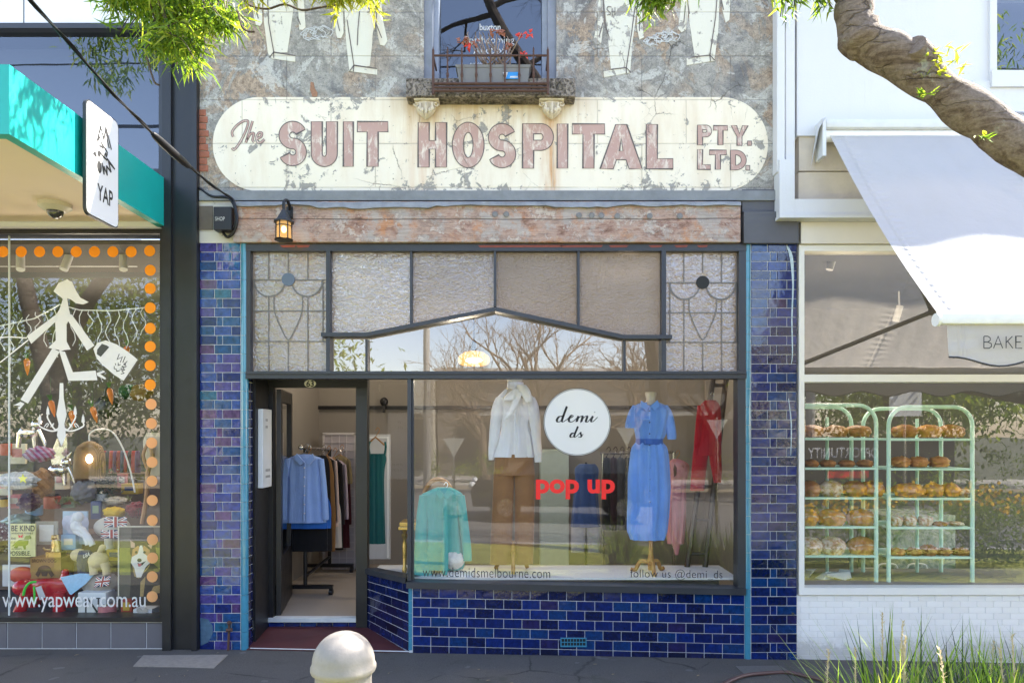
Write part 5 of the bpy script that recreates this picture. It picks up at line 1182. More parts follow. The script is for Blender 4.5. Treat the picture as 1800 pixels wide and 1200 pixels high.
# blade sign
BX = -2.975
o = thing('blade_sign', 'white projecting blade sign lettered YAP with a sketched dog face', 'sign', (BX, -1.03, 3.4))
def BP(u, v, off=0): return Vector((BX+off, -1.235+u*.395, 3.43+v*.81))
def rrect(w_, h_, r, n=6): return [p for cx, cy, a0 in ((w_-r, r, -90), (w_-r, h_-r, 0), (r, h_-r, 90), (r, r, 180)) for p in [(cx+r*math.cos(R(a0+90*k/n)), cy+r*math.sin(R(a0+90*k/n))) for k in range(n+1)]]
def slab(mb, pts, o0, o1):
    P = [(p[0]/.395, p[1]/.81) for p in pts]; n = len(P)
    mb.add([BP(u, v, o1) for u, v in P]+[BP(u, v, o0) for u, v in P], [tuple(range(n)), tuple(range(2*n-1, n-1, -1))]+[(i, i+n, (i+1) % n+n, (i+1) % n) for i in range(n)])
b = MB(); slab(b, rrect(.395, .81, .05), -.022, 0); b.build('frame', VINYLB, o)
b = MB(); slab(b, [(p[0]+.009, p[1]+.009) for p in rrect(.377, .792, .043)], -.001, .003); b.build('panel', plain('sign_white', (.80, .80, .82), .4, var=.03), o)
b = MB(); put_text(b, 'YAP', 0, 0, 0, 0, 0, .015, 1, 0, lambda u, q: BP(.32+.48*u, .175+.145*q, .0045))
def bst(pts, w_=.015):
    P = [(u*.395, v*.81) for u, v in pts]; P = [Vector((x/528*1.0, 0)) if False else Vector((x, y)) for x, y in P]
    for a, c2 in zip(P, P[1:]):
        t = (c2-a).normalized(); n = Vector((-t.y, t.x))*w_/2; a2 = a-t*.002; c3 = c2+t*.002
        b.add([BP((a2-n).x/.395, (a2-n).y/.81, .0045+random.random()*.001), BP((c3-n).x/.395, (c3-n).y/.81, .0047), BP((c3+n).x/.395, (c3+n).y/.81, .0047), BP((a2+n).x/.395, (a2+n).y/.81, .0047)], [(0, 1, 2, 3)])
for st in ([(.32, .69), (.42, .84), (.52, .74), (.58, .87), (.75, .70)], [(.58, .87), (.62, .76), (.68, .70)], [(.32, .69), (.40, .74)], [(.38, .66), (.50, .665), (.44, .70), (.60, .655), (.63, .64)], [(.54, .60), (.57, .63)], [(.59, .60), (.62, .635)], [(.38, .61), (.50, .585), (.62, .575)],
           [(.20, .55), (.27, .58), (.24, .545), (.30, .56)], [(.62, .59), (.86, .54), (.66, .57), (.74, .49), (.60, .52), (.62, .44), (.52, .50), (.52, .43), (.46, .52)]): bst(st)
def bell(cu, cv, ru, rv): n = 18; b.add([BP(cu+ru*math.cos(2*math.pi*k/n), cv+rv*math.sin(2*math.pi*k/n), .0046) for k in range(n)], [tuple(range(n))])
bell(.38, .47, .07, .055); bell(.37, .585, .045, .03)
b.build('sign_print', VINYLB, o)
b = MB(); b.box(BX-.06, BX-.035, -1.15, -1.10, 4.0, 4.06); b.box(CXR-.005, BX-.04, -1.0, -.95, 3.9, 3.95); b.build('bracket', BLACKMETAL, o)

# overhead service cable
o = thing('service_cable', 'black service cable with a thick sleeve running up from the shop wall to the street', 'cable', A(412, 360, -.06))
P0, P1 = A(410, 352, -.08), A(20, -40, -2.6)
def cabp(t): p = P0.lerp(P1, t); return p-Vector((0, 0, .10*math.sin(math.pi*t)))
f = MB(); f.tube([cabp(k/30) for k in range(31)], .0085, 8); f.tube([cabp(k/30)+Vector((.012*math.sin(k*.8), 0, .012*math.cos(k*.8))) for k in range(31)], .005, 6); f.build('wire', BLACKMETAL, o, smooth=60)
f = MB(); f.tube([cabp(k) for k in (.30, .31, .34, .40, .46, .49, .50)], [.014, .022, .028, .030, .028, .022, .014], 12); f.build('sleeve', BLACKMETAL, o, smooth=60)
f = MB(); f.tube(cat_rom([A(410, 352, -.08), A(416, 375, -.09), A(416, 395, -.09), A(408, 412, -.07), A(398, 416, -.05), A(388, 402, -.04)], 6), .012, 8); f.tube(cat_rom([A(404, 350, -.08), A(412, 365, -.09), A(414, 392, -.09), A(402, 407, -.07), A(390, 403, -.04)], 6), .009, 8); f.tube(cat_rom([A(350, 330, -.02), A(372, 345, -.03), A(395, 346, -.04), A(410, 352, -.08)], 5), .011, 8); f.build('drip_loop', BLACKMETAL, o, smooth=60)
o = thing('junction_box', 'black box lettered SHOP under the cable on the left corner', 'electrical box', A(390, 404, -.1))
f = MB(); f.cbox(XX(375, -.11), XX(407, -.11), -.11, -.012, ZZ(404, -.11), ZZ(363, -.11), .006); f.build('case', BLACKMETAL, o)
f = MB(); ptext(f, 'SHOP', 378, 395, 381, 388, -.112, .01); f.build('box_lettering', plain('worn_white', (.45, .45, .44), .7, var=.6, scale=120), o)

# ------------------------------------------------------------------ right neighbour: the bakery
bak = thing('bakery_building', 'white rendered bakery building at the right with wide framed shop window', 'bakery', (5, 0, 0))
XE = 9.5
WR = M('white_render_paint'); p_ = WR.pos()
_c = WR.mix(WR.noise(p_, 1.2, 5), (.60, .60, .62), (.65, .65, .665))
_s = WR.ramp(WR.noise(WR.n('Mapping', {'Vector': p_, 'Scale': (5, 1, .35)}).outputs[0], 2.2, 8, .7), [(.55, 0.0), (.8, 1.0)])
_c = WR.mix(WR.math('MULTIPLY', _s, .3), _c, (.55, .53, .50))
_k = crack_mask(WR, p_, 1.3, .006, .52)
_c = WR.mix(WR.math('MULTIPLY', _k, .35), _c, (.45, .44, .43))
WR = WR.done(WR.princ(color=_c, rough=.75, normal=WR.bump(WR.math('SUBTRACT', WR.noise(p_, 60, 6, .65), _k), .25, .006), spec=.3))
CRM = plain('cream_trim_paint', (.70, .65, .58), .6, var=.06, scale=5, bump=.15, bscale=25, dirt=.12)
wlx, wby, wty = XX(1742), ZZ(130), 6.1
HK = 6.19
b = MB(); b.box(XX(1397), wlx, -.05, .3, ZZ(243), HK); b.box(wlx, XE, -.05, .3, ZZ(243), wby); b.build('upper_wall', WR, bak)
b = MB(); b.box(wlx-.06, wlx, -.075, .2, wby-.02, HK); b.box(wlx-.06, XE, -.10, .2, wby-.16, wby-.02); b.box(XX(1700), XE, -.075, .2, ZZ(192), ZZ(150)); b.box(XX(1668), XE, -.09, .2, ZZ(205), ZZ(192)); b.build('upper_window_surround', WR, bak)
b = MB(); b.box(wlx, wlx+.05, .0, .2, wby, HK); b.build('upper_window_frame', WHITE, bak)
b = MB(); b.quad((wlx+.05, .1, wby), (XE, .1, wby), (XE, .1, HK), (wlx+.05, .1, HK)); b.build('upper_window_pane', GLASS_UP, bak)
b = MB(); b.box(wlx, XE, -.05, .3, 5.86, HK); b.build('window_lintel', WR, bak)
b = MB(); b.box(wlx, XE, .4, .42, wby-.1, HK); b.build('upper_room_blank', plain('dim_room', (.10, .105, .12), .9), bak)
b = MB(); b.cbox(XX(1366, -.1), XX(1380, -.1), -.10, .2, ZZ(310), HK, .008); b.cbox(XX(1380.5, -.07), XX(1397, -.07), -.075, .2, ZZ(370), HK, .006); b.build('corner_moulding', WR, bak)
b = MB(); b.box(XX(1370, -.12), XX(1396, -.12), -.125, .2, ZZ(386), ZZ(290)); b.box(XX(1396, -.12), XE, -.12, .2, ZZ(386), ZZ(358)); b.box(XX(1370, -.14), XE, -.15, .2, ZZ(392), ZZ(386.5)); b.build('shopfront_cornice', WR, bak)
b = MB(); b.box(XX(1402), XE, -.02, .3, ZZ(358), ZZ(304)); b.box(XX(1402), XE, -.03, .3, ZZ(302.5), ZZ(243)); b.build('stone_fascia', plain('cream_stone', (.56, .49, .40), .85, var=.2, scale=6, bump=.9, bscale=14, dirt=.25), bak)
b = MB(); b.box(XX(1405), XE, -.04, .3, ZZ(430), ZZ(392.5)); b.build('lintel', CRM, bak)
FRW = plain('white_window_frame', (.76, .75, .73), .45, var=.03)
YB = .06
b = MB(); b.pbox(1405, 1414, 430.5, 1045, -.01, .12); b.pbox(1414, 2800, 430.5, 441, -.01, .12); b.pbox(1414, 2800, 658, 671, -.01, .12); b.pbox(1414, 2800, 1033, 1045, -.01, .12); fb = b.build('shopfront_frame', FRW, bak)
b = MB(); b.quad((XX(1413), YB, ZZ(660)), (XE, YB, ZZ(660)), (XE, YB, ZZ(440)), (XX(1413), YB, ZZ(440))); b.build('top_pane', mat_glass('bakery_top_glass', .30, (.62, .60, .56)), fb)
b = MB(); b.quad((XX(1413), YB, ZZ(1035)), (XE, YB, ZZ(1035)), (XE, YB, ZZ(670)), (XX(1413), YB, ZZ(670))); b.build('display_pane', mat_glass('bakery_glass', .10), fb)
b = MB(); b.box(XX(1396), XE, .02, .2, -.3, ZZ(1045)); tb_ = b.build('tile_base', plain('pale_tile_grout', (.66, .65, .64), .9), bak)
tm = MB(); tiles(tm, (XX(1394), .02, ZZ(1163)), (7.5, .02, ZZ(1163)-.0), (7.5, .02, ZZ(1046)), (XX(1394), .02, ZZ(1046)), 11, lambda r: [((k+(.5 if r % 2 else 0)-.5)/34 if k+(.5 if r % 2 else 0) > .5 else 0, min(1, (k+.5+(.5 if r % 2 else 0))/34)) for k in range(34)], .0012, .004, .004)
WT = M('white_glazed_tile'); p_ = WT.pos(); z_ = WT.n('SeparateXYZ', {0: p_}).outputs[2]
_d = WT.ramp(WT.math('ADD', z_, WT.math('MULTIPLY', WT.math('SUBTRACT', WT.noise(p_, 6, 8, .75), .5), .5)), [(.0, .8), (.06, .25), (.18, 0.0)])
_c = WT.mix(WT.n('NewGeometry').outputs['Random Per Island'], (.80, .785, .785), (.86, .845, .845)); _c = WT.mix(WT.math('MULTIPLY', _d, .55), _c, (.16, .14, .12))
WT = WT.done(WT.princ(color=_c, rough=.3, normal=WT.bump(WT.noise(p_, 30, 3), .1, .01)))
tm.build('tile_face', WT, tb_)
b = MB(); b.tube([A(1394, 1078, -.0), A(1394, 1078, -.05)], .012, 8); b.build('tap_stub', BLACKMETAL, bak)
b = MB(); b.box(2.64, XE, 3.5, 3.52, 0, 3.7); b.box(2.62, 2.64, .15, 3.5, 0, 3.7); b.box(2.64, XE, .12, 3.5, 3.62, 3.66); b.build('interior_wall', plain('dark_bakery_wall', (.085, .08, .075), .9), bak)
b = MB(); b.box(2.64, XE, .1, .95, .1, ZZ(1036)); b.build('display_floor', plain('dark_counter', (.16, .155, .15), .6), bak)
b = MB(); b.box(2.64, XE, .95, 3.5, .05, .1); b.build('shop_floor', plain('dark_tile_floor', (.07, .065, .06), .4), bak)
# small spotlights inside
for px, py, y in ((1462, 462, .9), (1578, 552, 1.4)):
    o = thing('ceiling_spot', 'small white cylinder spotlight in the bakery, %s' % ('near the top left corner of its window' if px < 1500 else 'deeper in the room'), 'light', A(px, py-15, y))
    b = MB(); b.tube([A(px+4, py-14, y), A(px-4, py+12, y)], .035, 12); b.tube([A(px+2, py-40, y), A(px+3, py-10, y)], .008, 6); b.build('spot_body', WHITE, o, smooth=40)
# awning
AX0, AX1, AD = 2.72, 9.4, 1.68
AZ0, AZ1 = 4.47, 2.63
aw = thing('awning', 'pale grey retractable awning with scalloped valance lettered BAKERY', 'awning', (5, -.1, 4.5))
FABA = M('awning_canvas'); p_ = FABA.pos()
fc = FABA.mix(FABA.noise(p_, 2, 4), (.55, .55, .56), (.63, .63, .64))
_x = FABA.n('SeparateXYZ', {0: p_}).outputs[0]
_f = FABA.math('ABSOLUTE', FABA.math('SUBTRACT', FABA.math('FRACT', FABA.math('DIVIDE', FABA.math('SUBTRACT', _x, 2.2), 1.25)), .5))
seam = FABA.ramp(_f, [(.0, 1.0), (.014, .7), (.018, 0.0)])
puck = FABA.math('MULTIPLY', FABA.ramp(_f, [(.0, 1.0), (.11, 0.0)]), FABA.n('TexWave', {'Vector': FABA.n('Mapping', {'Vector': p_, 'Rotation': (R(42), 0, 0)}).outputs[0], 'Scale': 4.5, 'Distortion': 5.0, 'Detail': 2.0}, bands_direction='Z').outputs[1])
dt = FABA.ramp(FABA.noise(p_, 3.2, 8, .7), [(.55, 0.0), (.75, 1.0)])
fc = FABA.mix(FABA.math('MULTIPLY', dt, .18), fc, (.45, .43, .40)); fc = FABA.mix(FABA.math('MULTIPLY', seam, .18), fc, (.5, .5, .5))
wr = FABA.n('TexWave', {'Vector': p_, 'Scale': 1.3, 'Distortion': 3.0, 'Detail': 3.0}, bands_direction='X').outputs[1]
nb = FABA.bump(FABA.math('ADD', FABA.math('MULTIPLY', puck, .8), FABA.math('ADD', FABA.math('MULTIPLY', wr, .3), FABA.math('ADD', FABA.noise(p_, 8, 4), seam))), .3, .03)
FABA = FABA.done(FABA.n('MixShader', {0: .42, 1: FABA.princ(color=fc, rough=.8, normal=nb, spec=.2), 2: FABA.n('BsdfTranslucent', {'Color': (.74, .65, .53), 'Normal': nb}).outputs[0]}).outputs[0])
b = MB(); NX, NY = 48, 26
vs = []
for j in range(NY+1):
    t = j/NY
    for i in range(NX+1):
        x = AX0+(AX1-AX0)*i/NX
        z = AZ0+(AZ1-AZ0)*t-(.06+.025*math.sin(x*5.02))*math.sin(math.pi*t)+.007*math.sin(x*9+t*6)*t+.012*math.sin(x*2.1)*t
        vs.append((x, -.14-(AD-.14)*t, z))
b.add(vs, [(j*(NX+1)+i, (j+1)*(NX+1)+i, (j+1)*(NX+1)+i+1, j*(NX+1)+i+1) for j in range(NY) for i in range(NX)])
b.build('canvas', FABA, aw, smooth=60)
b = MB(); b.cbox(AX0-.05, AX1, -.20, -.052, AZ0+.02, AZ0+.10, .03); b.add([(AX0-.12, -.22, AZ0-.0), (AX0-.06, -.22, AZ0+.10), (AX0-.06, -.052, AZ0+.12), (AX0-.12, -.052, AZ0-.28)], [(0, 1, 2, 3)]); b.box(AX0-.08, AX0-.05, -.20, -.052, AZ0-.22, AZ0+.10)
b.build('cassette', plain('awning_housing', (.62, .63, .64), .4, dirt=.1), aw, smooth=40)
b = MB(); b.tube([(AX0-.04, -.12, AZ0-.02), (AX1, -.12, AZ0-.02)], .05, 12); b.build('roller', WHITE, aw, smooth=40)
b = MB(); b.cbox(AX0-.03, AX1, -AD-.05, -AD+.02, AZ1-.05, AZ1+.02, .018); b.tube([(AX0-.05, -AD-.015, AZ1-.02), (AX0-.03, -AD-.015, AZ1-.02)], .042, 14); b.build('front_rail', plain('rail_white', (.78, .78, .78), .35), aw, smooth=40)
b = MB(); bt = MB(); VS = 120; vs = []; L = []
for i in range(VS+1):
    x = AX0+.02+(6.4)*i/VS; zz = AZ1-.05-.235-.028*math.cos((x-AX0-.35)*2*math.pi/.62)
    sway = -.02*math.sin(x*3)
    vs += [(x, -AD-.02, AZ1-.05), (x, -AD-.02+sway*.5, AZ1-.18), (x, -AD-.02+sway, zz)]; L.append((x, -AD-.022+sway, zz))
b.add(vs, [(3*i+k, 3*i+k+1, 3*i+k+4, 3*i+k+3) for i in range(VS) for k in range(2)])
va_ = b.build('valance', FABA, aw, smooth=60)
bt.tube(L, .006, 5); bt.build('valance_trim', VINYLB, va_)
t = MB(); zq0, zq1 = ZZ(612, -AD), ZZ(591, -AD)
def vst(pts, cl=False):
    t.ribbon([(XX(x, -AD-.04), ZZ(y, -AD-.04)) for x, y in pts], .006, -AD-.042-random.random()*.002, cl)
def letter(ch, x):
    y0, y1 = 591, 612
    g = {'B': [[(0, y0), (0, y1)], [(0, y0), (7, y0), (11, y0+3), (11, y0+7), (7, y0+10), (0, y0+10)], [(7, y0+10), (13, y0+13), (13, y1-3), (9, y1), (0, y1)]], 'A': [[(0, y1), (8, y0), (16, y1)], [(3, y0+14), (13, y0+14)]],
         'K': [[(0, y0), (0, y1)], [(11, y0), (0, y0+11)], [(3, y0+9), (12, y1)]], 'E': [[(11, y0), (0, y0), (0, y1), (11, y1)], [(0, y0+10), (9, y0+10)]], 'R': [[(0, y0), (0, y1)], [(0, y0), (7, y0), (12, y0+3), (12, y0+8), (7, y0+11), (0, y0+11)], [(5, y0+11), (12, y1)]], 'Y': [[(0, y0), (7, y0+11), (14, y0)], [(7, y0+11), (7, y1)]]}[ch]
    for st in g: vst([(x+a, b_) for a, b_ in st])
for ch_, x in zip('BAKERY', (1729, 1746, 1768, 1785, 1803, 1819)): letter(ch_, x)
t.build('valance_lettering', VINYLB, va_)
for x0, sgn in ((3.6, 1), (8.3, -1)):
    b = MB(); e = Vector((x0+sgn*.75, -.95, 3.15)); b.tube([(x0-sgn*.3, -.1, 4.25), e], .024, 8); b.tube([e, (x0-sgn*.5, -AD, 2.60)], .024, 8); b.ball(e, .04); b.build('folding_arm', plain('arm_grey', (.35, .34, .32), .4), aw, smooth=50)
# ------------------------------------------------------------------ fittings on the suit shop front
o = thing('wall_lantern', 'black wall lantern with glowing amber glass on the timber beam', 'lantern', A(499, 425, -.05))
YLn = -.19
cx, cz = XX(499, YLn), 0
def LZ(py): return ZZ(py, YLn)
f = MB(); f.tube(cat_rom([A(509, 372, -.055), A(509, 362, -.09), A(504, 352, -.14), A(499, 356, YLn), A(499, 370, YLn)], 5), .014, 8); f.cbox(XX(504, -.06), XX(515, -.06), -.075, -.052, ZZ(384, -.06), ZZ(364, -.06), .004); f.build('bracket', BLACKMETAL, o, smooth=50)
f = MB(); f.lathe([(.014, LZ(368)), (.03, LZ(374)), (.062, LZ(386)), (.088, LZ(389)), (.088, LZ(391.5)), (.07, LZ(392))], (cx, YLn, 0), 8); f.build('roof', plain('lantern_black', (.03, .032, .037), .5, .2), o, smooth=20)
f = MB()
for k in range(6):
    a = k*math.pi/3+.3; f.tube([(cx+.064*math.cos(a), YLn+.064*math.sin(a), LZ(392)), (cx+.064*math.cos(a), YLn+.064*math.sin(a), LZ(421))], .005, 6)
for py in (398, 421): f.tube([(cx+.064*math.cos(k*math.pi/12), YLn+.064*math.sin(k*math.pi/12), LZ(py)) for k in range(25)], .004, 5)
f.lathe([(.03, LZ(424)), (.075, LZ(423)), (.082, LZ(421.5)), (.07, LZ(420))], (cx, YLn, 0), 8); f.build('cage', BLACKMETAL, o)
lm = M('amber_lantern_glass'); lm = lm.done(lm.n('MixShader', {0: .5, 1: lm.n('BsdfTransparent', {'Color': (.95, .8, .55)}).outputs[0], 2: lm.n('Emission', {'Color': (1, .60, .22), 'Strength': .22}).outputs[0]}).outputs[0])
f = MB(); f.lathe([(.058, LZ(392)), (.058, LZ(421))], (cx, YLn, 0), 12); f.build('glass', lm, o, smooth=40)
f = MB(); f.ball((cx, YLn, LZ(403)), .022, .022, .03); f.build('bulb', emit('lantern_bulb', (1, .68, .32), 2.2), o, smooth=60)
pl = bpy.data.lights.new('lantern_light', 'POINT'); plo = bpy.data.objects.new('lantern_light', pl); COL.objects.link(plo); pl.energy = .22; pl.color = (1, .62, .28); pl.shadow_soft_size = .03; plo.location = (cx, YLn-.0, LZ(412)); plo.parent = None
# window grille and planter
o = thing('window_grille', 'rusty iron balconette grille in front of the upper window', 'grille', A(862, 165, -.16))
YR = -.19
f = MB()
for i in range(9):
    x = XX(761.5+25.2*i, YR); b_ = i in (0, 8)
    z0 = ZZ(166 if b_ else 148, YR); z1 = ZZ(88, YR)
    f.tube([(x, YR, z0), (x, YR, z1)], [.013, .011] if b_ else .008, 6); f.tube([(x, YR, z1), (x, YR, z1+.03)], [.008, .001], 6)
    if not b_: f.ball((x, YR, ZZ(132, YR)), .012, .012, .03, 8, 6)
for py, r in ((98, .009), (147.5, .012), (154, .009), (160, .011)): f.tube([A(760, py, YR), A(964, py, YR)], r, 6)
for px in (761.5, 963): f.tube([A(px, 160, YR), (XX(px, YR), .0, ZZ(160, YR))], .010, 6); f.tube([A(px, 98, YR), (XX(px, YR), .05, ZZ(98, YR))], .008, 6)
for k in range(5): x = XX(790+36*k, YR); f.tube([(x, YR, ZZ(154, YR)), (x, -.02, ZZ(154, YR))], .007, 6)
f.build('ironwork', RUSTY, o, smooth=50)
o = thing('window_planter', 'grey plastic window box with a blue sticker behind the iron grille', 'planter', A(866, 150, -.1))
yp0, yp1 = -.17, -.02
f = MB()
def trough(mb, a0, a1, b0, b1, py0, py1, ya0, ya1, yb0, yb1):
    mb.add([(XX(b0, yp0), yb0, ZZ(py1, yp0)), (XX(b1, yp0), yb0, ZZ(py1, yp0)), (XX(b1, yp0), yb1, ZZ(py1, yp0)), (XX(b0, yp0), yb1, ZZ(py1, yp0)), (XX(a0, yp0), ya0, ZZ(py0, yp0)), (XX(a1, yp0), ya0, ZZ(py0, yp0)), (XX(a1, yp0), ya1, ZZ(py0, yp0)), (XX(a0, yp0), ya1, ZZ(py0, yp0))],
           [(0, 3, 2, 1), (4, 5, 6, 7), (0, 1, 5, 4), (1, 2, 6, 5), (2, 3, 7, 6), (3, 0, 4, 7)])
trough(f, 803, 931, 808, 927, 119, 152, -.17, -.02, -.155, -.03); trough(f, 800.5, 933, 801.5, 932, 114.5, 119, -.178, -.012, -.174, -.016)
f.build('trough', plain('grey_planter_plastic', (.17, .165, .165), .5, var=.1), o)
f = MB(); f.pprism([(884, 127), (911, 127), (911, 139), (887, 139)], -.1725, -.1705); ls = f.build('sticker', plain('azure_sticker', (.02, .24, .62), .4), o)
f = MB(); f.pprism([(884, 127), (893, 127), (889, 139), (886, 139)], -.1735, -.1715); f.pprism([(897, 134), (910, 134), (910, 137), (896, 137)], -.1735, -.1715); f.build('sticker_mark', VINYLW, ls)
o = thing('potted_geranium', 'nearly bare twiggy geranium with a few dry red leaves in the window box', 'plant', A(866, 118, -.1))
f = MB(); lv = MB(); lv2 = MB(); random.seed(5)
for i in range(26):
    bx = 845+random.random()*52; tx = bx+random.uniform(-34, 34); ty = 118-random.uniform(25, 62)
    p = [A(bx, 117, -.1), A(bx+(tx-bx)*.5+random.uniform(-6, 6), 117+(ty-117)*.35, -.1+random.uniform(-.05, .05)), A(tx, ty+8, -.1+random.uniform(-.08, .06)), A(tx+random.uniform(-4, 4), ty, -.1)]
    f.tube(cat_rom(p, 4), [.0075-.0045*k/12 for k in range(13)], 5)
f.build('stem', plain('grey_brown_stem', (.26, .19, .15), .8, var=.4, scale=50), o)
for (px, py, tgt) in ((863, 57, 0), (884, 58, 0), (878, 60, 0), (818, 73, 0), (823, 82, 1), (836, 76, 0), (915, 64, 1), (930, 61, 1), (894, 78, 0), (896, 84, 0), (922, 96, 1), (812, 74, 0)):
    for k in range(5): (lv2 if tgt else lv).leaf(A(px+random.uniform(-3, 3), py+random.uniform(-3, 3), -.12), Vector((random.uniform(-1, 1), random.uniform(-.6, .2), random.uniform(-.8, .6))), .045, .032, Vector((0, -1, .3)), 1.2)
lv.build('dry_leaf', plain('dry_brown_leaf', (.26, .09, .05), .7), o); lv2.build('red_leaf', plain('red_leaf', (.60, .04, .02), .6), o)

# ------------------------------------------------------------------ pendant lamp in the shop
o = thing('pendant_lamp', 'glowing amber glass pendant lamp behind the clear transom pane', 'lamp', A(833, 634, 1.0))
f = MB(); f.lathe([(.03, .10), (.10, .085), (.155, .045), (.165, 0), (.15, -.03), (.12, -.045)], A(833, 634, 1.0), 28); f.build('lamp_shade', emit('amber_glow', (1, .46, .12), .28), o, smooth=60)
f = MB(); f.ball(A(833, 633, .84), .085, .03, .028); f.build('bulb', emit('pendant_bulb', (1, .78, .42), 1.0), o, smooth=60)
f = MB(); f.tube([A(833, 620, 1.0), (XX(833, 1.0), 1.0, 3.7)], .006, 6); f.lathe([(.025, .10), (.025, .2), (.01, .22)], A(833, 634, 1.0), 12); f.build('cord', BLACKMETAL, o)
def bulb_light(x, y, z, e, col=(1, .86, .68), r=.12):
    l = bpy.data.lights.new('room_lamp_light', 'POINT'); lo_ = bpy.data.objects.new('room_lamp_light', l); COL.objects.link(lo_); l.energy = e; l.color = col; l.shadow_soft_size = r; lo_.location = (x, y, z)
bulb_light(-.4, 1.0, 2.55, 11); bulb_light(-1.9, 2.0, 3.3, 5); bulb_light(1.3, 1.7, 3.2, 7)
bulb_light(-4.7, 1.6, 2.7, 13, r=.3); bulb_light(-3.5, 1.4, 2.7, 11, r=.3); bulb_light(3.4, 1.0, 2.75, 13, r=.25); bulb_light(5.4, 1.4, 2.75, 12, r=.3)

# ------------------------------------------------------------------ dressed mannequins in the window
WOODL = plain('honey_turned_wood', (.36, .17, .05), .4, var=.35, scale=18)
PUTTY = plain('linen_bust', (.58, .50, .40), .9, var=.1)
def tripod(o, px, y, pole_top, hub, foot, spread, zf):
    f = MB(); f.tube([A(px, pole_top, y), A(px, hub-14, y), A(px, hub, y), A(px, hub+16, y)], [.018, .02, .034, .026], 12)
    for a in (-90, 40, 160):
        dx, dy = math.cos(R(a)), math.sin(R(a)); s = spread
        c = A(px, hub+4, y)
        f.tube(cat_rom([c, c+Vector((dx*s*.55, dy*s*.55, .01)), c+Vector((dx*s*.85, dy*s*.85, -.07)), Vector((c.x+dx*s*1.1, c.y+dy*s*1.1, zf+.015))], 5), .019, 8)
    f.build('tripod_stand', WOODL, o, smooth=50)
Ym = .40
o = thing('dressed_mannequin', 'mannequin in white bow-neck blouse and brown trousers', 'mannequin', A(903, 1012, Ym), 'dress mannequins in the suit shop window')
f = MB(); f.oloft([(655, 893, 917), (668, 892, 918), (685, 890, 920), (700, 880, 932)], Ym, .85); f.build('neck', PUTTY, o, smooth=60)
BL = cloth('white_blouse_cotton', (.86, .84, .88), sheer=.12)
f = MB()
f.oloft([(684, 888, 924), (692, 880, 931), (702, 873, 938), (725, 876, 935), (750, 881, 931), (772, 876, 936), (800, 868, 940), (803, 868, 940)], Ym, .42, 36, fold=.13, nf=9, seed=2)
for sx, P in ((-1, [(698, 872, 889), (715, 865, 886), (745, 861, 881), (775, 859, 877), (795, 858, 872), (808, 859, 868)]), (1, [(698, 921, 940), (715, 924, 947), (745, 931, 950), (775, 935, 951), (795, 938, 953), (812, 940, 952)])):
    f.oloft(P, Ym-.02, .8, 18, fold=.10, nf=5, seed=3+sx)
bl = f.build('blouse', BL, o, smooth=60)
f = MB(); f.oloft([(672, 892, 920), (680, 891, 921), (688, 893, 919)], Ym, .95, 24, fold=.05)
f.ball(A(911, 687, Ym-.12), .05, .03, .035, rough=.3); 
for P in ([(676, 908, 924), (684, 910, 930), (696, 918, 934), (706, 924, 934)], [(684, 902, 914), (694, 890, 911), (703, 884, 906)], [(690, 906, 918), (712, 898, 910), (730, 888, 897), (738, 884, 889)]): f.oloft(P, Ym-.15, .35, 14, fold=.15, nf=4, seed=7)
f.build('bow', BL, bl, smooth=60)
f = MB(); f.tube([A(905, 705, Ym-.135), A(906, 800, Ym-.13)], .008, 6); f.build('placket', BL, bl)
TRO = cloth('brown_trouser_cloth', (.27, .135, .06))
f = MB(); f.oloft([(798, 872, 936), (812, 869, 938), (835, 867, 940)], Ym, .42, 32, fold=.03)
f.oloft([(825, 868, 904.5), (870, 866, 903), (930, 863, 901), (990, 861, 900)], Ym, .6, 22, fold=.06, nf=5, seed=2); f.oloft([(825, 904, 940), (870, 905, 940), (930, 905, 939), (990, 904, 937)], Ym, .6, 22, fold=.06, nf=5, seed=5)
f.build('trousers', TRO, o, smooth=60)
tripod(o, 902, Ym, 950, 968, 1012, .16, .60)
o = thing('dressed_mannequin', 'mannequin in belted cornflower blue shirt dress', 'mannequin', A(1143, 1018, .35), 'dress mannequins in the suit shop window')
Yd = .35
f = MB(); f.oloft([(689, 1135, 1153), (692, 1134, 1154), (704, 1136, 1152), (712, 1128, 1160)], Yd, .9); f.build('neck', PUTTY, o, smooth=60)
DR = cloth('cornflower_cotton', (.15, .31, .74))
f = MB()
f.oloft([(707, 1128, 1158), (713, 1115, 1170), (724, 1109, 1178), (748, 1113, 1174), (766, 1117, 1168), (776, 1118, 1164), (790, 1110, 1172), (830, 1106, 1176), (880, 1105, 1176), (928, 1104, 1172), (940, 1107, 1170), (948, 1110, 1167)], Yd, .45, 40, fold=.15, nf=9, seed=1)
f.oloft([(712, 1112, 1128), (726, 1104, 1124), (745, 1099, 1118), (752, 1099, 1116)], Yd, .8, 18, fold=.08); f.oloft([(712, 1160, 1174), (726, 1164, 1182), (748, 1168, 1187), (766, 1172, 1189), (772, 1173, 1188)], Yd, .8, 18, fold=.08)
dr = f.build('shirt_dress', DR, o, smooth=60)
DRD = cloth('cornflower_cotton_seam', (.045, .12, .42))
f = MB(); f.oloft([(771, 1117.5, 1165), (776, 1117, 1165.5), (781, 1116.5, 1166)], Yd, .50, 30); f.pprism([(1134, 772), (1146, 772), (1146, 780), (1134, 780)], Yd-.135, Yd-.12); f.build('belt', DRD, dr, smooth=40)
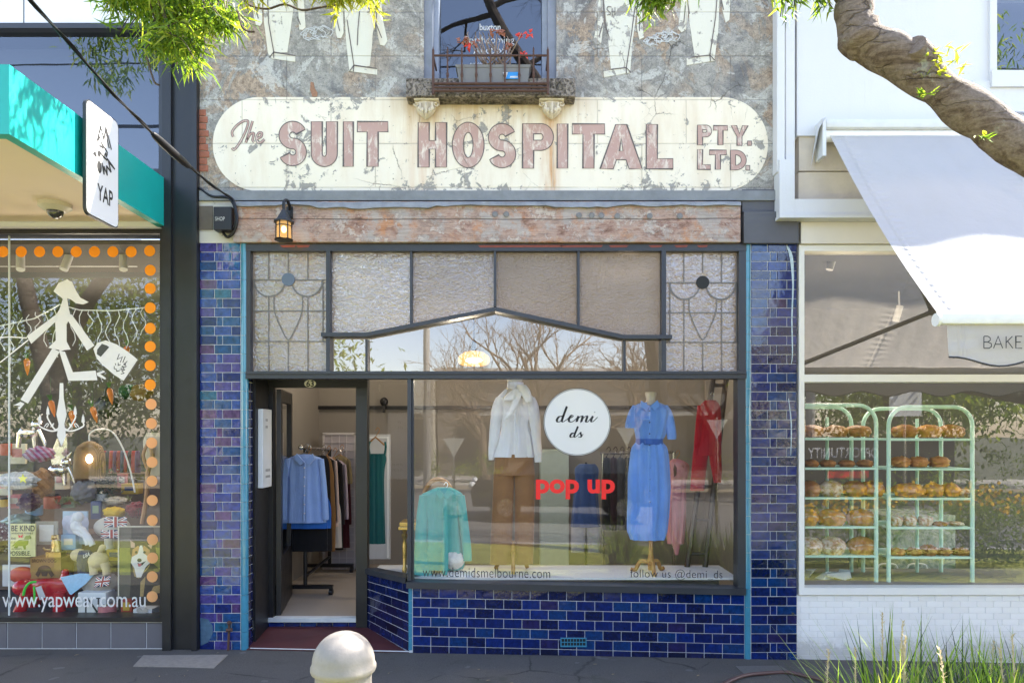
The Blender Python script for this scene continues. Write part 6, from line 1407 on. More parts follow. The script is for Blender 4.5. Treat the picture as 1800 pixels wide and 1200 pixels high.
f = MB(); f.pprism([(1127, 704), (1142, 713), (1136, 722), (1126, 714)], Yd-.10, Yd-.08); f.pprism([(1156, 703), (1143, 713), (1150, 721), (1160, 713)], Yd-.10, Yd-.08); f.tube([A(1143, 715, Yd-.13), A(1142, 770, Yd-.125)], .010, 6); f.tube([A(1141, 784, Yd-.145), A(1140, 920, Yd-.155)], .010, 6); f.cbox(XX(1122, Yd), XX(1140, Yd), Yd-.14, Yd-.12, ZZ(738, Yd), ZZ(736, Yd), .003); f.build('collar', DR, dr, smooth=40)
f = MB()
for k in range(9): f.ball(A(1142, 722+k*20, Yd-.145-.0*(k > 3)), .007)
f.build('shirt_button', plain('navy_button', (.03, .04, .10), .4), dr)
tripod(o, 1144, Yd, 935, 985, 1020, .17, .605)

# hanging pieces in the window
def hanger(mb, px, py, y, wpx=30):
    mb.tube(cat_rom([A(px, py-16, y), A(px+4, py-21, y), A(px+7, py-16, y), A(px+3, py-9, y), A(px, py-4, y)], 4), .004, 5)
    mb.tube([A(px-wpx, py+10, y), A(px-wpx*.3, py, y), A(px, py-4, y), A(px+wpx*.3, py, y), A(px+wpx, py+10, y)], .010, 6)
o = thing('ladder', 'dark wooden ladder leaning at the right end of the shop window', 'ladder', A(1225, 1000, .9))
f = MB(); DKW = plain('dark_stained_wood', (.05, .032, .022), .5, var=.3)
for a, b_ in ((1257, 1206), (1279, 1238)): f.tube([A(a, 640, .75), A(b_, 1010, .62)], .028, 8)
for k in range(6):
    t_ = .1+k*.16; f.tube([A(1257-51*t_, 640+370*t_, .75-.13*t_), A(1279-41*t_, 640+370*t_, .75-.13*t_)], .018, 8)
f.build('rails', DKW, o)
o = thing('red_outfit', 'crimson blouse and trousers on a hanger hooked to the dark ladder', 'outfit', A(1243, 860, .5))
f = MB(); hanger(f, 1248, 710, .5, 18); f.build('hanger', STEEL, o)
RED = cloth('crimson_satin', (.36, .006, .014))
f = MB(); f.oloft([(703, 1240, 1258), (710, 1232, 1264), (722, 1228, 1267), (750, 1226, 1268), (775, 1224, 1269)], .5, .32, 30, fold=.10, nf=7, seed=4)
f.oloft([(712, 1226, 1238), (740, 1223, 1236), (775, 1220, 1232), (800, 1219, 1229)], .49, .7, 14, fold=.1); f.build('blouse', RED, o, smooth=60)
f = MB(); f.oloft([(770, 1222, 1268), (790, 1219, 1268), (800, 1218, 1268)], .5, .3, 30, fold=.06); f.oloft([(795, 1218, 1246), (830, 1215, 1241), (862, 1213, 1238)], .5, .4, 20, fold=.08); f.oloft([(795, 1245, 1268), (825, 1250, 1269), (848, 1255, 1268)], .5, .4, 20, fold=.08); f.build('trousers', RED, o, smooth=60)
o = thing('pink_dress', 'dusty pink sleeveless dress hanging left of the ladder', 'dress', A(1192, 960, .8))
f = MB(); hanger(f, 1188, 812, .8, 16); f.build('hanger', WOODL, o)
PK = cloth('dusty_pink_crepe', (.60, .23, .24))
f = MB(); f.oloft([(806, 1183, 1193), (812, 1177, 1206), (822, 1177, 1212), (850, 1178, 1206), (880, 1175, 1206), (920, 1172, 1205), (955, 1174, 1202)], .8, .4, 34, fold=.12, nf=8, seed=3); f.oloft([(950, 1178, 1198), (962, 1183, 1195), (975, 1187, 1192)], .8, .3, 14, fold=.1); d_ = f.build('dress', PK, o, smooth=60)
f = MB(); f.pprism([(1186, 815), (1190, 822), (1189, 835), (1185, 838), (1184, 824)], .62, .63); f.build('keyhole', plain('shade_maroon', (.10, .03, .03), .9), d_)
o = thing('teal_blouse', 'seafoam teal tie-neck blouse on a hanger over the wooden chair', 'blouse', A(777, 1018, .3))
f = MB(); hanger(f, 780, 868, .3, 26); f.build('hanger', WHITE, o)
TE = cloth('seafoam_satin', (.10, .42, .38), sheer=.1)
f = MB(); f.oloft([(856, 768, 792), (863, 752, 806), (872, 740, 813), (900, 742, 812), (940, 744, 814), (985, 740, 816), (1000, 742, 812)], .3, .34, 36, fold=.12, nf=8, seed=6)
f.oloft([(870, 737, 752), (910, 732, 752), (960, 729, 751), (1005, 728, 760), (1019, 730, 762)], .26, .6, 18, fold=.14, nf=4); f.oloft([(870, 800, 817), (910, 806, 822), (960, 812, 828), (985, 814, 829)], .26, .6, 18, fold=.14, nf=4)
f.oloft([(876, 779, 786), (920, 778, 787), (985, 776, 788), (1010, 778, 786)], .15, .4, 12, fold=.1); b_ = f.build('blouse', TE, o, smooth=60)
f = MB(); f.pprism([(770, 856), (780, 870), (774, 878), (766, 866)], .16, .18); f.pprism([(790, 856), (780, 870), (787, 878), (796, 866)], .16, .18); f.build('collar', TE, b_)
o = thing('bentwood_chair', 'bentwood chair with arched honey wood back under the teal blouse', 'chair', A(772, 1018, .45))
f = MB(); f.tube(cat_rom([A(742, 930, .45), A(744, 875, .45), A(754, 850, .45), A(770, 842, .45), A(787, 850, .45), A(797, 875, .45), A(799, 930, .45)], 6), .021, 10); f.tube(cat_rom([A(752, 930, .45), A(754, 880, .45), A(770, 858, .45), A(786, 880, .45), A(789, 930, .45)], 6), .012, 8); f.build('backrest', WOODL, o, smooth=60)
f = MB(); f.lathe([(.2, 0), (.215, .015), (.2, .03)], A(770, 950, .56), 24); f.build('seat', WOODL, o, smooth=40)
for dx, dy in ((-.16, .42), (.16, .42), (-.16, .68), (.16, .68)):
    f = MB(); f.tube([(XX(770, .56)+dx*.8, dy, ZZ(950, .56)), (XX(770, .56)+dx, dy, .60)], .016, 8); f.build('leg', WOODL, o, smooth=60)
o = thing('book_stack', 'two pink and white books lying on the window platform', 'books', A(798, 1018, .22))
f = MB(); f.cbox(XX(766, .2), XX(836, .2), .16, .40, ZZ(1021, .2), ZZ(1014, .2), .003); f.build('lower_book', plain('pink_book', (.60, .34, .34), .6), o)
f = MB(); f.cbox(XX(774, .2), XX(832, .2), .17, .38, ZZ(1013.6, .2), ZZ(1006, .2), .003); f.build('upper_book', plain('white_book', (.66, .65, .64), .6), o)
f = MB(); f.ball(A(797, 984, .28), .10, .09, .085, 28, 20, .18, 9); tag(f.build('white_coral', plain('white_coral_body', (.70, .66, .60), .9, var=.2, scale=60, bump=1, bscale=120), None, loc=A(797, 1000, .28), smooth=80), 'white fluffy coral ball resting on the two books', 'ornament')
o = thing('gilt_table', 'gilt turned table leg and top at the left corner of the display', 'table', A(712, 1010, .45))
f = MB(); c_ = A(711, 1008, .35); f.lathe([(.02, .0), (.024, .04), (.014, .06), (.02, .16), (.022, .26), (.012, .3), (.022, .32), (.03, .35), (.014, .37), (.026, .40)], (c_.x, c_.y, .60), 14); f.build('leg', GILT, o, smooth=50)
f = MB(); f.cbox(c_.x-.05, c_.x+.26, .3, .6, 1.0, 1.03, .005); f.cbox(c_.x-.04, c_.x+.2, .31, .56, 1.032, 1.07, .004); f.build('top', GILT, o)
# rail behind with dark clothes, jeans and a mirror
o = thing('back_clothes_rail', 'chrome clothes rail at the back of the shop behind the blue dress', 'clothes rail', A(1120, 800, 2.2))
f = MB(); f.tube([A(1055, 796, 2.2), A(1187, 794, 2.2)], .018, 8); f.tube([A(1060, 796, 2.2), A(1060, 1010, 2.2)], .018, 8); f.tube([A(1184, 794, 2.2), A(1184, 1010, 2.2)], .018, 8); f.build('rail', STEEL, o)
for i in range(9):
    px = 1066+i*12; c_ = [(.015, .015, .018), (.03, .012, .016), (.05, .05, .055), (.012, .014, .03)][i % 4]
    f = MB(); hanger(f, px, 806, 2.2, 6); f.oloft([(804, px-4, px+5), (812, px-7, px+8), (840, px-8, px+9), (905, px-9, px+9), (930, px-8, px+9)], 2.2, 1.3, 16, fold=.08, nf=3, seed=i)
    tag(f.build('dark_jacket', cloth('dark_wool_%s' % ['black', 'plum', 'charcoal', 'ink'][i % 4], c_), None, loc=A(px, 930, 2.2), smooth=60), 'dark jacket on the chrome back rail, %s from its left end' % ['first', 'second', 'third', 'fourth', 'fifth', 'sixth', 'seventh', 'eighth', 'ninth'][i], 'jacket', 'dark jackets on the back rail')
o = thing('denim_outfit', 'faded blue denim dress on a stand behind the pop up lettering', 'dress', A(1032, 985, 1.2))
f = MB(); f.oloft([(815, 1018, 1046), (825, 1010, 1052), (850, 1011, 1050), (880, 1007, 1052), (925, 1003, 1056)], 1.2, .45, 28, fold=.1, nf=7, seed=2); f.build('denim_top', cloth('denim_blue', (.045, .08, .20)), o, smooth=60)
f = MB(); f.oloft([(920, 1004, 1030), (970, 1003, 1027)], 1.2, .5, 18, fold=.08); f.oloft([(920, 1030, 1056), (970, 1033, 1054)], 1.2, .5, 18, fold=.08); f.build('pale_trousers', cloth('pale_grey_cloth', (.36, .34, .34)), o, smooth=60)
f = MB(); f.tube([A(1030, 812, 1.2), A(1030, 1000, 1.2)], .012, 8); f.build('stand', BLACKMETAL, o)
o = thing('shop_counter', 'pale green counter at the back of the shop left of the denim dress', 'counter', A(985, 900, 2.7))
f = MB(); f.cbox(XX(950, 2.7), XX(1000, 2.7), 2.7, 3.1, FZ, ZZ(790, 2.7), .006); f.build('counter_body', plain('pale_green_paint', (.40, .47, .44), .6), o)

# ------------------------------------------------------------------ the doorway: clothes rack, screen, teal dress
o = thing('clothes_rack', 'black wheeled clothes rack just inside the open door', 'clothes rack', (XX(535, 1.5), 1.5, FZ))
ra, rb = A(529, 786, 1.25), A(583, 790, 2.75)
f = MB(); f.tube([ra, rb], .017, 8); f.ball(ra, .028); f.build('rail', STEEL, o, smooth=60)
f = MB()
for p in (ra.lerp(rb, .12), ra.lerp(rb, .92)):
    f.tube([p, (p.x, p.y, FZ+.1)], .022, 8); f.box(p.x-.34, p.x+.30, p.y-.025, p.y+.025, FZ+.07, FZ+.11)
q = ra.lerp(rb, .12); q2 = ra.lerp(rb, .92); f.tube([(q.x, q.y, FZ+.2), (q2.x, q2.y, FZ+.2)], .018, 8); f.build('base_frame', BLACKMETAL, o)
for p in (ra.lerp(rb, .12), ra.lerp(rb, .92)):
    for dx in (-.31, .28):
        f = MB(); f.tube([(p.x+dx-.02, p.y, FZ+.035), (p.x+dx+.02, p.y, FZ+.035)], .035, 12); f.tube([(p.x+dx, p.y, FZ+.05), (p.x+dx, p.y, FZ+.09)], .012, 6); f.build('caster', BLACKMETAL, o)
GAR = [('sky blue button-up shirt at the front of the rack', (.30, .44, .80), 1.30, (492, 578), 798, 918), ('bright blue skirt hanging below the sky blue shirt', (.03, .14, .50), 1.36, (490, 580), 860, 928), ('black trousers behind the blue shirt', (.008, .008, .010), 1.45, (496, 582), 800, 968),
       ('tan trousers showing beside the black ones', (.20, .10, .035), 1.55, (492, 588), 802, 968), ('black blazer with sleeve behind the sky blue shirt', (.012, .011, .013), 1.70, (540, 592), 800, 940), ('blush and cream blouse in the middle of the rack', (.55, .42, .38), 1.85, (552, 597), 802, 925),
       ('white striped trousers in the middle of the rack', (.55, .52, .50), 1.95, (560, 600), 880, 962), ('black dress behind the blush blouse', (.012, .010, .012), 2.1, (565, 606), 806, 966), ('lavender puff-sleeve blouse near the back of the rack', (.38, .31, .37), 2.25, (572, 613), 808, 912), ('olive short-sleeve shirt near the back of the rack', (.22, .17, .09), 2.45, (575, 620), 800, 850), ('maroon dress at the back of the rack', (.07, .012, .02), 2.6, (580, 618), 806, 962)]
for i, (lab, c_, y, (a, b_), t0, t1) in enumerate(GAR):
    o = thing('hanging_garment', lab, 'garment', A((a+b_)/2, t1, y), 'clothes on the rack inside the door')
    m_ = cloth('rack_cloth_'+str(i), c_); w_ = b_-a; cx = (a+b_)/2
    f = MB()
    if 'trousers' in lab or 'skirt' in lab: f.oloft([(t0, a+w_*.12, b_-w_*.12), (t0+15, a+w_*.05, b_-w_*.05), ((t0+t1)/2, a+1, b_-1), (t1, a, b_)], y, .16, 30, fold=.14, nf=8, seed=i)
    else:
        f.oloft([(t0, cx-w_*.12, cx+w_*.12), (t0+4, cx-w_*.25, cx+w_*.25), (t0+10, cx-w_*.36, cx+w_*.36), (t0+30, cx-w_*.38, cx+w_*.38), ((t0+t1)/2, cx-w_*.37, cx+w_*.37), (t1, cx-w_*.42, cx+w_*.42)], y, .20, 34, fold=.17, nf=8, seed=i)
        L = min(t1, t0+115)
        for s_ in (-1, 1): f.oloft([(t0+8, *sorted((cx+s_*w_*.28, cx+s_*w_*.40))), ((t0+L)/2, *sorted((cx+s_*w_*.34, cx+s_*w_*.46))), (L-6, *sorted((cx+s_*w_*.36, cx+s_*w_*.50))), (L, *sorted((cx+s_*w_*.39, cx+s_*w_*.48)))], y-.03, .7, 16, fold=.09, nf=4, seed=i+s_)
    f.build('cloth', m_, o, smooth=60)
    if i == 0:
        f = MB(); f.pprism([(521, 797), (535, 812), (527, 817), (517, 806)], y-.10, y-.07); f.pprism([(549, 797), (535, 812), (543, 817), (553, 806)], y-.10, y-.07); f.tube([A(536, 813, y-.12), A(534, 916, y-.11)], .007, 6); f.build('collar', m_, o)
        f = MB()
        for k in range(6): f.ball(A(535, 822+k*16, y-.13), .008)
        f.build('shirt_button', plain('pearl_button', (.6, .6, .62), .3), o)
    f = MB(); hanger(f, cx, t0+2, y, w_*.34); f.build('hanger', WOODL if i % 2 else STEEL, o)
o = thing('lattice_screen', 'white gridded folding screen standing behind the clothes rack', 'screen', A(600, 990, 2.7))
f = MB()
for a, b_ in ((567, 625), (624, 630)): f.pbox(a, a+3, 762, 1000, 2.7, 2.73); f.pbox(b_-3, b_, 762, 1000, 2.7, 2.73); f.pbox(a, b_, 760, 764, 2.7, 2.73)
SCW = plain('screen_white', (.60, .57, .57), .7); f.build('screen_frame', SCW, o)
f = MB(); f.pbox(570, 622, 764, 1000, 2.715, 2.72); f.build('screen_paper', plain('lilac_paper', (.46, .42, .45), .9), o)
f = MB()
for k in range(1, 4): f.pbox(570+k*13-.4, 570+k*13+.4, 764, 1000, 2.705, 2.715)
for k in range(1, 18): f.pbox(570, 622, 764+k*13.5-.4, 764+k*13.5+.4, 2.703, 2.713)
f.build('screen_grid', SCW, o)
o = thing('white_wardrobe_panel', 'white panelled board behind the teal dress', 'panel', A(668, 980, 2.2))
f = MB(); f.pbox(646, 686, 763, 982, 2.2, 2.24); f.build('board', plain('board_white', (.55, .54, .55), .6, var=.05), o)
f = MB(); f.pbox(649, 683, 767, 770, 2.19, 2.2); f.pbox(680, 683, 770, 980, 2.19, 2.2); f.build('board_trim', WHITE, o)
o = thing('teal_dress', 'long deep teal strappy dress hanging behind the angled side window', 'dress', A(662, 955, 1.2))
f = MB(); hanger(f, 660, 772, 1.2, 16); f.build('hanger', WOODL, o)
f = MB(); f.oloft([(797, 649, 677), (806, 647, 679), (825, 648, 676), (850, 648, 675), (900, 647, 676), (955, 647, 677)], 1.2, .35, 30, fold=.12, nf=9, seed=2); f.tube(cat_rom([A(650, 800, 1.15), A(648, 785, 1.15), A(650, 776, 1.18)], 4), .012, 6); f.tube(cat_rom([A(676, 800, 1.15), A(678, 786, 1.15), A(677, 777, 1.18)], 4), .012, 6); f.build('dress', cloth('deep_teal_satin', (.006, .085, .085)), o, smooth=60)
o = thing('wall_hook', 'round black iron hook on the picture rail behind the side window', 'hook', A(675, 706, 3.1))
f = MB(); f.ball(A(675, 706, 3.08), .055, .04, .06); f.tube([A(675, 712, 3.08), A(675, 724, 3.05)], .02, 8); f.build('knob', BLACKMETAL, o, smooth=60)

# ------------------------------------------------------------------ pavement furniture
bx, by = -.765, -2.9
bl_ = thing('bollard', 'chunky pale concrete bollard with domed cap and scribbled graffiti', 'bollard', (bx, by, zg(bx)))
BOL = M('bollard_paint'); p_ = BOL.pos(False); a_ = BOL.noise(p_, 9, 7, .7); c_ = BOL.mix(a_, (.19, .165, .14), (.33, .30, .265)); sc_ = BOL.math('MAXIMUM', BOL.ramp(BOL.noise(p_, 26, 8, .8), [(.36, 1.0), (.41, 0.0)]), BOL.ramp(BOL.noise(BOL.n('Mapping', {'Vector': p_, 'Scale': (1, 1, .25)}).outputs[0], 11, 7, .7), [(.58, 0.0), (.72, .8)]))
BOL = BOL.done(BOL.princ(color=BOL.mix(BOL.math('MULTIPLY', sc_, .6), c_, (.20, .16, .13)), rough=.55, normal=BOL.bump(BOL.noise(p_, 90, 4), .3, .004)))
f = MB(); f.lathe([(.150, 0), (.150, .03), (.127, .05), (.126, .87)], (bx, by, zg(bx)), 40); f.build('shaft', BOL, bl_, smooth=35)
f = MB(); f.lathe([(.126, .862), (.143, .856), (.1465, .866), (.1465, .878), (.140, .890)]+[(.140*math.cos(R(a)), .892+.140*math.sin(R(a))) for a in (10, 20, 30, 40, 50, 60, 70, 80, 87)], (bx, by, zg(bx)), 40); f.build('cap', BOL, bl_, smooth=50)
f = MB(); random.seed(3)
def BT(a, z, r=.1275): return (bx+r*math.sin(a), by-r*math.cos(a), zg(bx)+z)
for st in ([(.1, .80), (.1, .83)], [(.06, .83), (.14, .83)], [(.28, .80), (.33, .84), (.38, .80)], [(.3, .815), (.36, .815)], [(-.45, .76), (-.2, .775), (.0, .765)], [(-.15, .72), (-.05, .735), (-.12, .70), (-.02, .69)], [(.1, .73), (.15, .69), (.2, .72), (.25, .69), (.3, .73)], [(.2, .75), (.5, .76)]):
    P = cat_rom([Vector((a, z)) if False else Vector((a, z, 0)) for a, z in st], 4); f.tube([BT(p.x, p.y) for p in P], .0022, 4)
f.build('graffiti', plain('grey_marker', (.22, .21, .22), .7), bl_)
o = thing('access_cover', 'pale concrete pit cover set in the asphalt before the black column', 'pit cover', (XX(320, -.2), -.2, zg(-2.9)))
def gp(px, py):   # point on the pavement seen through this pixel
    d = 1.9*1200/(py-760)
    for _ in range(4): x = (px-900)*d/1200; d = (1.9-zg(x))*1200/(py-760)
    return ((px-900)*d/1200, d-6)
def cover(o, pts, mt):
    P = [gp(*p) for p in pts]; f = MB(); n = len(P); f.add([(x, y, zg(x)+.006) for x, y in P]+[(x, y, zg(x)-.02) for x, y in P], [tuple(range(n))[::-1]]+[(i, (i+1) % n, (i+1) % n+n, i+n) for i in range(n)]); return f.build('cover_plate', mt, o)
CONC = plain('worn_cover_concrete', (.25, .22, .19), .95, var=.3, scale=25, bump=1, bscale=70, dirt=.3)
cover(o, [(252, 1152), (401, 1151), (376, 1174), (234, 1171)], CONC)
o = thing('drain_cover', 'checkered metal cover in the path before the right tiled pillar', 'pit cover', (2.35, -.3, zg(2.35)))
cover(o, [(1292, 1171), (1372, 1170), (1396, 1186), (1310, 1186)], plain('checker_plate', (.15, .14, .13), .7, .3, var=.5, scale=60, bump=1, bscale=60))
f = MB(); P = [gp(1255, 1215), gp(1285, 1199), gp(1310, 1190), gp(1345, 1186), gp(1385, 1185), gp(1420, 1192)]
f.tube(cat_rom([(x, y, zg(x)+.018) for x, y in P]+[(P[-1][0]+.4, P[-1][1]-.4, zg(2)+.02)], 6), .016, 8); tag(f.build('garden_hose', plain('brown_hose', (.10, .05, .045), .5), None, loc=(P[2][0], P[2][1], zg(P[2][0])), smooth=60), 'brown garden hose curving over the path beside the metal cover', 'hose')
f = MB(); random.seed(11)
for i in range(60):
    x = random.uniform(-4.6, 5); y = random.uniform(-.9, -.03); z = zg(x)+.006
    if random.random() < .45: x = random.uniform(2.3, 4.6); y = random.uniform(-.5, -.03)
    a = random.random()*6.3; L = random.uniform(.015, .05)
    f.leaf(Vector((x, y, z)), Vector((math.cos(a), math.sin(a), random.uniform(0, .25))), L, L*.4)
tag(f.build('leaf_litter', mat_leaf('dry_litter', (.16, .10, .05), (.34, .26, .15), .2), None, loc=(0, -.4, 0)), 'dry fallen leaves scattered on the path', 'leaf litter', kind='stuff')
# ------------------------------------------------------------------ bakery display
MINT = plain('mint_enamel', (.55, .80, .71), .35, var=.05)
YK0, YK1 = .32, .78
def rrack(lab, px0, px1, shelves, pyt=712):
    o = thing('bread_rack', lab, 'rack', A((px0+px1)/2, 1036, .4), 'mint bread racks in the bakery window')
    x0, x1 = XX(px0, YK0), XX(px1, YK0); zt = ZZ(pyt, YK0); zb = ZZ(1036); r = .17
    for y in (YK0, YK1):
        f = MB(); P = [(x0, y, zb), (x0, y, zt-r)]+[(x0+r-r*math.cos(R(a)), y, zt-r+r*math.sin(R(a))) for a in (15, 30, 45, 60, 75, 90)]+[(x1-r+r*math.sin(R(a)), y, zt-r+r*math.cos(R(a))) for a in (0, 15, 30, 45, 60, 75, 90)]+[(x1, y, zb)]
        f.tube(P, .0185, 10); f.build('hoop_frame', MINT, o, smooth=60)
    for py in shelves:
        z = ZZ(py, YK0); f = MB(); f.cbox(x0+.01, x1-.01, YK0-.012, YK1+.012, z-.012, z+.008, .003); f.build('shelf', MINT, o)
    f = MB(); f.tube([(x1-.25, YK1-.02, zb), (x1-.25, YK1-.02, zt-.1)], .016, 8); f.build('stay', MINT, o)
    return o
SH1, SH2 = (771, 824, 876, 927, 977), (773, 824, 876, 928, 979)
rrack('mint hoop-framed bread rack at the left edge of the bakery window', 1330, 1540, (771, 823, 875, 926, 977))
rrack('mint hoop-framed bread rack nearer the middle of the bakery window', 1562, 1709, (772, 824, 876, 927, 979), 715)
def crust(name, c1, c2, flour=0):
    m = M(name); p = m.pos(False); a = m.noise(p, 11, 6, .65)
    col = m.ramp(a, [(.3, c1), (.62, c2)])
    if flour: col = m.mix(m.math('MULTIPLY', m.ramp(m.noise(p, 22, 6, .7), [(.42, 0.0), (.6, 1.0)]), flour), col, (.70, .64, .56))
    return m.done(m.princ(color=col, rough=.6, normal=m.bump(m.noise(p, 45, 5, .7), .6, .008)))
CR1 = crust('golden_crust', (.26, .085, .016), (.58, .27, .075)); CR2 = crust('dark_crust', (.14, .045, .012), (.42, .17, .045)); CR3 = crust('floured_crust', (.28, .12, .03), (.5, .27, .11), .75); CR4 = crust('sugar_dusted_crust', (.30, .12, .03), (.45, .22, .08), 1.0)
bread_seen = {}
def bread(kind, lab, px, py, y, rx, ry, rz, mt, split=True, rough=.10, fr=3, cat='loaf'):
    o = thing(kind, lab, cat, A(px, py, y), 'loaves and pastries on the mint racks')
    c_ = A(px, py, y)+Vector((0, 0, rz*.92)); f = MB(); f.ball(c_, rx, ry, rz, 22, 14, rough, fr)
    for i, v in enumerate(f.v):
        if v[2] < c_.z-rz*.55: f.v[i] = (v[0], v[1], c_.z-rz*.92)
    f.build('crumb_body', mt, o, smooth=70)
    if split:
        f = MB(); f.tube(cat_rom([c_+Vector((rx*(t-.5)*1.5, -ry*.93*math.sqrt(max(.1, 1-(1.5*(t-.5))**2)), rz*(.05+.25*(1-(2*t-1)**2)))) for t in (0, .2, .4, .6, .8, 1)], 4), rz*.10, 6); f.build('score_ridge', CR3, o, smooth=60)
row = ['first', 'second', 'third', 'fourth', 'fifth', 'sixth']
for i, px in enumerate((1418, 1460, 1512)): bread('tin_loaf', '%s big split-top tin loaf from the left on the third shelf of the left rack' % row[i], px, 922, .42, .135 if i else .1, .11, .078, CR1)
for i, px in enumerate((1422, 1462, 1514)): bread('round_loaf', '%s crusty floured round loaf on the fourth shelf of the left rack' % row[i], px, 973, .42, .125, .11, .085, CR3 if i < 2 else CR1)
for i, px in enumerate((1421, 1460, 1502, 1532)): bread('sourdough', '%s dark sourdough on the second shelf of the left rack' % row[i], px, 871, .42, .11, .11, .075, CR2 if i != 1 else CR3, False)
for i, px in enumerate((1425, 1468, 1508)): bread('seeded_loaf', '%s seeded long loaf on the top shelf of the left rack' % row[i], px, 767, .44, .12, .1, .055, CR2, False, .2, 4)
for i, px in enumerate((1425, 1455, 1488, 1520)): bread('pastry', '%s dark pastry below the top shelf of the left rack' % row[i], px, 820, .46, .075, .07, .035, CR2, False, .2, 4, 'pastry')
for i, px in enumerate((1590, 1633, 1672)): bread('brown_loaf', '%s rough brown loaf on the top shelf of the middle rack' % row[i], px, 768, .42, .115, .1, .06, CR2 if i != 1 else CR1, False, .25, 6)
for i, px in enumerate((1583, 1614, 1650)): bread('croissant', '%s golden croissant on the second shelf of the middle rack' % row[i], px, 820, .42, .085, .08, .05, CR1, False, .35, 5, 'pastry')
for i, (px, m_, w_) in enumerate(((1597, CR1, .15), (1640, CR1, .085), (1670, CR1, .075), (1693, CR4, .075))): bread('country_loaf', '%s country bread on the middle shelf of the middle rack' % row[i], px, 871, .42, w_, .1, .062 if i < 3 else .035, m_, False, .22, 5)
for i, px in enumerate((1573, 1598, 1626)): bread('sugared_bun', '%s icing sugar dusted bun on the middle rack' % row[i], px, 923, .40, .065, .07, .052, CR4, False, .15, 5, 'bun')
for i, px in enumerate((1652, 1680)): bread('flat_pastry', '%s flat brown pastry beside the dusted buns' % row[i], px, 923, .40, .07, .06, .02, CR2 if i == 0 else CR4, False, .3, 5, 'pastry')
for i, px in enumerate((1576, 1606, 1632, 1658, 1688)): bread('danish', '%s glazed brown danish on the lowest shelf of the middle rack' % row[i], px, 975, .40, .075, .07, .035 if i != 2 else .05, CR2 if i != 0 else CR1, False, .4, 5, 'pastry')
def marble():
    m = M('green_veined_marble'); p = m.pos(); a = m.noise(p, 2.2, 8, .6, 2.2)
    col = m.ramp(a, [(.36, (.10, .15, .12)), (.46, (.26, .33, .29)), (.52, (.45, .48, .46)), (.58, (.22, .28, .25)), (.7, (.40, .45, .42))])
    return m.done(m.princ(color=col, rough=.2))
o = thing('marble_counter', 'green veined marble counter front behind the middle bread rack', 'counter', (3.9, 1.1, .5))
f = MB(); f.cbox(XX(1558, 1.1), XX(1680, 1.1), 1.1, 1.7, ZZ(1050, 1.1), ZZ(905, 1.1), .01); f.build('counter_slab', marble(), o)
for i, (px, lab) in enumerate(((1560, 'white wire chair back seen under the middle bread rack, left one'), (1612, 'white wire chair back before the marble counter, right one'))):
    o = thing('wire_chair', lab, 'chair', A(px, 1036, .95), 'white wire chairs in the bakery')
    f = MB(); p0, p1 = px-21, px+21; f.tube(cat_rom([A(p0-2, 1034, .95), A(p0+3, 1000, .95), A(p0+10, 991, .95), A(p1-10, 991, .95), A(p1-3, 1000, .95), A(p1+2, 1034, .95)], 5), .009, 8); f.build('backrest', WHITE, o, smooth=60)
    f = MB(); f.cbox(XX(p0, 1.0), XX(p1, 1.0), .98, 1.36, .42, .45, .01); f.build('seat', WHITE, o)
for i in range(4):
    c_ = A(1424+i*24, 1024, .45); f = MB(); random.seed(40+i)
    v = [c_+Vector((random.uniform(-.13, .13), random.uniform(-.08, .08), random.uniform(0, .15))) for _ in range(7)]; b_ = bmesh.new()
    for p in v: b_.verts.new(p)
    r_ = bmesh.ops.convex_hull(b_, input=b_.verts[:]); bmesh.ops.delete(b_, geom=[g for g in r_['geom_interior'] if isinstance(g, bmesh.types.BMVert)], context='VERTS'); b_.verts.index_update()
    f.add([p.co[:] for p in b_.verts], [[q.index for q in fc_.verts] for fc_ in b_.faces]); b_.free()
    tag(f.build('paper_bag', plain('white_paper', (.60, .62, .61), .7, var=.08), None, loc=(c_.x, c_.y, c_.z)), '%s crumpled white paper bag from the left at the foot of the left rack' % row[i], 'paper bag', 'crumpled paper bags')

# ------------------------------------------------------------------ plants and trees
def blade(mb, p, az_, L, lean, wd, n=7, droop=1.0):
    """an arching strap leaf"""
    d = Vector((math.cos(az_), math.sin(az_), 0)); s_ = Vector((-d.y, d.x, 0)); vs = []
    x = 0; z = 0; th = R(90)-lean
    P = []
    for k in range(n+1):
        P.append(p+d*x+Vector((0, 0, z))); th -= droop*lean*1.6/n; x += math.cos(th)*L/n; z += math.sin(th)*L/n
    for k, q in enumerate(P):
        w_ = wd*(1-(k/n)**1.6)*(.6+.4*min(1, k/2)); vs += [q-s_*w_/2, q+s_*w_/2+Vector((0, 0, w_*.25))]
    mb.add(vs, [(2*k, 2*k+2, 2*k+3, 2*k+1) for k in range(n)])
STRAP = mat_leaf('strap_leaf', (.10, .19, .02), (.28, .40, .06), .4, (.50, .48, .14))
STRAPD = mat_leaf('dark_strap_leaf', (.018, .035, .012), (.05, .085, .02), .2)
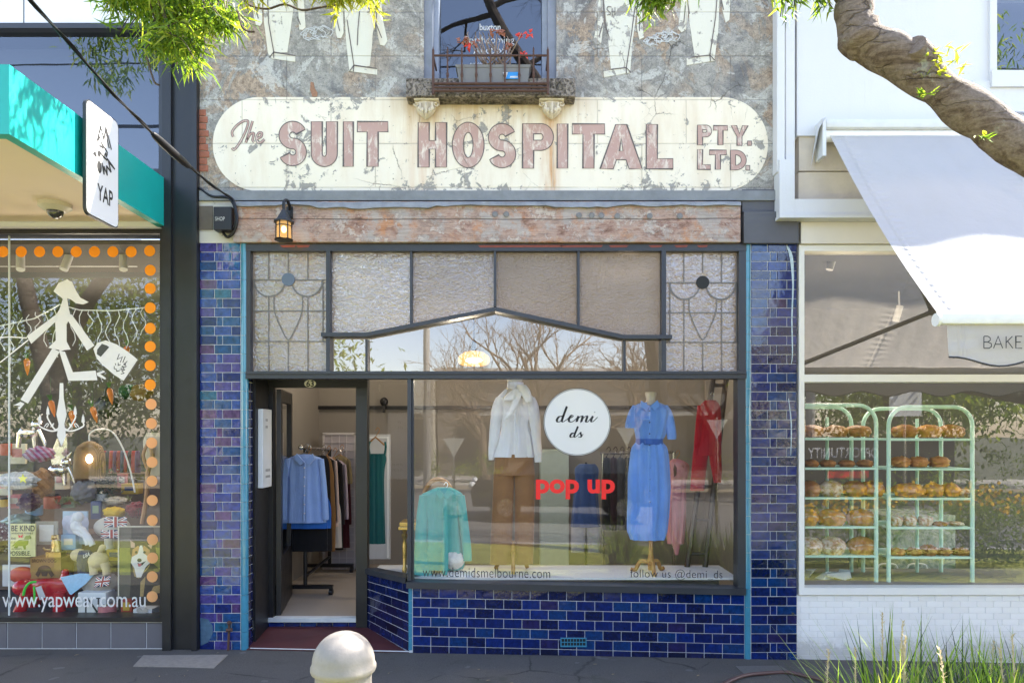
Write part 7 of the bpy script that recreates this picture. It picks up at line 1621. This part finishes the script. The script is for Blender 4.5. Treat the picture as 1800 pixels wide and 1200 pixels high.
def clump(name, lab, x, y, n, L0, L1, seed, spikes=3):
    o = thing(name, lab, 'plant', (x, y, zg(x)), 'strappy grasses in the kerb garden'); o['kind'] = 'thing'; random.seed(seed)
    f, g = MB(), MB()
    for i in range(n):
        a = random.random()*2*math.pi; L = random.uniform(L0, L1)
        blade(f if random.random() < .72 else g, Vector((x+random.gauss(0, .07), y+random.gauss(0, .07), zg(x))), a, L, R(random.uniform(3, 30)), random.uniform(.013, .026), 8, random.uniform(.4, 1.6))
    f.build('leaf_blade', STRAP, o); g.build('dark_blade', STRAPD, o)
    f = MB()
    for i in range(spikes):
        a = random.random()*6.28; p = Vector((x+random.gauss(0, .08), y+random.gauss(0, .06), zg(x))); t_ = p+Vector((random.uniform(-.10, .10), random.uniform(-.1, .1), random.uniform(.78, .98))); f.tube([p, t_], .003, 4)
        for k in range(26):
            q = p.lerp(t_, .74+.26*k/26); f.leaf(q, Vector((random.uniform(-1, 1), random.uniform(-1, 1), 1.2)), .028, .010)
    if spikes: f.build('seed_head', plain('straw_seed', (.55, .45, .28), .9, var=.2), o)
clump('strappy_grass', 'tall strappy green grass clump with pale seed heads before the bakery wall', 2.12, -2.25, 200, .68, 1.12, 21, 5)
clump('strappy_grass', 'strappy grass clump at the left of the garden bed near the drain cover', 1.85, -2.3, 45, .5, .9, 22, 2)
clump('strappy_grass', 'strappy grass clump at the bottom right corner of the picture', 2.72, -2.35, 220, .66, 1.02, 23, 2)
clump('strappy_grass', 'low bright strappy grass tuft between the tall clumps', 2.35, -2.55, 240, .62, .92, 24, 1)
clump('strappy_grass', 'outermost strappy grass clump of the garden bed', 3.2, -2.5, 140, .65, 1.15, 25, 2)
clump('strappy_grass', 'strappy grass clump growing behind the others at the kerb', 1.6, -3.0, 40, .5, .75, 26, 0)

clump('strappy_grass', 'bright dense grass tuft close to the white tiled bakery base', 2.62, -2.05, 240, .62, .95, 31, 1)
clump('strappy_grass', 'grass tuft beyond the right edge beside the bakery base', 3.12, -2.1, 200, .6, .95, 32, 1)
clump('strappy_grass', 'dark spiky grass clump at the kerb, mirrored in the display window', 1.5, -3.2, 230, .66, .92, 33, 0)

def crown(mb, c, rad, n, L, wd, droop=.5, seed=0, shell=.5):
    random.seed(seed); c = Vector(c)
    cl = []
    for i in range(max(12, n//60)):
        while True:
            d = Vector((random.uniform(-1, 1), random.uniform(-1, 1), random.uniform(-1, 1)))
            if shell < d.length < 1: break
        cl.append(Vector((c.x+d.x*rad[0], c.y+d.y*rad[1], c.z+d.z*rad[2])))
    s = min(rad)*.28
    for i in range(n):
        q = random.choice(cl); p = q+Vector((random.gauss(0, s), random.gauss(0, s), random.gauss(0, s*.7)))
        mb.leaf(p, Vector((random.uniform(-1, 1), random.uniform(-1, 1), random.uniform(-1, .6)-droop)), L*random.uniform(.6, 1.2), wd, Vector((random.uniform(-.6, .6), random.uniform(-.6, .6), 1)))
    return cl
def branch(mb, p, d, L, r, depth, spread=.6, up=.15, tips=None):
    pts = [p]; q = p.copy(); dd = d.normalized(); n = 5
    for k in range(n):
        dd = (dd+Vector((random.gauss(0, .13), random.gauss(0, .13), random.gauss(0, .10)+up*.2))).normalized(); q = q+dd*L/n; pts.append(q.copy())
    mb.tube(pts, [r*(1-.45*k/n) for k in range(n+1)], 6 if depth > 1 else 4, False)
    if depth == 0:
        if tips is not None: tips.append(q)
        return
    for i in range(3 if depth > 1 else 4):
        k = random.randint(2, n); nd = (dd+Vector((random.gauss(0, spread), random.gauss(0, spread), random.gauss(0, spread)))).normalized()
        branch(mb, pts[k], nd, L*random.uniform(.55, .8), r*.5, depth-1, spread, up, tips)
YT = -2.6
def spray(mb, tw, p, n, L, wd, reach, seed, fall=.9):
    """a hanging twig carrying long narrow leaves"""
    random.seed(seed)
    for i in range(n):
        a = random.random()*6.28; h = random.uniform(.15, 1)*reach
        e = p+Vector((math.cos(a)*h*.8, math.sin(a)*h*.5, -h*fall*random.uniform(.2, 1))); m_ = p.lerp(e, .5)+Vector((0, 0, h*.22))
        P = cat_rom([p, m_, e], 5); tw.tube(P, .0028, 4, False)
        for k, q in enumerate(P[1:]):
            for s_ in range(2): mb.leaf(q, Vector((random.gauss(0, .6), random.gauss(0, .6), random.uniform(-1.3, .15))), L*random.uniform(.6, 1.15), wd, Vector((random.uniform(-1, 1), random.uniform(-1, 1), .4)), .8)
t1 = thing('street_tree', 'street tree whose thick bare brown limb crosses the top right before the bakery', 'tree', (10.2, -4.6, zg(6)))
f = MB(); pts = [Vector((10.2, -4.6, zg(6)-.1)), Vector((10.1, -4.6, 1.2)), Vector((9.3, -4.5, 2.15)), Vector((6.4, -3.8, 2.66)), A(2100, 400, -2.8), A(1900, 326, YT), A(1800, 260, YT), A(1705, 194, YT), A(1650, 155, YT), A(1584, 108, YT), A(1540, 84, YT), A(1506, 56, YT), A(1500, 15, YT), A(1492, -20, YT), A(1420, -90, YT), A(1300, -150, YT-.1), A(1150, -180, YT-.2)]
rad = [.24, .22, .20, .16, .115, .104, .10, .099, .095, .088, .086, .090, .082, .079, .076, .07, .06]
P = cat_rom(pts, 6); rr = []
for i in range(len(P)):
    k = i/6; a = int(min(k, len(rad)-1)); b_ = min(a+1, len(rad)-1); rr.append((rad[a]+(rad[b_]-rad[a])*(k-a))*(1+.06*math.sin(i*.9)*.6+.05*math.sin(i*.37)))
f.tube(P, rr, 22)
for i, v in enumerate(f.v): q = Vector(v); n_ = mnoise.noise(q*5)*.014+mnoise.noise(q*14)*.007; f.v[i] = (v[0], v[1]-n_, v[2]+n_)
c_ = A(1594, 104, YT); f.tube([c_+Vector((.05, -.02, -.02)), c_+Vector((-.02, -.10, .015))], [.085, .05], 14)
c_ = A(1512, 64, YT); f.ball(c_+Vector((0, 0, .0)), .105, .10, .10, 18, 12, .25, 2)
f.build('trunk_limb', BARK, t1, smooth=70)
tw = MB(); lf_ = MB(); ly = MB()
lim = [(A(1300, -150, YT-.1), Vector((-.6, -.2, .5))), (A(1420, -90, YT), Vector((.1, -.5, .8)))]
random.seed(9)
for p, d in lim: branch(tw, p, d, 1.6, .035, 3, .5)
for i, (px, py, n, rc, y) in enumerate(((1152, -28, 9, .17, -2.55), (1170, -25, 9, .18, -2.5), (1185, -35, 6, .15, -2.5), (1135, -45, 5, .14, -2.5), (1385, -38, 7, .20, -2.6), (1405, -42, 7, .20, -2.6), (1428, -38, 6, .17, -2.6), (1370, -50, 5, .17, -2.6))):
    tw.tube([A(px, py-140, y), A(px, py, y)], .006, 5); spray(lf_, tw, A(px, py, y), n, .10, .014, rc, 60+i)
random.seed(33)
for i in range(46): p = A(random.uniform(1622, 1690), random.uniform(86, 140), YT-.08); ly.leaf(p, Vector((random.uniform(-1, 1), random.uniform(-1, .3), random.uniform(-.4, 1))), random.uniform(.04, .075), .018)
for i in range(14): p = A(random.uniform(1618, 1636), random.uniform(162, 176), YT-.17); lf_.leaf(p, Vector((random.uniform(-1, 1), random.uniform(-1, 0), random.uniform(-.4, .6))), .05, .012)
for i in range(12): p = A(random.uniform(1715, 1740), random.uniform(236, 246), YT-.19); lf_.leaf(p, Vector((random.uniform(-1, 1), random.uniform(-1, 0), random.uniform(-.4, .3))), .05, .012)
crown(lf_, (2.75, -1.25, 5.75), (.45, .3, .35), 420, .12, .026, .4, 79, .1); tw.tube([A(1300, -150, YT-.1), (2.0, -1.9, 5.6), (2.75, -1.3, 5.8)], .015, 5); crown(lf_, (5.8, -4.6, 7.4), (2.4, 1.0, 1.0), 2600, .16, .03, .5, 71)  # first leaf cluster and its twig added out of view to shade the bollard
tw.build('twig', plain('dark_twig', (.06, .04, .03), .8), t1); lf_.build('crown', LEAF, t1); ly.build('young_shoot', LEAF_Y, t1)
t2 = thing('street_tree', 'leafy street tree hanging over the pet shop canopy and grey wall at the top left', 'tree', (-6.6, -3.5, 0))
f = MB(); f.tube(cat_rom([(-6.6, -3.5, -.1), (-6.55, -3.5, 1.5), (-6.3, -3.45, 2.8), (-5.7, -3.3, 3.9), (-4.6, -3.0, 4.75), (-3.4, -2.8, 5.2), (-2.4, -2.7, 5.3)], 6), [.15-.11*k/36 for k in range(37)], 14); f.tube(cat_rom([(-6.4, -3.45, 2.4), (-6.9, -3.6, 4), (-7.2, -3.8, 6)], 6), [.14-.08*k/12 for k in range(13)], 12); f.build('trunk', BARK, t2, smooth=60)
tw = MB(); lf_ = MB(); ly = MB()
def rng(a, b): return random.uniform(a, b)
k = 0
for (x0, x1, y0, y1, n, cy) in ((195, 410, -70, -5, 21, .40), (215, 370, -15, 35, 11, .38), (280, 340, 35, 85, 8, .27), (330, 400, 0, 45, 6, .26)):
    for i in range(n):
        random.seed(200+k); k += 1; px, py = rng(x0, x1), rng(y0, y1); y = rng(-2.3, -1.9)
        tw.tube(cat_rom([A(px+rng(-40, 40), py-110, y-.2), A(px+rng(-20, 20), py-50, y), A(px, py, y)], 4), .004, 4, False); spray(lf_, tw, A(px, py, y), 3, .13, .013, .24*cy/.32, 300+k)
for (x0, x1, y0, y1, n) in ((430, 620, -85, -38, 24), (560, 640, -50, -28, 12), (585, 660, -40, -20, 6)):
    for i in range(n):
        random.seed(700+k); k += 1; px, py = rng(x0, x1), rng(y0, y1); y = rng(-2.6, -2.3); spray(ly, tw, A(px, py, y), 3, .09, .013, .17, 900+k)
        if i % 4 == 0: tw.tube(cat_rom([A(420, -60, -2.4), A((420+px)/2, py-10, y), A(px, py, y)], 4), .004, 4, False)
for P in ([(425, -10), (440, 10), (470, 16), (500, 8), (530, 18), (560, 14), (605, 6)], [(418, 20), (425, 45), (435, 55), (447, 56)], [(258, 100), (265, 125), (272, 145), (280, 150)]): tw.tube(cat_rom([A(a, b_, -2.2) for a, b_ in P], 4), .006, 5, False)
crown(lf_, (-5.3, -3.4, 7.2), (.7, .5, .5), 900, .16, .03, .6, 72); crown(lf_, (-2.9, -2.5, 6.5), (1.2, .7, .5), 1500, .16, .028, .6, 75)
crown(lf_, (-1.5, -.85, 6.0), (.55, .3, .4), 520, .15, .02, .9, 78, .1); tw.tube([(-2.4, -2.7, 5.3), (-2.0, -1.8, 5.9), (-1.5, -.9, 6.1)], .015, 5)  # unseen leaf cluster and twig added to dapple the teal canopy
tw.build('twig', plain('dark_twig', (.06, .04, .03), .8), t2); lf_.build('crown', LEAF, t2); ly.build('sunlit_spray', LEAF_Y, t2)

# ------------------------------------------------------------------ the street behind the camera, seen only in the glass
gb_ = thing('flowering_bush', 'green bush dotted with yellow daisies in the kerb garden opposite the bakery', 'bush', (5.6, -3.7, zg(5.6)))
lf_ = MB(); fw = MB()
for c_, rd_ in (((4.9, -3.75, .55), (.9, .6, .65)), ((6.1, -3.8, .6), (1.0, .6, .72)), ((7.1, -3.8, .5), (.7, .6, .6))): crown(lf_, c_, rd_, 3600, .09, .022, -.2, int(c_[0]*10), .35)
random.seed(5)
for i in range(300):
    a = rng(4.1, 7.7); s_ = rng(.4, 1); p = Vector((a, -3.7+rng(-.1, .5), .75+.45*s_*math.sin((a-3.9)/3.9*math.pi)+rng(-.16, .12)))
    n_ = 6
    fw.add([p+Vector((.028*math.cos(q*2*math.pi/n_), .01*rng(-1, 1), .028*math.sin(q*2*math.pi/n_))) for q in range(n_)], [tuple(range(n_))])
lf_.build('bush_leaf', LEAF_D, gb_); fw.build('daisy', plain('daisy_yellow', (.75, .45, .01), .6), gb_)
def big_tree(name, lab, x, y, h, cr, n, mt, L=.28, seed=1, group='trees across the street'):
    o = thing(name, lab, 'tree', (x, y, zg(x)), group); random.seed(seed); f = MB()
    f.tube(cat_rom([(x, y, -.4), (x+.1, y, h*.25), (x-.1, y+.1, h*.55), (x, y, h*.8)], 5), [.26*h/8*(1-.7*k/15) for k in range(16)], 10)
    for i in range(6): branch(f, Vector((x, y, h*rng(.3, .6))), Vector((rng(-1, 1), rng(-1, 1), .7)), h*.22, .07, 1)
    f.build('trunk', BARK, o, smooth=60); f = MB(); crown(f, (x, y, h*.62), (cr, cr, h*.40), n, L, L*.32, .2, seed, .3); f.build('crown', mt, o); return o
big_tree('leafy_tree', 'dense sunlit green tree across the road opposite the pet shop', -8.2, -15.0, 7.6, 3.2, 9000, LEAF_D, .30, 1)
big_tree('leafy_tree', 'broad green tree at the far left across the road', -14.0, -16.0, 7.0, 3.8, 8000, LEAF_D, .32, 2)
big_tree('leafy_tree', 'green tree across the road opposite the bakery', 12.5, -16.5, 6.6, 3.6, 9000, LEAF_D, .30, 3)
big_tree('leafy_tree', 'tall green tree at the far right across the road', 19.0, -18.0, 8.5, 4.2, 8000, LEAF_D, .34, 4)
big_tree('leafy_tree', 'low green tree between the signs and the bakery side', 17.5, -24.0, 5.5, 3.4, 6000, LEAF_D, .30, 5)
for i, (x, y, h) in enumerate(((.8, -17.0, 8.2), (4.3, -18.0, 7.2), (-1.2, -21, 6.6), (7.4, -19, 7.0), (2.6, -22, 6.5))):
    o = thing('bare_tree', ['tall bare winter tree across the road in the middle', 'bare brown tree right of the tallest bare one', 'bare tree set back at the left', 'bare tree at the right end of its row', 'bare tree set furthest back'][i], 'tree', (x, y, 0), 'bare trees across the street')
    random.seed(50+i); f = MB(); f.tube([(x, y, -.4), (x+.05, y, h*.2), (x, y, h*.34)], [.2, .17, .14], 9)
    for j in range(7): branch(f, Vector((x, y, h*rng(.24, .36))), Vector((rng(-1, 1), rng(-.8, .8), rng(.35, 1.1))), h*.26, .085, 4, .55, .25)
    f.build('branching', plain('light_brown_twig_bark', (.24, .165, .105), .85), o)  # even light brown bark colour
o = thing('warehouse', 'grey brown shop building across the road seen reflected in the window', 'building', (2, -26, 0))
f = MB(); f.box(-3.5, 12, -32, -26, -.4, 4.6); f.build('wall', plain('taupe_render', (.23, .20, .17), .9, var=.1, scale=.6), o)
f = MB(); f.box(-3.6, 12.1, -26.2, -25.7, 4.6, 4.9); f.box(-2, 10, -25.98, -25.2, 2.7, 2.85); f.build('parapet_trim', plain('pale_trim', (.5, .47, .43), .8), o)
for i in range(4): f = MB(); f.box(-2.6+i*3.6, -.2+i*3.6, -25.99, -25.94, .3, 2.5); f.build('window', plain('dark_shop_glass', (.03, .035, .04), .15), o)
o = thing('white_shop', 'white rendered shop with a red sign across the road at the left', 'building', (-7, -25, 0))
f = MB(); f.box(-13, -3.6, -31, -25, -.4, 4.4); f.build('wall', plain('sunny_white_render', (.62, .57, .47), .85, var=.05), o)
f = MB(); f.box(-12.5, -4, -24.98, -24.2, 2.6, 2.75); f.box(-12.5, -4, -24.97, -24.9, .2, 2.5); f.build('shopfront', plain('dark_shop_glass', (.03, .035, .04), .15), o)
# parked car across the road
o = thing('parked_car', 'black four-wheel-drive car parked across the road', 'car', (1.2, -10.6, zg(0)-.14))
gz = zg(0)-.14
CARP = plain('black_car_paint', (.012, .012, .015), .18, .3, coat=1)
prof = [(-2.1, .38), (-2.15, .75), (-2.0, .98), (-1.1, 1.08), (-.55, 1.62), (.3, 1.74), (1.9, 1.68), (2.25, 1.05), (2.28, .45), (2.1, .36)]
f = MB(); n = len(prof); pv = []
for y_, sc in ((-.93, 1), (.93, 1)):
    pv += [(1.2+p[0], -10.6+y_*(1 if p[1] < 1.1 else .80), gz+p[1]) for p in prof]
f.add(pv, [tuple(range(n)), tuple(range(2*n-1, n-1, -1))]+[(i, i+n, (i+1) % n+n, (i+1) % n) for i in range(n)]); f.build('body', CARP, o)
f = MB(); wpx = [(-.95, 1.12), (-.5, 1.55), (.25, 1.66), (1.75, 1.6), (1.95, 1.14)]
f.add([(1.2+p[0], -10.6+.93*(.985-.175*(p[1]-1.1)/.6)+.012, gz+p[1]) for p in wpx], [tuple(range(5))]); f.build('side_glass', plain('car_glass', (.05, .06, .07), .05), o)
for dx in (-1.35, 1.4):
    for dy in (-.86, .86):
        f = MB(); f.tube([(1.2+dx, -10.6+dy-.1, gz+.36), (1.2+dx, -10.6+dy+.1, gz+.36)], .36, 24); wh = f.build('wheel', BLACKMETAL, o, smooth=40)
        f = MB(); f.tube([(1.2+dx, -10.6+dy-.11, gz+.36), (1.2+dx, -10.6+dy+.115, gz+.36)], .2, 16); f.build('rim', STEEL, wh, smooth=40)
f = MB(); f.box(-.95, -.89, -11.2, -10.0, gz+.55, gz+.72); f.box(-.97, -.90, -11.15, -10.05, gz+.78, gz+.82); f.build('grille', STEEL, o)
for dy in (-.7, .7): f = MB(); f.ball((-.93, -10.6+dy, gz+.86), .08, .16, .08); f.build('headlight', WHITE, o, smooth=60)
def sign_post(lab, x, y, h, shape, group='road signs across the street'):
    o = thing('road_sign', lab, 'sign', (x, y, zg(x)), group); f = MB(); f.tube([(x, y, zg(x)), (x, y, h)], .03, 8); f.build('post', STEEL, o)
    f = MB(); f.prism([(x+a, h-.05+b_) for a, b_ in shape], y+.03, y+.035); f.build('sign_plate', plain('sign_back', (.62, .61, .58), .5), o)
TRI = [(-.21, 0), (.21, 0), (0, -.39)]
sign_post('pale triangular road sign at the left end of its row', -1.14, -7.3, 1.85, TRI); sign_post('pale triangular road sign in the middle of its row', 2.28, -7.5, 2.05, TRI); sign_post('triangular road sign at the right end of its row', 4.05, -7.4, 2.2, TRI)
sign_post('large rectangular road sign opposite the bakery', 11.0, -13, 3.3, [(-.45, 0), (.45, 0), (.45, -.9), (-.45, -.9)])
for i, (x, y) in enumerate(((-3.2, -19.5), (9.0, -14.5))):
    o = thing('power_pole', ['timber power pole across the road at the left', 'timber power pole across the road at the right'][i], 'power pole', (x, y, 0)); f = MB(); f.tube([(x, y, -.4), (x, y, 9)], [.15, .10], 10); f.build('pole', plain('grey_pole', (.36, .34, .31), .9, var=.2), o); f = MB(); f.box(x-1.1, x+1.1, y-.06, y+.06, 8.2, 8.35); f.build('cross_arm', plain('grey_pole', (.36, .34, .31), .9, var=.2), o)
o = thing('power_line', 'black power lines strung along the street', 'power line', (0, -5.2, 7.4)); f = MB()
for k, (y, z) in enumerate(((-5.0, 7.0), (-5.2, 7.12), (-5.4, 6.3), (-5.3, 8.2))): f.tube([(-30+6*i, y, z-.25*math.sin(math.pi*((i*6) % 30)/30)) for i in range(11)], .014, 5)
f.build('wire', BLACKMETAL, o)
o = thing('leaning_branch_tree', 'bare tree whose dark forked branches reflect in the upper window', 'tree', (1.6, -4.6, zg(1.6)))
f = MB(); random.seed(77); f.tube(cat_rom([(2.4, -4.8, -.1), (2.3, -4.8, 3), (1.6, -4.5, 5.6), (.55, -3.6, 6.75), (-.25, -3.4, 7.9), (-.7, -3.3, 9.2)], 6), [.16-.11*k/30 for k in range(31)], 10)
for p, d in (((.2, -3.5, 7.2), (1, 0, .7)), ((.55, -3.6, 6.8), (.9, 0, .9)), ((-.25, -3.4, 7.9), (-1, 0, .1)), ((-.3, -3.4, 8.0), (.9, 0, .6)), ((-.5, -3.3, 8.6), (.8, .1, .2))): branch(f, Vector(p), Vector(d), 1.1, .04, 4, .55, 0)
f.build('branching', plain('dark_branch_bark', (.05, .038, .032), .9), o)
o = thing('hoarding', 'dark hoarding board with white lettering across the road, mirrored in the bakery glass', 'hoarding', (12.2, -14.2, -.2))
f = MB(); f.cbox(8.6, 13.2, -14.3, -14.2, .35, 1.75, .02); f.box(8.8, 8.9, -14.28, -14.22, -.2, .35); f.box(12.9, 13.0, -14.28, -14.22, -.2, .35); f.build('board', BLACKMETAL, o)
f = MB(); put_text(f, 'OPPORTUNITY', 0, 0, 0, 0, 0, .01, 1, 0, lambda u, q: Vector((10.9-2.1*u, -14.19, 1.15+.3*q))); f.build('board_lettering', plain('board_white', (.8, .8, .8), .7), o)
f = MB(); f.box(9.4, 10.6, -14.195, -14.19, .55, .75); f.build('red_strip', VINYLR, o)
o = thing('roadside_hedge', 'low clipped hedge across the road', 'hedge', (0, -20.5, 0)); f = MB()
for i in range(9): crown(f, (-18+i*4.6, -20.5, .6), (2.4, .6, .7), 700, .16, .07, -.2, 400+i, .2)
f.build('hedge_leaf', LEAF_D, o)
